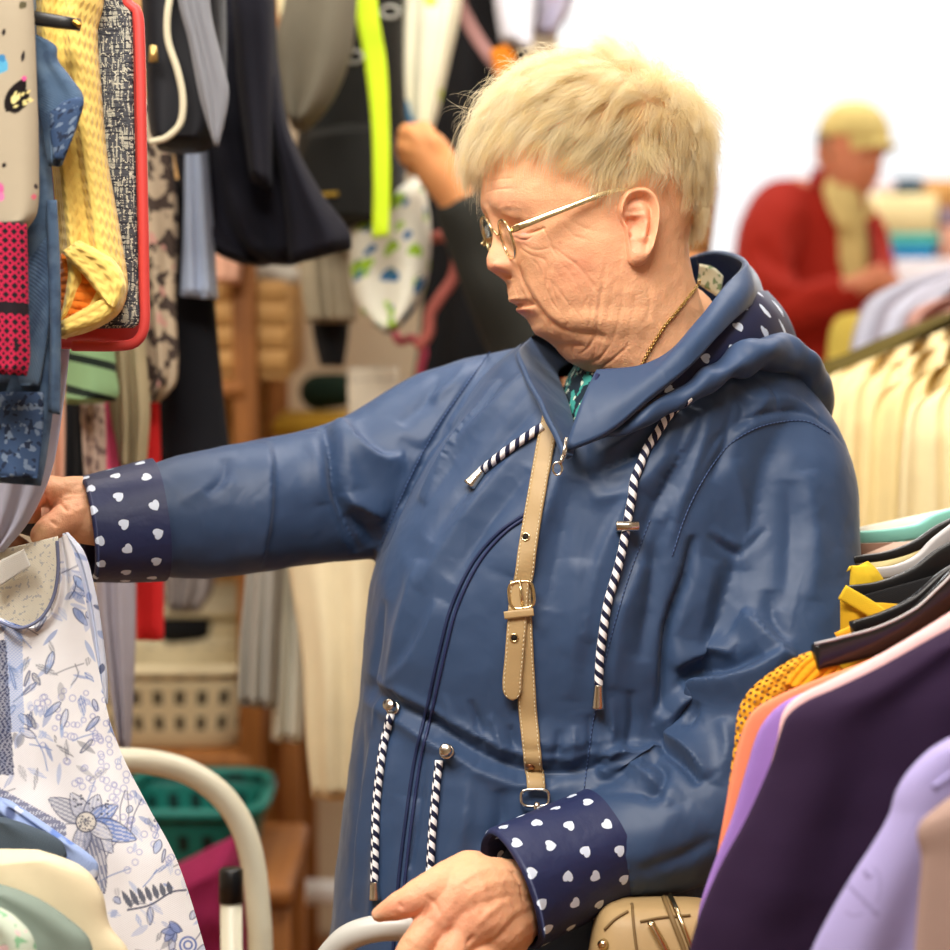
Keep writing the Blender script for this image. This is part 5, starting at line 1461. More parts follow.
# curved tube frame of a trolley or chair back
WHITEP = M('cream_enamel', (232, 226, 202), rough=0.35, spec=0.5, mott=0.03)
fr = thing('tube_frame', 'cream enamelled tube frame with rounded corner under the blouse', 'frame', np.array([*P(200, 950, 2.0)[:2], 0.0]))
q = cr(np.array([(40,760,2.0),(110,760,2.0),(150,762,2.0),(188,772,2.0),(220,794,2.0),(242,826,2.0),(254,870,2.0),(260,930,2.0)], float), 60)
path = P(q[:, 0], q[:, 1], q[:, 2]); path = np.concatenate([path, [[path[-1][0] + 0.004, path[-1][1], 0.4], [path[-1][0] + 0.006, path[-1][1], 0.02]]])
put('tube', loft_me('tube', tube_rings(path, 12.5 * 2.0 / FPX, 18)), WHITEP, fr)
tube('front_leg', np.array([[path[0][0], path[0][1], path[0][2]], [path[0][0], path[0][1], 0.02]]), 0.0125, WHITEP, fr, 14)
tube('lower_rail', np.array([path[-1] + [0, 0, 0.35], [path[0][0], path[0][1], path[-1][2] + 0.35]]), 0.009, WHITEP, fr, 12)
for a in (path[-1], np.array([path[0][0], path[0][1], 0.02])):
    tube('foot', np.array([a, a - [0, 0, 0.02]]), 0.016, BLACKP, fr, 14)
po = thing('post', 'cream post with a black cap beside the rounded tube frame', 'post', np.array([*P(231, 950, 1.93)[:2], 0.0]))
a = P(231, 898, 1.93); 
tube('shaft', np.array([a, [a[0] - 0.006, a[1], 0.02]]), 0.0105, WHITEP, po, 14)
tube('cap', np.array([P(231, 868, 1.93), P(231, 870, 1.93), P(231, 902, 1.93)]), [0.0095, 0.0115, 0.0120], BLACKP, po, 14)
tube('foot', np.array([[a[0] - 0.006, a[1], 0.02], [a[0] - 0.006, a[1], 0.0]]), 0.016, BLACKP, po, 14)
# her walking frame: the grey handle under her left hand
WK = M('grey_handle_paint', (196, 196, 190), rough=0.35, spec=0.5, mott=0.04)
wk = thing('walker', 'grey tubular walking frame handle under the left hand of the shopper', 'walker', np.array([*P(420, 950, 1.58)[:2], 0.0]))
q = cr(np.array([(318,980,1.60),(330,956,1.59),(348,938,1.58),(374,929,1.575),(405,928,1.572),(440,936,1.575),(480,958,1.585),(520,985,1.60),(560,1010,1.615)], float), 70)
path = P(q[:, 0], q[:, 1], q[:, 2])
path = np.concatenate([[[path[0][0] - 0.012, path[0][1] + 0.05, 0.02], [path[0][0] - 0.01, path[0][1] + 0.02, 0.5]], path, [[path[-1][0] + 0.03, path[-1][1] + 0.03, 0.6], [path[-1][0] + 0.04, path[-1][1] + 0.05, 0.02]]])
put('handle', loft_me('handle', tube_rings(path, 13.5 * 1.58 / FPX, 18)), WK, wk)
for a in (path[0], path[-1]): tube('foot', np.array([a, a - [0, 0, 0.02]]), 0.018, BLACKP, wk, 14)
# ================================================================== the shelf wall and hanging things behind, left
rail('clothes_rail', 'chrome clothes rail for the trousers and dresses behind the case', (-0.95, 2.15, 1.90), (-0.22, 2.15, 1.90), [(-0.93, 2.15, 1.90), (-0.24, 2.15, 1.90)])
rail('clothes_rail', 'chrome rail for the bags and coats above the shelf wall', (-0.75, 2.75, 1.98), (0.10, 2.75, 1.98), [(-0.73, 2.75, 1.98), (0.08, 2.75, 1.98)])
def D(name, label, cat, L, R, d, th, m, **k):
    return drape(name, L, R, d, th, m, label=label, cat=cat, **k)
C = cloth
D('coat', 'peach coat low behind the denim jacket', 'coat', [(40,330),(40,420),(36,520)], [(72,330),(74,420),(72,520)], 2.12, .03, C('peach_wool', (222, 172, 146)), seed=70, folds=3, amp=.008)
D('skirt', 'black skirt between the peach coat and the speckled dress', 'skirt', [(66,380),(66,440),(64,520)], [(90,380),(92,440),(94,520)], 2.10, .03, C('black_cotton', (24, 24, 26)), seed=71, folds=2)
D('dress', 'pinkish speckled dress under the green striped sleeve', 'dress', [(80,395),(82,440),(86,500)], [(104,395),(106,440),(108,500)], 2.09, .03, C('speckled_crepe', (188, 164, 148), [('gt(noise(90.0,2.0),0.56)', (116, 96, 92))]), seed=72, folds=2)
D('top', 'bright pink top beside the speckled dress', 'top', [(96,400),(96,430),(94,480)], [(110,400),(116,440),(122,480)], 2.11, .03, C('pink_jersey', (206, 78, 112)), seed=73, folds=2)
STR = C('green_striped_knit', (142, 178, 130), [('lt(fract(v*29.0+u*1.6+0.15),0.24)', (34, 44, 38))], hs=0.4)
D('sweater', 'pale green sweater with dark stripes, its sleeve under the red edged case', 'sweater', [(60,240),(62,330),(66,375),(66,404)], [(104,240),(112,335),(116,372),(117,398),(100,403)], 2.05, .055, STR, seed=74, folds=1, amp=.003)
D('trousers', 'khaki trousers hanging next to the green striped sweater', 'trousers', [(100,240),(106,350),(108,410),(112,472)], [(142,240),(146,350),(150,410),(146,470)], 2.12, .03, C('khaki_drill', (168, 154, 122)), seed=75, folds=2, amp=.008)
D('dress', 'bright red dress hanging behind the reaching arm', 'dress', [(128,330),(132,420),(135,540),(136,640)], [(158,330),(160,420),(163,540),(164,640)], 2.20, .03, C('red_crepe', (222, 44, 46)), seed=76, folds=1.5, amp=.006)
D('trousers', 'lavender grey trousers hanging below the heart print cuff', 'trousers', [(96,480),(96,600),(108,680),(120,748)], [(134,480),(136,600),(134,680),(130,750)], 2.10, .03, C('lavender_grey', (166, 160, 170)), seed=77, folds=2.5, amp=.006)
PAT = C('brown_abstract_print', (176, 158, 134), [('gt(noise(48.0,3.0),0.52)', (70, 58, 52)), ('gt(noise(30.0,2.0),0.62)', (188, 140, 128))])
D('dress', 'brown and cream patterned dress left of the black striped trousers', 'dress', [(128,100),(132,220),(140,320),(148,402)], [(168,100),(178,215),(176,300),(177,380),(160,402)], 2.16, .035, PAT, seed=78, folds=2, amp=.008)
TRB = C('black_tracksuit', (24, 25, 30), [('max(lt(abs(u-0.060),0.004),lt(abs(u-0.044),0.0025))', (60, 78, 130))])
D('trousers', 'black trousers with blue side stripes hanging in the middle of the rail', 'trousers', [(160,180),(160,290),(158,380),(156,470)], [(206,180),(214,290),(222,380),(232,470)], 2.24, .04, TRB, seed=79, folds=1.5, amp=.008)
D('blouse', 'pale blue blouse tail above the black striped trousers', 'blouse', [(186,120),(184,200),(180,296)], [(206,120),(212,200),(218,299)], 2.18, .03, C('pale_blue_cotton', (166, 178, 200)), seed=80, folds=2)
# black shoulder bag with cream piping
nb_ = thing('shoulder_bag', 'black shoulder bag with cream piping and grey flap hanging at the top', 'bag', P(186, 150, 1.98))
drape('body', [(140,-80),(142,0),(146,70),(150,130),(158,150)], [(222,-80),(226,0),(226,80),(222,130),(206,150)], 2.0, .09, C('black_nylon', (22, 23, 28), rough=.5), nb_, seed=81, folds=1, amp=.003)
q = cr(np.array([(176,-30,1.95),(168,10,1.945),(168,40,1.945),(178,72,1.945),(183,100,1.945),(180,124,1.945),(166,138,1.945),(150,142,1.95)], float), 50)
tube('piping', P(q[:, 0], q[:, 1], q[:, 2]), .0034, C('cream_piping', (206, 198, 170)), nb_, 10)
drape('flap', [(176,-70),(178,0),(188,40),(200,100),(214,146)], [(206,-70),(211,10),(222,60),(229,94),(219,146)], 1.93, .012, C('grey_satin', (122, 124, 130), rough=.5), nb_, seed=82, folds=1.5, amp=.004)
tube('zip_pull', P(np.array([153.5, 153.5]), np.array([46, 62]), 1.94), [.0035, .0048], M('brass_pull', (206, 176, 110), rough=.35, metal=.9, mott=.05), nb_, 10)
# black coat
bc = thing('coat', 'black hooded coat hanging right of the black shoulder bag', 'coat', P(260, 262, 2.2))
BLK = C('black_wool', (27, 27, 36), hs=.4)
drape('body', [(160,-90),(168,60),(170,130),(185,200),(212,250),(240,264)], [(276,-90),(276,0),(280,90),(290,160),(298,210),(302,263)], 2.22, .10, BLK, bc, seed=83, folds=2.5, amp=.012, noise_amp=.008)
drape('sleeve', [(262,60),(272,130),(282,190),(290,264)], [(278,60),(290,130),(320,190),(350,232),(352,248)], 2.16, .05, BLK, bc, seed=84, folds=1.5, amp=.006)
drape('hood', [(228,-40),(234,30),(238,90),(250,180)], [(272,-40),(274,30),(274,90),(272,190)], 2.14, .05, BLK, bc, seed=85, folds=1, amp=.008)
# olive bag, black backpack, lime strap
D('bag', 'olive grey cloth bag hanging left of the lime strap', 'bag', [(290,-90),(284,0),(272,56),(280,100),(292,128)], [(356,-90),(357,0),(350,60),(330,104),(306,130)], 2.45, .08, C('olive_canvas', (104, 98, 84)), seed=86, folds=1.2, amp=.01)
D('cushion', 'pale yellow cloth between the black coat and the olive bag', 'cloth', [(276,-80),(278,0),(280,24)], [(306,-80),(304,0),(292,22)], 2.6, .03, C('pale_yellow', (226, 218, 176)), seed=87)
bp_ = thing('backpack', 'black backpack hanging behind the lime green strap', 'backpack', P(350, 232, 2.62))
drape('body', [(322,-80),(312,60),(298,130),(294,190),(310,228)], [(404,-80),(404,60),(406,120),(404,190),(392,230)], 2.66, .14, C('backpack_nylon', (24, 24, 22), rough=.6), bp_, seed=88, folds=1.5, amp=.01)
drape('pocket', [(308,130),(300,160),(300,190),(314,218)], [(388,120),(396,150),(396,190),(384,222)], 2.60, .06, C('backpack_nylon', (24, 24, 22)), bp_, seed=89, folds=1, amp=.006)
tube('logo_bar', P(np.array([312, 338]), np.array([196, 194]), 2.565), .003, C('dull_gold', (150, 120, 40)), bp_, 8)
D('strap', 'bright lime green strap hanging over the black backpack', 'strap', [(354,-60),(355,10),(364,60),(371,120),(373,180),(372,238)], [(374,-60),(378,10),(386,60),(389,120),(390,180),(389,236)], 2.52, .006, C('lime_webbing', (202, 232, 44)), seed=90, folds=.5, amp=.001)
for k, (a, b, lb) in enumerate((((344,52),(364,62),'silver buckle beside the lime green strap'), ((382,6),(398,18),'silver buckle right of the lime green strap top'))):
    t_ = np.linspace(0, 6.283, 20); q = P((a[0]+b[0])/2 + 9*np.cos(t_), (a[1]+b[1])/2 + 6*np.sin(t_), 2.5)
    mark(put('buckle', loft_me('buckle', tube_rings(q, .0022, 8), caps=(False, False)), M('dull_steel', (150, 148, 140), rough=.5, metal=.8)), lb, 'buckle')
BAGP = C('blue_dotted_cotton', (226, 222, 196), [('gt(noise(16.0,1.0),0.67)', (70, 130, 170)), ('gt(noise(13.0,1.0),0.68)', (190, 206, 90))])
D('tote_bag', 'cream cloth tote hanging right of the black backpack', 'bag', [(404,-80),(400,20),(402,100),(412,150)], [(462,-80),(462,0),(448,70),(436,120),(424,156)], 2.72, .06, BAGP, seed=91, folds=2, amp=.01)
FLB = C('blue_green_flower_print', (232, 230, 214), [('gt(noise(24.0,1.0),0.60)', (52, 110, 160)), ('gt(noise(29.0,1.0),0.60)', (160, 200, 60)), ('gt(noise(60.0,2.0),0.68)', (90, 120, 100))])
D('tote_bag', 'white tote with blue and green flowers below the black backpack', 'bag', [(352,226),(349,255),(352,290),(362,315),(382,332)], [(422,172),(430,220),(429,270),(418,306),(396,331)], 2.64, .07, FLB, seed=92, folds=1.2, amp=.008)
D('scarf', 'beige pleated cloth hanging below the black coat', 'scarf', [(300,236),(300,280),(306,322)], [(352,236),(356,280),(356,322)], 2.72, .05, C('beige_pleats', (170, 158, 134)), seed=93, folds=4, amp=.012)
D('shoe_bag', 'small black pouch under the beige pleated cloth', 'bag', [(310,312),(314,340),(320,366)], [(350,316),(348,340),(344,366)], 2.78, .05, C('black_cotton', (24, 24, 26)), seed=94, folds=1)
# coral hanger
q = cr(np.array([(412,-130,2.78),(414,60,2.80),(416,200,2.80),(426,238,2.76),(444,236,2.70),(456,250,2.66),(454,276,2.66),(440,298,2.66),(430,314,2.66),(428,334,2.66),(416,348,2.66)], float), 110)
mark(put('coat_hanger', loft_me('coat_hanger', tube_rings(P(q[:, 0], q[:, 1], q[:, 2]), np.interp(q[:, 1], [200, 238], [2.0, 6.2]) * 2.6 / FPX, 12)), C('coral_padding', (186, 104, 94))), 'coral padded hanger curling below the arm of the woman behind', 'hanger')
q = cr(np.array([(392,-130,2.80),(392,100,2.80),(394,330,2.80),(400,342,2.76),(412,338,2.74),(424,350,2.74),(420,372,2.74),(424,392,2.74)], float), 110)
mark(put('ribbon', loft_me('ribbon', tube_rings(P(q[:, 0], q[:, 1], q[:, 2]), np.interp(q[:, 1], [300, 340], [1.5, 4]) * 2.74 / FPX, 10)), C('rose_ribbon', (188, 70, 96))), 'rose red ribbon dangling above the white price card', 'ribbon')
D('price_card', 'blank white price card with faint lines, hanging over the far shoulder', 'card', [(347,368),(348,400),(350,432)], [(398,366),(400,400),(402,432)], 2.80, .006, C('card_white', (228, 218, 196), [('lt(fract(v*60.0),0.16)*gt(noise2(u*300.0,v*60.0,1.0),0.5)*lt(v,0.02)', (150, 140, 128))]), seed=95, folds=.5, amp=.001, nr=20)
D('plastic_bag', 'greyish clear plastic bag hanging behind the far shoulder', 'bag', [(440,-80),(436,150),(436,340),(440,470)], [(520,-80),(520,150),(526,340),(530,470)], 3.42, .08, C('grey_plastic', (150, 146, 130), rough=.4), seed=96, folds=3, amp=.015)
D('coat', 'black coat hanging behind the arm of the woman behind', 'coat', [(440,-80),(432,60),(424,180),(420,330),(410,400)], [(530,-80),(528,40),(528,160),(530,300),(530,400)], 3.25, .10, C('black_cotton', (24, 24, 26)), seed=97, folds=2, amp=.015)
D('blouse', 'white blouse high up beside the window', 'blouse', [(486,-80),(494,0),(500,40)], [(540,-80),(536,0),(532,52)], 3.1, .05, C('white_viscose', (226, 228, 240)), seed=98, folds=2, amp=.01)
D('blouse', 'pale blue and pink blouse at the top edge beside the window', 'blouse', [(530,-80),(528,0),(526,34)], [(580,-80),(574,0),(556,36)], 3.3, .05, C('pale_pink_blue', (208, 204, 226), [('gt(noise(14.0,1.0),0.56)', (228, 196, 204))]), seed=99, folds=2, amp=.01)
q = cr(np.array([(428,-110,2.75),(446,-30,2.78),(462,10,2.8),(476,36,2.8),(490,56,2.8),(506,76,2.8)], float), 30)
mark(put('strap', loft_me('strap', tube_rings(P(q[:, 0], q[:, 1], q[:, 2]), 8 * 2.9 / FPX, 12, rad2=.004)), C('mauve_webbing', (150, 112, 108))), 'mauve strap running down to the orange tag above the white hair', 'strap')
D('tag', 'orange tag above the white hair of the shopper', 'tag', [(490,50),(494,70),(502,88)], [(506,44),(516,58),(514,80)], 2.79, .008, C('orange_card', (206, 122, 32)), seed=100, nr=16)
rail('clothes_rail', 'chrome rail for the black coat and blouses beside the window', (0.0, 3.30, 1.96), (0.30, 3.30, 1.96), [(0.02, 3.30, 1.96), (0.28, 3.30, 1.96)])
# shelf unit against the partition
WOOD = M('shelf_wood', (150, 96, 46), [('sstep(0.4,0.7,noise2(x*60.0,z*5.0,3.0))*0.6', (112, 66, 28))], height='noise2(x*200.0,z*12.0,3.0)', hs=.15, rough=.6, mott=.15)
PINE = M('pine_board', (196, 152, 92), [('sstep(0.4,0.7,noise2(x*6.0,z*60.0,3.0))*0.5', (164, 118, 62))], rough=.6, mott=.1)
su = thing('shelf_unit', 'brown wooden shelf unit behind the hanging clothes', 'shelf unit', np.array([-0.42, 3.1, 0.0]))
def at_z(px, py, d): return P(px, py, d)
zs = [P(250, 378, 2.95)[2], P(200, 648, 3.2)[2], P(190, 758, 2.95)[2], 0.12]
xl, xr = P(60, 500, 2.9)[0], P(345, 500, 2.9)[0]
xm = P(243, 500, 2.86)[0]
for k, z in enumerate(zs):
    lm('shelf', box(((xl + xm) / 2, 3.12 if k != 1 else 3.27, z - .012), (xm - xl, .5 if k != 1 else .2, .024), bev=.004), WOOD if k != 1 else PINE, su)
for x_ in (xm, xl):
    lm('upright', box((x_, 2.89, .93), (.034, .034, 1.86), bev=.004), WOOD, su)
    lm('upright', box((x_, 3.36, .93), (.034, .034, 1.86), bev=.004), WOOD, su)
lm('back_board', box(((xl + xm) / 2, 3.385, .93), (xm - xl, .012, 1.86), bev=.003), PINE, su)
# crates and baskets
def basket(name, label, cx, cy, z, sx, sy, h, m, slots=True, flare=1.18, cat='basket'):
    t = thing(name, label, cat, np.array([cx, cy, z]))
    a = np.linspace(0, 2 * np.pi, 80, endpoint=False)
    shp = lambda k, zz: np.stack([cx + np.sign(np.cos(a)) * np.abs(np.cos(a)) ** .45 * sx / 2 * k, cy + np.sign(np.sin(a)) * np.abs(np.sin(a)) ** .45 * sy / 2 * k, np.full(80, zz)], -1)
    out = [shp(.96, z), shp(1, z + .006)] + [shp(1 + (flare - 1) * f, z + h * f) for f in (.25, .5, .75, 1)] + [shp(flare - .02, z + h)] + [shp(1 + (flare - 1) * f - .03, z + h * f) for f in (.75, .5, .25, .04)]
    put('tub', loft_me('tub', np.array(out)), m, t)
    rim = shp(flare + .02, z + h); rim = np.concatenate([rim, rim[:2]])
    put('rim', loft_me('rim', tube_rings(rim, .009, 10)), m, t)
    return t
def painted_slots(name, rgb):
    return M(name, rgb, [('max(lt(fract(u*42.0),0.0),lt(fract(u*32.0),0.42)*lt(fract(v*24.0+0.2),0.55)*gt(v,0.02)*lt(v,0.16))', tuple(int(c * .32) for c in rgb))], rough=.5, mott=.06)  # holes are only painted: squares of the plastic colour darkened like shaded gaps
p_ = P(168, 750, 2.92)
basket('laundry_basket', 'cream plastic laundry basket with square holes painted dark on the middle shelf', p_[0] - .02, 3.03, zs[2], .25, .24, .125, painted_slots('cream_lattice_plastic', (222, 208, 170)))
p_ = P(190, 650, 2.92)
basket('bowl', 'cream plastic bowl holding a black pouch, above the laundry basket', p_[0] - .02, 3.27, zs[1], .20, .17, .05, M('cream_plastic', (206, 194, 162), rough=.5, mott=.06), cat='bowl')
mark(put('pouch', loft_me('pouch', ball_rings(P(np.array([172, 200]), np.array([630, 628]), 3.24), [.022, .02], 16)), C('black_cotton', (24, 24, 26))), 'black pouch lying in the cream plastic bowl', 'pouch')
D('towel', 'grey striped towel hanging over the cream bowl', 'towel', [(168,386),(164,500),(164,590),(168,612)], [(214,386),(216,500),(214,585),(200,612)], 2.90, .05, C('grey_striped_terry', (148, 140, 136), [('lt(fract(u*60.0),0.3)', (96, 88, 90))]), seed=101, folds=3, amp=.01)
cr_t = thing('crate', 'pale wooden crate on the top shelf above the reaching arm', 'crate', np.array([P(256, 376, 2.9)[0], 3.02, zs[0]]))
x0, x1 = P(190, 330, 2.9)[0], P(286, 330, 2.9)[0]; zt = P(250, 285, 2.9)[2]
for yy in (2.90, 3.14):
    for k in range(4):
        lm('slat', box(((x0 + x1) / 2, yy, zs[0] + .012 + (zt - zs[0]) * (k + .5) / 4.1), (x1 - x0, .012, (zt - zs[0]) / 4.6), bev=.003), PINE, cr_t)
for xx in (x0, x1):
    lm('end_panel', box((xx, 3.02, (zs[0] + zt) / 2 + .002), (.014, .24, zt - zs[0] - .004), bev=.003), PINE, cr_t)
lm('base', box(((x0 + x1) / 2, 3.02, zs[0] + .006), (x1 - x0, .24, .01), bev=.002), PINE, cr_t)
rolls = [((236, 276), (262, 274), (224, 214, 186), 'cream rolled cloth lying across the wooden crate'), ((262, 270), (290, 276), (206, 202, 190), 'off white rolled cloth at the right end of the wooden crate')]
for a, b, c_, lb in rolls:
    mark(put('rolled_cloth', loft_me('rolled_cloth', ball_rings(P(np.array([a[0], b[0]]), np.array([a[1], b[1]]), 2.96), [.018, .016], 14)), C('roll_%d' % c_[0], c_)), lb, 'cloth')
D('cloth', 'peach cloth hanging beside the black striped trousers', 'cloth', [(206,215),(210,250),(214,282)], [(238,200),(244,240),(240,284)], 2.84, .05, C('peach_wool', (222, 172, 146)), seed=102, folds=2)
mark(put('cap', loft_me('cap', ball_rings(P(np.array([318, 340]), np.array([392, 390]), 3.25), [.03, .028], 14)), C('dark_green_felt', (26, 44, 34))), 'dark green cap lying under the beige pleated cloth', 'cap')
lm_ = lm('folded_cloth', box(P(316, 424, 3.2), (.13, .14, .03), bev=.008), C('mustard_cloth', (190, 150, 50)))
mark(lm_, 'mustard folded cloth under the dark green cap', 'cloth')
bx = lm('box', box(P(322, 452, 3.22) - np.array([-.045, 0, .06]), (.20, .24, .13), bev=.006), C('tan_cardboard', (198, 164, 124), rough=.8))
mark(bx, 'tan cardboard box below the mustard cloth', 'box')
tb = thing('side_table', 'brown wooden side table under the cardboard box', 'table', np.array([P(322, 452, 3.22)[0], 3.18, 0.0]))
bz = P(322, 452, 3.22)[2] - .06 - .065 - .055
lm('tabletop', box((P(322, 452, 3.22)[0] + .05, 3.17, bz + .04), (.22, .36, .03), bev=.006), WOOD, tb)
for sx in (-.04, .14):
    for sy in (-.15, .15):
        lm('leg', box((P(322, 452, 3.22)[0] + sx, 3.17 + sy, (bz + .025) / 2), (.03, .03, bz + .025), bev=.004), WOOD, tb)
# coats hanging low behind the shopper
D('jacket', 'grey jacket hanging below the reaching arm', 'jacket', [(252,470),(246,570),(240,640),(238,704)], [(280,470),(284,570),(280,640),(276,708)], 2.30, .05, C('grey_marl', (164, 160, 150)), seed=103, folds=2, amp=.01)
D('jacket', 'pale grey jacket between the grey jacket and the long cream coat', 'jacket', [(272,480),(274,580),(274,660),(270,740)], [(304,480),(308,580),(306,660),(302,742)], 2.34, .05, C('pale_grey_wool', (204, 200, 184)), seed=104, folds=2, amp=.01)
D('coat', 'long cream coat hanging right behind the navy jacket', 'coat', [(276,470),(290,580),(302,660),(306,740),(312,797)], [(372,470),(376,570),(374,660),(370,740),(364,800)], 2.26, .07, C('cream_wool', (236, 220, 182)), seed=105, folds=2, amp=.010)
ra, rb = P(246, 484, 2.32), P(425, 484, 2.32)
rk = thing('clothes_rack', 'chrome rack with one upright carrying the cream and grey coats behind the reaching arm', 'clothes rack', np.array([rb[0], rb[1], 0.0]))
tube('rail', np.array([ra, rb]), .012, CHROME, rk, 12)
tube('upright', np.array([rb + [0, 0, .012], [rb[0], rb[1], .03]]), .014, CHROME, rk, 12)
tube('foot', np.array([[rb[0] - .15, rb[1], .015], [rb[0] + .2, rb[1], .015]]), .015, CHROME, rk, 12)
# floor level: teal basket, magenta cloth, white rail
tq = P(186, 868, 2.62)
basket('basket', 'teal plastic basket on the low shelf seen through the cream frame', tq[0], 2.64, tq[2] - .02, .16, .16, .085, painted_slots('teal_lattice_plastic', (20, 106, 96)))
stt = thing('stool', 'dark low stool carrying the teal basket', 'stool', np.array([tq[0], 2.64, 0.0]))
lm('seat', box((tq[0], 2.64, tq[2] - .035), (.28, .28, .03), bev=.006), WOOD, stt)
for sx in (-.12, .12):
    for sy in (-.12, .12): lm('leg', box((tq[0] + sx, 2.64 + sy, (tq[2] - .05) / 2), (.03, .03, tq[2] - .05), bev=.004), WOOD, stt)
D('blanket', 'magenta blanket bundled below the teal basket', 'blanket', [(150,880),(150,940),(150,1010)], [(236,836),(244,900),(250,1010)], 2.5, .14, C('magenta_fleece', (142, 36, 78)), seed=106, folds=2, amp=.012, noise_amp=.01)
wr_ = thing('bench', 'white painted bench rail low behind the navy jacket', 'bench', np.array([P(300, 895, 3.2)[0], 3.2, 0.0]))
a, b = P(292, 892, 3.25), P(380, 892, 3.25)
lm('rail', box((a + b) / 2, (b[0] - a[0] + .1, .03, .036), bev=.006), WFRAME, wr_)
for x_ in (a[0] - .03, b[0] + .03): lm('leg', box((x_, (a[1]), a[2] / 2 - .009), (.03, .03, a[2] - .018), bev=.004), WFRAME, wr_)
# ================================================================== clothes rack on the right, close by
def rack(name, label, a, b, z, r=.0125):
    t = thing(name, label, 'clothes rack', np.array([(a[0] + b[0]) / 2, (a[1] + b[1]) / 2, 0.0]))
    tube('rail', np.array([[a[0], a[1], z], [b[0], b[1], z]]), r, CHROME, t, 14)
    for q in (a, b):
        tube('upright', np.array([[q[0], q[1], z + .012], [q[0], q[1], .03]]), r, CHROME, t, 14)
        tube('foot', np.array([[q[0] - .04, q[1], .015], [q[0] + .22, q[1], .015]]), .015, CHROME, t, 12)
    return t
rack('clothes_rack', 'chrome clothes rack holding the garments at the lower right', (.50, 1.02), (.50, 1.93), 1.30)
def garment(name, label, cat, L, d, th, m, seed, R=None, folds=2.5, amp=.006, **k):
    n = len(L)
    R = R or [(1130, L[0][1] - 60), (1140, 700), (1140, 850), (1130, 1010)]
    return drape(name, L, R, d, th, m, label=label, cat=cat, seed=seed, folds=folds, amp=amp, nr=k.pop('nr', 90), nc=k.pop('nc', 90), **k)
garment('jacket', 'taupe jacket at the right edge, nearest of the hanging garments', 'jacket', [(960,792),(936,810),(920,824),(917,836),(921,856),(918,900),(914,960),(912,1010)], 1.22, .035, C('taupe_wool', (158, 132, 122)), 110, amp=.004)
o = garment('sweatshirt', 'lavender sweatshirt with a faint printed mark in front of the dark purple cardigan', 'sweatshirt', [(960,732),(930,750),(908,772),(896,792),(889,815),(874,842),(852,876),(832,910),(812,950),(792,1010)], 1.29, .035, None, 111, nr=230, nc=300, amp=.005)
x, y, d = pix(wco(o)); pt = Paint(x, y, (162, 153, 200)); INK = (104, 92, 128)
r_ = np.random.default_rng(5)
for k in range(11):
    cx_, cy_ = 849 + k * 2.8, 886 + k * 2.9
    for j in range(2): a_ = r_.uniform(0, 3.1); pt.line([(cx_ - 2 * math.cos(a_), cy_ - 2 * math.sin(a_)), (cx_ + 2 * math.cos(a_), cy_ + 2 * math.sin(a_))], .55, INK, .75)
pt.line([(864, 871), (867, 877), (872, 876)], 1.0, INK, .8); pt.line([(866, 872), (869, 879)], .8, INK, .7)
pt.line([(874, 868), (878, 873), (880, 882), (880, 892), (877, 902)], .8, INK, .45)
pt.line([(846, 912), (853, 916), (862, 914)], .9, INK, .4)
painted(o, 'lavender_fleece', pt.c, rough=.9)
drape('neckline', [(930,786),(940,778),(960,764)], [(936,792),(946,786),(966,776)], 1.262, .006, C('lavender_rib', (150, 142, 190)), o, nr=20, nc=24, folds=.5, amp=.0005)
garment('cardigan', 'dark purple cardigan, largest of the garments at the lower right', 'cardigan', [(960,622),(915,648),(872,671),(836,688),(806,701),(787,716),(779,736),(770,766),(747,816),(717,872),(694,930),(676,1010)], 1.38, .04, C('dark_purple_knit', (44, 28, 54), hs=.35), 112, amp=.007, folds=3.2, noise_amp=.003)
garment('top', 'pale pink top showing as a thin edge above the dark purple cardigan', 'top', [(960,606),(905,640),(866,662),(826,682),(798,696),(783,712),(777,740),(765,780),(740,840),(715,900),(700,1010)], 1.415, .016, C('pale_pink', (240, 190, 190)), 113, amp=.002)
garment('shirt', 'violet shirt between the dark purple cardigan and the coral top', 'shirt', [(950,618),(880,664),(830,684),(800,694),(776,708),(759,730),(746,770),(731,820),(712,868),(698,915),(690,1010)], 1.445, .018, C('violet_satin', (150, 116, 190), rough=.55), 114, amp=.003)
garment('top', 'coral top between the violet shirt and the mustard crochet cardigan', 'top', [(950,612),(905,640),(868,660),(815,680),(775,697),(752,712),(741,735),(732,770),(724,815),(716,860),(706,930),(700,1010)], 1.475, .018, C('coral_cotton', (240, 140, 104)), 115, amp=.003)
MESH = M('mustard_crochet', (226, 160, 34), height='abs(sin(u*300.0))+abs(sin(v*300.0))', hs=.8, hd=.002, rough=.85, sheen=.2, mott=.12,
         alpha='U=u*215.0; V=v*240.0; r=floor(V); p=fract(U+0.5*(r%2.0))-0.5; q=fract(V)-0.5; max(gt(p*p+q*q,0.085),gt(0.012,v))')
mc = thing('cardigan', 'mustard crochet cardigan on a black hanger beside the navy sleeve', 'cardigan', P(790, 775, 1.50))
drape('body', [(828,646),(800,655),(768,674),(748,692),(738,712),(734,745),(728,790),(724,840),(720,900)], [(838,668),(850,690),(850,720),(850,760),(850,900)], 1.505, .014, MESH, mc, nr=80, nc=60, folds=1.5, amp=.003, seed=116)
drape('ribbed_yoke', [(822,647),(800,664),(785,684)], [(846,672),(838,690),(820,700)], 1.496, .010, C('mustard_rib', (228, 156, 30), height='abs(sin(u*500.0))+noise(200.0)', hs=.8, hd=.002), mc, nr=40, nc=40, folds=1, amp=.002, seed=117)
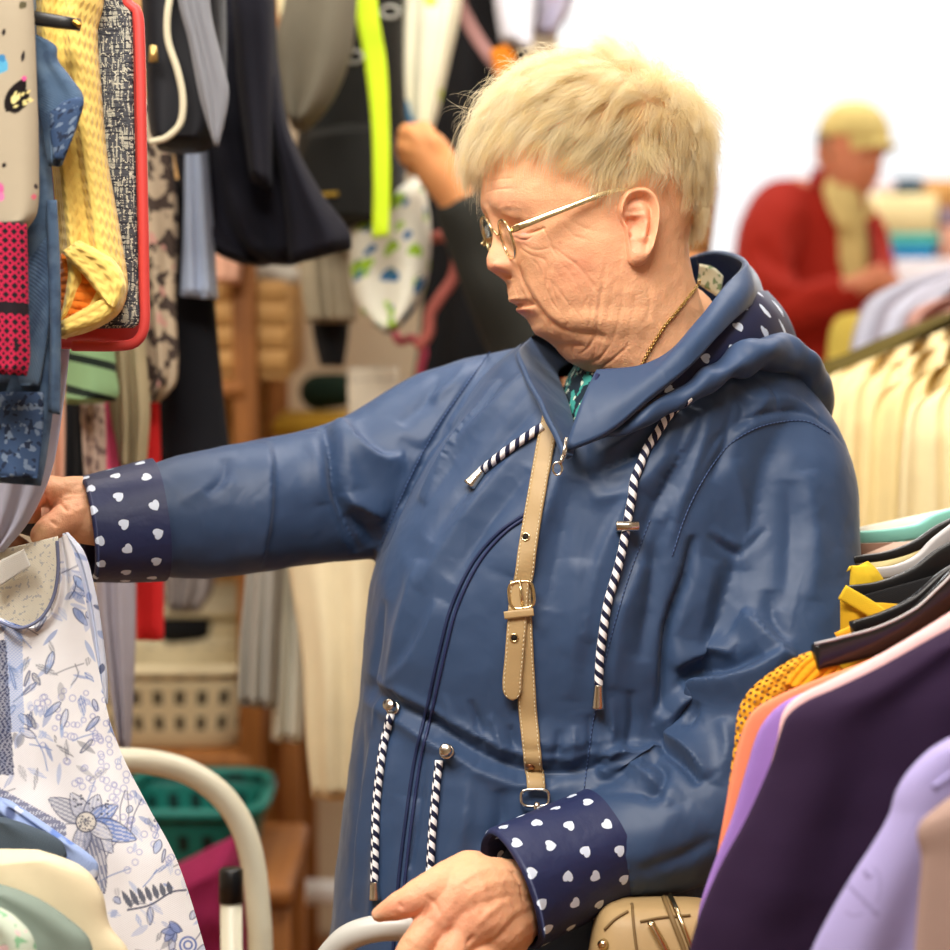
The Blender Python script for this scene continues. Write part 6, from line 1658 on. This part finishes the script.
def hanger(label, pts, hpx, m, dd=.004, edge=None, power=4, inner=None):
    t = thing('coat_hanger', label, 'hanger', P(*pts[0]))
    q = cr(np.array(pts, float), 50)
    hp = np.interp(np.linspace(0, 1, 50), np.linspace(0, 1, len(hpx)), hpx)
    put('arm', loft_me('arm', tube_rings(P(q[:, 0], q[:, 1], q[:, 2]), hp * q[:, 2] / FPX / 2, 16, rad2=dd, up=UPV, power=power)), m, t)
    if edge:
        e = P(q[:, 0], q[:, 1] + edge[0] * hp / 2, q[:, 2] - dd * .8)
        tube('edge_highlight', e, .0012, edge[1], t, 8)  # pale tube standing in for the highlight along the hanger's edge
    end = P(*pts[-1]); c = np.array([.50, end[1], 1.31])
    a = np.linspace(-.5, 3.6, 16)
    hk = np.concatenate([[end, (end + c) / 2 - [0, 0, .01], c - [0, 0, .04]], np.stack([c[0] + .016 * np.cos(a - .9), np.full(16, c[1]), c[2] + .010 + .016 * np.sin(a - .9)], -1)])
    tube('hook', hk, .0018, SILVER, t, 8)
    return t
GREYL = M('pale_grey_plastic', (176, 172, 172), rough=.4, mott=.04)
hanger('glossy black hanger carrying the mustard crochet cardigan', [(815,657,1.49),(845,650,1.495),(880,640,1.50),(915,622,1.505),(940,600,1.51),(965,578,1.515),(1010,560,1.52)], [26, 27, 27, 26, 27, 30, 26], M('glossy_black_plastic', (24, 22, 22), rough=.22, spec=.6, mott=.03), .005, edge=(-1, GREYL))
hanger('black hanger behind the orange edged garment, at the right edge', [(852,628,1.535),(880,620,1.54),(915,604,1.545),(950,576,1.55),(1000,556,1.555)], [14, 15, 17, 19, 18], BLACKP)
hanger('wide black hanger between the yellow tops', [(846,594,1.60),(880,591,1.605),(915,580,1.61),(945,562,1.615),(1000,540,1.62)], [17, 21, 27, 36, 34], BLACKP)
hanger('pale grey hanger above the wide black one', [(868,574,1.635),(895,571,1.64),(918,562,1.645),(936,546,1.65),(960,528,1.655)], [12, 12, 14, 17, 18], GREYL)
hanger('slim black hanger just under the mint green one', [(852,560,1.70),(885,556,1.705),(915,546,1.71),(940,530,1.715),(980,512,1.72)], [8, 9, 11, 12, 12], BLACKP)
mint = hanger('mint green plastic hanger at the right edge', [(850,538,1.77),(885,536,1.775),(918,531,1.78),(935,522,1.785),(960,514,1.79)], [13, 14, 15, 16, 17], M('mint_plastic', (130, 196, 182), rough=.4, mott=.04), .005)
lmq = P(np.array([899, 900, 901]), np.array([538, 552, 566]), 1.777)
put('strap_peg', loft_me('strap_peg', tube_rings(lmq, 5.5 * 1.777 / FPX, 14, rad2=.004, up=RGT, power=4)), MATS['mint_plastic'], mint)
def band(name, label, cat, L, R, d, th, m, seed, **k):
    return drape(name, L, R, d, th, m, label=label, cat=cat, seed=seed, **k)
YEL = C('mustard_yellow_jersey', (214, 178, 44))
band('top', 'white top hanging behind the mint green hanger', 'top', [(846,530),(846,540),(846,640)], [(960,506),(1000,530),(1000,640)], 1.81, .02, C('white_jersey', (232, 226, 208)), 120, folds=2, amp=.003)
band('skirt', 'brown skirt hanging below the mint green hanger', 'skirt', [(846,544),(846,580),(846,640)], [(960,540),(960,580),(960,640)], 1.745, .02, C('brown_crepe', (112, 82, 66), [('lt(fract(v*30.0-u*12.0),0.2)', (196, 166, 150))]), 121, folds=2, amp=.004)
band('top', 'pale cream top between the slim black hanger and the brown skirt', 'top', [(846,566),(848,580),(848,650)], [(960,530),(970,560),(970,650)], 1.73, .014, C('pale_cream_jersey', (222, 206, 150)), 122, folds=1.5, amp=.003)
band('top', 'mustard yellow top with its collar over the pale grey hanger', 'top', [(846,572),(850,566),(848,600),(840,720)], [(868,561),(876,568),(884,580),(960,720)], 1.625, .018, YEL, 123, folds=1.5, amp=.003)
band('dress', 'mustard yellow dress with flat straps under the wide black hanger', 'dress', [(840,600),(840,640),(836,720)], [(900,604),(910,628),(960,720)], 1.575, .014, C('ochre_jersey', (196, 152, 32)), 124, folds=2, amp=.004)
st_ = cr(np.array([(842,592,1.566),(866,606,1.564),(890,622,1.562),(906,634,1.560)], float), 30)
mark(put('belt', loft_me('belt', tube_rings(P(st_[:, 0], st_[:, 1], st_[:, 2]), 8 * 1.56 / FPX, 16, rad2=.003, up=UPV, power=4)), YEL), 'flat mustard yellow belt crossing the mustard dress', 'belt')
st_ = cr(np.array([(838,640,1.552),(858,630,1.551),(878,620,1.550),(915,603,1.549),(960,582,1.548),(1000,560,1.548)], float), 40)
mark(put('strap', loft_me('strap', tube_rings(P(st_[:, 0], st_[:, 1], st_[:, 2]), np.interp(np.linspace(0, 1, 40), [0, .2, .4, 1], [8, 7, 4, 4]) * 1.55 / FPX, 16, rad2=.004, up=UPV, power=4)), C('orange_yellow_jersey', (226, 160, 40))), 'orange yellow garment edge running along the black hanger', 'garment edge')
band('top', 'black cloth filling the gap behind the wide black hanger', 'top', [(846,600),(850,620),(850,720)], [(990,560),(1000,600),(1000,720)], 1.588, .010, C('black_cotton', (24, 24, 26)), 125, folds=1, amp=.002)  # thin near-black sheet filling the gap between the hangers

# ------------------------------------------------------------------ rack of cream coats further back
rack('clothes_rack', 'chrome clothes rack with the row of cream coats', (.80, 2.15), (.80, 3.35), 1.33)
def coat(label, L, d, c, seed, th=.06, amp=.026, cat='coat', folds=5.5, name='coat', m=None, R=None):
    Rr = R or [(1120, L[0][1] - 20), (1130, 500), (1130, 700), (1120, 900)]
    return drape(name, L, Rr, d, th, m or C('coat_%d' % seed, c, hs=.3), label=label, cat=cat, seed=seed, folds=folds, amp=amp, nr=80, nc=120, grow=False)
def longcoat(label, x0, y0, slope, d, c, seed, **k):
    coat(label, [(x0 + 16, y0 - 8), (x0 + 2, y0 + 4), (x0 - 5, y0 + 30), (x0 - 10, y0 + 120), (x0 - 16, y0 + 300), (x0 - 20, 900)], d, c, seed,
         R=[(x0 + 220, y0 - 8 - slope * 204), (x0 + 224, y0 - slope * 200), (x0 + 226, y0 + 20 - slope * 180), (x0 + 228, y0 + 110 - slope * 100), (x0 + 230, y0 + 300), (x0 + 230, 900)], **k)
longcoat('pale cream coat at the right edge, nearest of the coat row', 908, 404, .42, 2.20, (238, 220, 172), 130, folds=6, amp=.022)
longcoat('cream coat second in the row from the right edge', 876, 394, .42, 2.32, (226, 204, 148), 131, folds=6, amp=.022)
longcoat('beige cream coat third in the row, next to the pale ones', 845, 386, .42, 2.44, (232, 210, 158), 132, folds=6, amp=.022)
longcoat('cream raincoat last in the row, touching the navy shoulder', 818, 382, .40, 2.58, (236, 214, 162), 133, folds=6, amp=.022)
coat('olive brown jacket behind the row of cream coats', [(965,306),(920,322),(880,338),(840,356),(812,366),(800,390),(796,600),(790,900)], 2.78, (88, 76, 34), 134, cat='jacket', name='jacket')
GL_ = C('grey_blue_stripes', (188, 190, 206), [('lt(fract(u*26.0),0.35)', (156, 150, 162))])
coat('grey and white striped shirt in front of the man in red', [(975,262),(925,274),(890,286),(866,302),(856,324),(850,350),(848,420),(846,700)], 3.05, None, 135, m=GL_, cat='shirt', name='shirt', amp=.02)
coat('pinkish brown blouse beside the striped shirt', [(975,288),(948,296),(924,304),(908,316),(903,340),(900,400),(900,700)], 2.92, (186, 140, 128), 136, cat='blouse', name='blouse')
coat('khaki yellow shirt below the hands of the man in red', [(975,300),(900,306),(860,312),(836,318),(828,340),(824,420),(822,700)], 3.22, None, 137, m=C('khaki_yellow', (188, 164, 74)), cat='shirt', name='shirt')

# ================================================================== the man in the red jacket
DM = 4.6
man = thing('person', 'man in a red jacket and pale flat cap looking down, by the bright window', 'person', np.array([*P(810, 300, DM)[:2], 0.0]))
MO = P(853, 155, DM); MS = .00075
my = math.radians(46)
hl = head_local(110, 100)
mh = loft_me('mh', to_world(hl, MO, my, MS, flip=-1, stretch=False))
def mchain(pts, n=12, sides=16):
    q = cr(np.array(pts, float), n); return loft(ball_rings(P(q[:, 0], q[:, 1], q[:, 2]), q[:, 3] * q[:, 2] / FPX, sides))
MB = [[(835,185,4.62,22),(826,205,4.65,30),(815,250,4.66,52),(812,320,4.66,56),(812,420,4.66,58),(812,470,4.66,56)],
      [(795,205,4.60,28),(770,225,4.52,24),(768,270,4.46,22),(775,305,4.42,20),(800,305,4.38,17),(840,293,4.34,14),(858,286,4.32,11)],
      [(840,212,4.74,26),(864,240,4.76,22),(872,272,4.70,18),(876,284,4.6,14),(876,282,4.5,12)]]
hand = [[(856,286,4.32,11),(870,282,4.315,12),(880,280,4.31,10)], [(876,276,4.31,5.5),(888,276,4.31,5),(897,279,4.315,4)], [(878,279,4.305,5),(890,280,4.305,4.6),(899,284,4.31,4)],
        [(877,283,4.305,5),(888,285,4.305,4.5),(896,288,4.31,3.8)], [(874,286,4.31,4.6),(884,289,4.31,4),(891,292,4.315,3.4)], [(866,277,4.31,5.5),(874,270,4.305,5),(883,268,4.305,4)]]
mb = remesh(join_meshes([mchain(c) for c in MB] + [mchain(c, 8, 12) for c in hand] + [ (lambda e: loft(e))( to_world(np.stack([ear_loft(1, 14, 30)[..., 0] - 47 * 0 , 0 * ear_loft(1, 14, 30)[..., 1], ear_loft(1, 14, 30)[..., 2]], -1), MO, my, MS, flip=-1, stretch=False)) ] * 0), .005, 3)
ER = ear_loft(1, 20, 40)
el = np.stack([-(ER[..., 0]) - 42, -ER[..., 1] - 8, ER[..., 2] * 1.2 + 82], -1)
for part in (mb, mesh_data('e', *loft(to_world(el, MO, my, MS, flip=-1, stretch=False)))):
    u = boolean_union(mh, part)
    if len(u.vertices) > 0.5 * len(mh.vertices): mh = u
mh.polygons.foreach_set('use_smooth', np.ones(len(mh.polygons), bool))
put('body', mh, M('ruddy_skin', (214, 138, 104), height='onoise(200.0,3.0)', hs=.2, hd=.001, rough=.55, sss=.1, mott=.1, mscale=40), man)
for sg in (1, -1):
    a = np.linspace(.05, np.pi - .05, 10)
    e = to_world(np.stack([np.full(10, 66.0) + 0 * a, -22 + 13 * np.cos(a), np.full(10, 33.0 * sg)], -1), MO, my, MS, flip=-1, stretch=False)
    put('eye', loft_me('eye', tube_rings(e, 13 * MS * np.sin(a), 14)), EYEM, man)
# grey hair round the sides under the cap
rows = []
for b_ in np.linspace(75, -20, 10):
    t = np.linspace(0, 2 * np.pi, 50, endpoint=False)
    hw_ = 89 * (1 - .06 * max(0, (20 - b_) / 60)); 
    rows.append(np.stack([-25 + 0 * t + np.where(np.cos(t) > 0, 8, 92) * np.cos(t), np.full(50, b_), hw_ * np.sin(t)], -1))
put('hair', loft_me('hair', to_world(np.array(rows), MO, my, MS, flip=-1, stretch=False)), C('grey_hair', (140, 116, 92), height='noise2(u*900.0,v*60.0,2.0)', hs=.6), man)
# flat cap
rows = []
for k, b_ in enumerate(np.linspace(160, 50, 16)):
    f = math.sqrt(max(.02, 1 - ((b_ - 62) / 102) ** 2)) if b_ > 62 else 1 - .05 * (62 - b_) / 12
    t = np.linspace(0, 2 * np.pi, 60, endpoint=False)
    dip = -22 * np.clip(np.cos(t), 0, 1) ** 2 * (1 - (b_ - 50) / 110) + 6 * np.clip(-np.cos(t), 0, 1)
    rows.append(np.stack([2 + 112 * f * np.cos(t) * np.where(np.cos(t) > 0, 1.04, 1), b_ + dip * 1.0, 98 * f * np.sin(t)], -1))
CAPM = C('pale_yellow_tweed', (226, 208, 136), hs=.4)
cap = put('cap', loft_me('cap', to_world(np.array(rows), MO, my, MS, flip=-1, stretch=False)), CAPM, man)
rows = []
for s_ in np.linspace(0, 1, 14):
    t = np.linspace(-1.1, 1.1, 40)
    r_ = 100 + 52 * s_ * np.cos(t * 1.35)
    top = np.stack([r_ * np.cos(t), 44 - 26 * s_ - 8 * s_ * np.abs(t), 92 * np.sin(t) * (1 - .05 * s_)], -1)
    rows.append(np.concatenate([top, (top - [0, 7, 0])[::-1]]))
put('peak', loft_me('peak', to_world(np.array(rows), MO, my, MS, flip=-1, stretch=False)), CAPM, cap)
# red jacket, shirt
RJ = [(176,812,842,4.62,.05),(188,795,852,4.63,.08),(202,772,862,4.64,.115),(225,756,871,4.65,.14),(270,750,876,4.66,.155),(320,752,875,4.66,.16),(380,752,874,4.66,.165),(450,750,874,4.66,.17)]
sl = lambda pts: (lambda q: loft(tube_rings(P(q[:, 0], q[:, 1], q[:, 2]), q[:, 3] * q[:, 2] / FPX, 36)))(cr(np.array(pts, float), 40))
rj = remesh(join_meshes([loft(rings_px(RJ, 50, 80)), sl([(812,200,4.62,20),(782,214,4.57,34),(766,245,4.50,33),(766,280,4.45,31),(772,302,4.42,29),(795,308,4.38,24),(830,298,4.34,20),(856,287,4.32,17)]),
                         sl([(842,208,4.74,24),(862,236,4.76,25),(872,264,4.72,22),(876,282,4.64,19),(878,284,4.53,15)])]), .008, 6)
V = mco(rj); Nn = mno(rj); b_ = bvh_of(rj)
for pts, w, h in ([(760,240),(775,262),(795,270)], .02, -.012), ([(752,270),(770,285),(792,288)], .02, .010), ([(800,215),(792,245),(800,280)], .02, -.010), ([(765,305),(785,295),(800,292)], .015, -.010), ([(815,298),(825,305),(835,308)], .012, -.008):
    fold(V, Nn, onto(b_, pts, 20, 0, DM)[0], w, h)
g = np.array([noise.noise(Vector(p * 11)) for p in V]); V += Nn * (g * .006)[:, None]
setco(rj, V)
cut(rj, [(822,160),(828,186),(836,212),(842,245),(843,288),(866,288),(871,250),(868,222),(862,205),(858,175)], 4.2, 4.68)
rjo = put('jacket', rj, C('dark_red_fleece', (158, 38, 26), hs=.4, sheen=.02), man)
stand = strip([(822,168,4.50),(812,168,4.60),(814,170,4.70),(832,168,4.74)], [(832,196,4.48),(806,184,4.58),(808,186,4.72),(836,186,4.78)], thick=.008, n=40, m=12)
put('collar', loft_me('collar', stand), MATS['dark_red_fleece'], rjo)
SHIRT = C('straw_yellow_shirt', (214, 194, 130), hs=.3)
shr = rings_px([(190,814,856,4.62,.07),(205,800,860,4.63,.105),(240,785,866,4.65,.135),(290,780,868,4.66,.145),(440,780,868,4.66,.15)], 30, 60)
sh = put('shirt', loft_me('shirt', shr), SHIRT, man)
for u_, l_ in (([(826,176,4.50),(836,184,4.47),(846,206,4.45),(852,222,4.45)], [(824,190,4.49),(828,206,4.47),(836,222,4.455),(846,228,4.45)]), ([(866,192,4.50),(868,200,4.48),(866,212,4.46)], [(872,204,4.50),(872,214,4.48),(864,222,4.46)])):
    put('shirt_collar', loft_me('shirt_collar', strip(u_, l_, n=24, m=10, thick=.006)), SHIRT, sh)
c0 = P(812, 300, 4.66)
for sx in (-.095, .095):
    put('trouser_leg', loft_me('trouser_leg', tube_rings(np.array([[c0[0] + sx * .9, c0[1], .96], [c0[0] + sx, c0[1], .5], [c0[0] + sx, c0[1], .09]]), [.12, .1, .085], 24, up=(0, 1, 0))), C('brown_trousers', (70, 58, 46)), man)
    put('shoe', loft_me('shoe', ball_rings(np.array([[c0[0] + sx - .03, c0[1] + .02, .05], [c0[0] + sx + .08, c0[1] - .03, .04], [c0[0] + sx + .16, c0[1] - .07, .03]]), [.048, .045, .03], 16)), C('black_shoe', (26, 26, 28)), man)

# ================================================================== the woman hidden behind, reaching up
DB = 2.75
beh = thing('person', 'person in a dark olive coat with brown hair, mostly hidden, reaching up to the bags', 'person', np.array([*P(640, 300, DB)[:2], 0.0]))
BO = P(646, 214, 2.80); BS = .00076
bhm = loft_me('bh', to_world(head_local(80, 80), BO, math.radians(-14), BS, stretch=False))
BB = [[(668,270,2.80,30),(660,335,2.80,52),(650,420,2.80,75),(650,560,2.80,95),(650,680,2.80,95)],
      [(650,345,2.74,26),(590,376,2.66,28),(540,362,2.62,26),(500,285,2.60,27),(468,222,2.58,22),(452,190,2.57,19)],
      [(455,196,2.57,19),(440,172,2.565,23),(428,152,2.56,22)]]
FG = [[(432,158,2.55,12),(418,138,2.545,10),(408,130,2.55,9),(404,138,2.57,8)], [(426,156,2.555,11),(412,148,2.55,9.5),(404,146,2.56,8.5),(404,154,2.58,8)], [(430,162,2.565,11),(414,158,2.56,9.5),(406,158,2.575,8.5)],
      [(434,168,2.575,10),(420,168,2.575,9),(412,168,2.59,8)], [(440,160,2.55,10),(432,140,2.54,9),(424,128,2.545,8)]]
bb = remesh(join_meshes([mchain(c) for c in BB] + [mchain(c, 8, 12) for c in FG]), .004, 3)
u = boolean_union(bhm, bb)
if len(u.vertices) > .5 * len(bhm.vertices): bhm = u
bhm.polygons.foreach_set('use_smooth', np.ones(len(bhm.polygons), bool))
put('body', bhm, M('tan_skin', (220, 152, 98), rough=.55, sss=.1, mott=.08, mscale=40), beh)
hr = head_local(80, 80); sel = hr[..., 1] > -60
rows = []
for y_ in np.linspace(160, -75, 26):
    t = np.linspace(0, 2 * np.pi, 60, endpoint=False)
    f = math.sqrt(max(.02, 1 - ((y_ - 40) / 125) ** 2)) if y_ > 40 else 1 - .12 * (40 - y_) / 115
    rows.append(np.stack([-20 + np.where(np.cos(t) > 0, 92 if y_ > 40 else 40, 112) * f * np.cos(t), np.full(60, y_), 98 * f * np.sin(t)], -1))
put('hair', loft_me('hair', to_world(np.array(rows), BO, math.radians(-14), BS, stretch=False)), C('brown_hair', (158, 104, 46), height='noise2(u*700.0,v*40.0,2.0)', hs=.8, rough=.5), beh)
OLV = C('dark_olive_wool', (44, 44, 40))
bj = remesh(join_meshes([loft(rings_px([(290,632,700,2.80,.07),(315,600,735,2.80,.11),(350,575,745,2.80,.15),(450,560,745,2.80,.17),(700,555,750,2.80,.18)], 40, 70)),
                         sl([(660,340,2.74,44),(600,385,2.67,46),(545,368,2.63,42),(504,290,2.605,38),(472,228,2.585,31),(456,198,2.575,26)])]), .008, 5)
V = mco(bj); Nn = mno(bj); g = np.array([noise.noise(Vector(p * 13)) for p in V]); V += Nn * (g * .008)[:, None]; setco(bj, V)
put('coat', bj, OLV, beh)
c0 = P(650, 300, 2.80)
for sx in (-.085, .085):
    put('trouser_leg', loft_me('trouser_leg', tube_rings(np.array([[c0[0] + sx, c0[1], .95], [c0[0] + sx, c0[1], .5], [c0[0] + sx, c0[1], .08]]), [.11, .09, .075], 20, up=(0, 1, 0))), TROU, beh)
    put('shoe', loft_me('shoe', ball_rings(np.array([[c0[0] + sx + .03, c0[1], .045], [c0[0] + sx - .08, c0[1], .04], [c0[0] + sx - .14, c0[1], .03]]), [.042, .042, .028], 14)), C('black_shoe', (26, 26, 28)), beh)

# ================================================================== shelf with stacked things beyond the man
DS = 5.6
sb = P(915, 282, DS); zb_ = sb[2]
ss = thing('display_shelf', 'white display shelf by the window beyond the man', 'shelf', np.array([sb[0] + .1, sb[1], 0.0]))
lm('board', box((sb[0] + .12, sb[1], zb_ - .012), (.62, .36, .024), bev=.004), WFRAME, ss)
lm('board', box((sb[0] + .12, sb[1], .62), (.62, .36, .024), bev=.004), WFRAME, ss)
for sx in (-.17, .41):
    for sy in (-.16, .16): lm('post', box((sb[0] + sx, sb[1] + sy, (zb_ - .024) / 2), (.024, .024, zb_ - .024), bev=.003), WFRAME, ss)
def stackbox(name, label, cat, x0, x1, y0, y1, c, dy=0, zb0=None, soft=False, depth=.22):
    a, b_ = P(x0, y1, DS), P(x1, y0, DS)
    z0 = a[2] if zb0 is None else zb0
    l = box(((a[0] + b_[0]) / 2, sb[1] + dy, (z0 + b_[2]) / 2), (b_[0] - a[0], depth, b_[2] - z0), bev=.012 if soft else .004)
    mark(lm(name, l, C('stack_%d_%d' % (x0, y0), c, rough=.7)), label, cat)
    return b_[2]
z1 = stackbox('paper_stack', 'white stack of papers on the display shelf', 'papers', 886, 952, 258, 280, (238, 236, 246), zb0=zb_)
z2 = stackbox('folded_towel', 'bright blue folded towel on the white paper stack', 'towel', 878, 928, 246, 258, (50, 150, 214), zb0=z1, soft=True, depth=.2)
z3 = stackbox('folded_towel', 'turquoise folded towel on top of the bright blue towel', 'towel', 880, 932, 232, 246, (90, 196, 190), zb0=z2, soft=True, depth=.19)
z4 = stackbox('box', 'pale yellow box on the folded towels', 'box', 868, 928, 194, 232, (248, 236, 184), zb0=z3, depth=.18)
stackbox('box', 'dark blue small box on top of the pale yellow box', 'box', 892, 914, 178, 194, (70, 92, 112), zb0=z4, depth=.14)
stackbox('bag', 'lilac white small bag on the pale yellow box, left of the dark blue box', 'bag', 870, 890, 180, 194, (226, 214, 226), zb0=z4, depth=.12, soft=True)
z5 = stackbox('box', 'tan carton at the right end of the display shelf', 'box', 932, 962, 226, 258, (222, 170, 150), zb0=z1, depth=.2)
z6 = stackbox('box', 'mauve grey box on the tan carton', 'box', 930, 958, 208, 226, (150, 136, 156), zb0=z5, depth=.18)
stackbox('basket', 'tan brown basket topping the right end of the display shelf', 'basket', 918, 960, 180, 208, (214, 164, 100), zb0=z6, depth=.16)
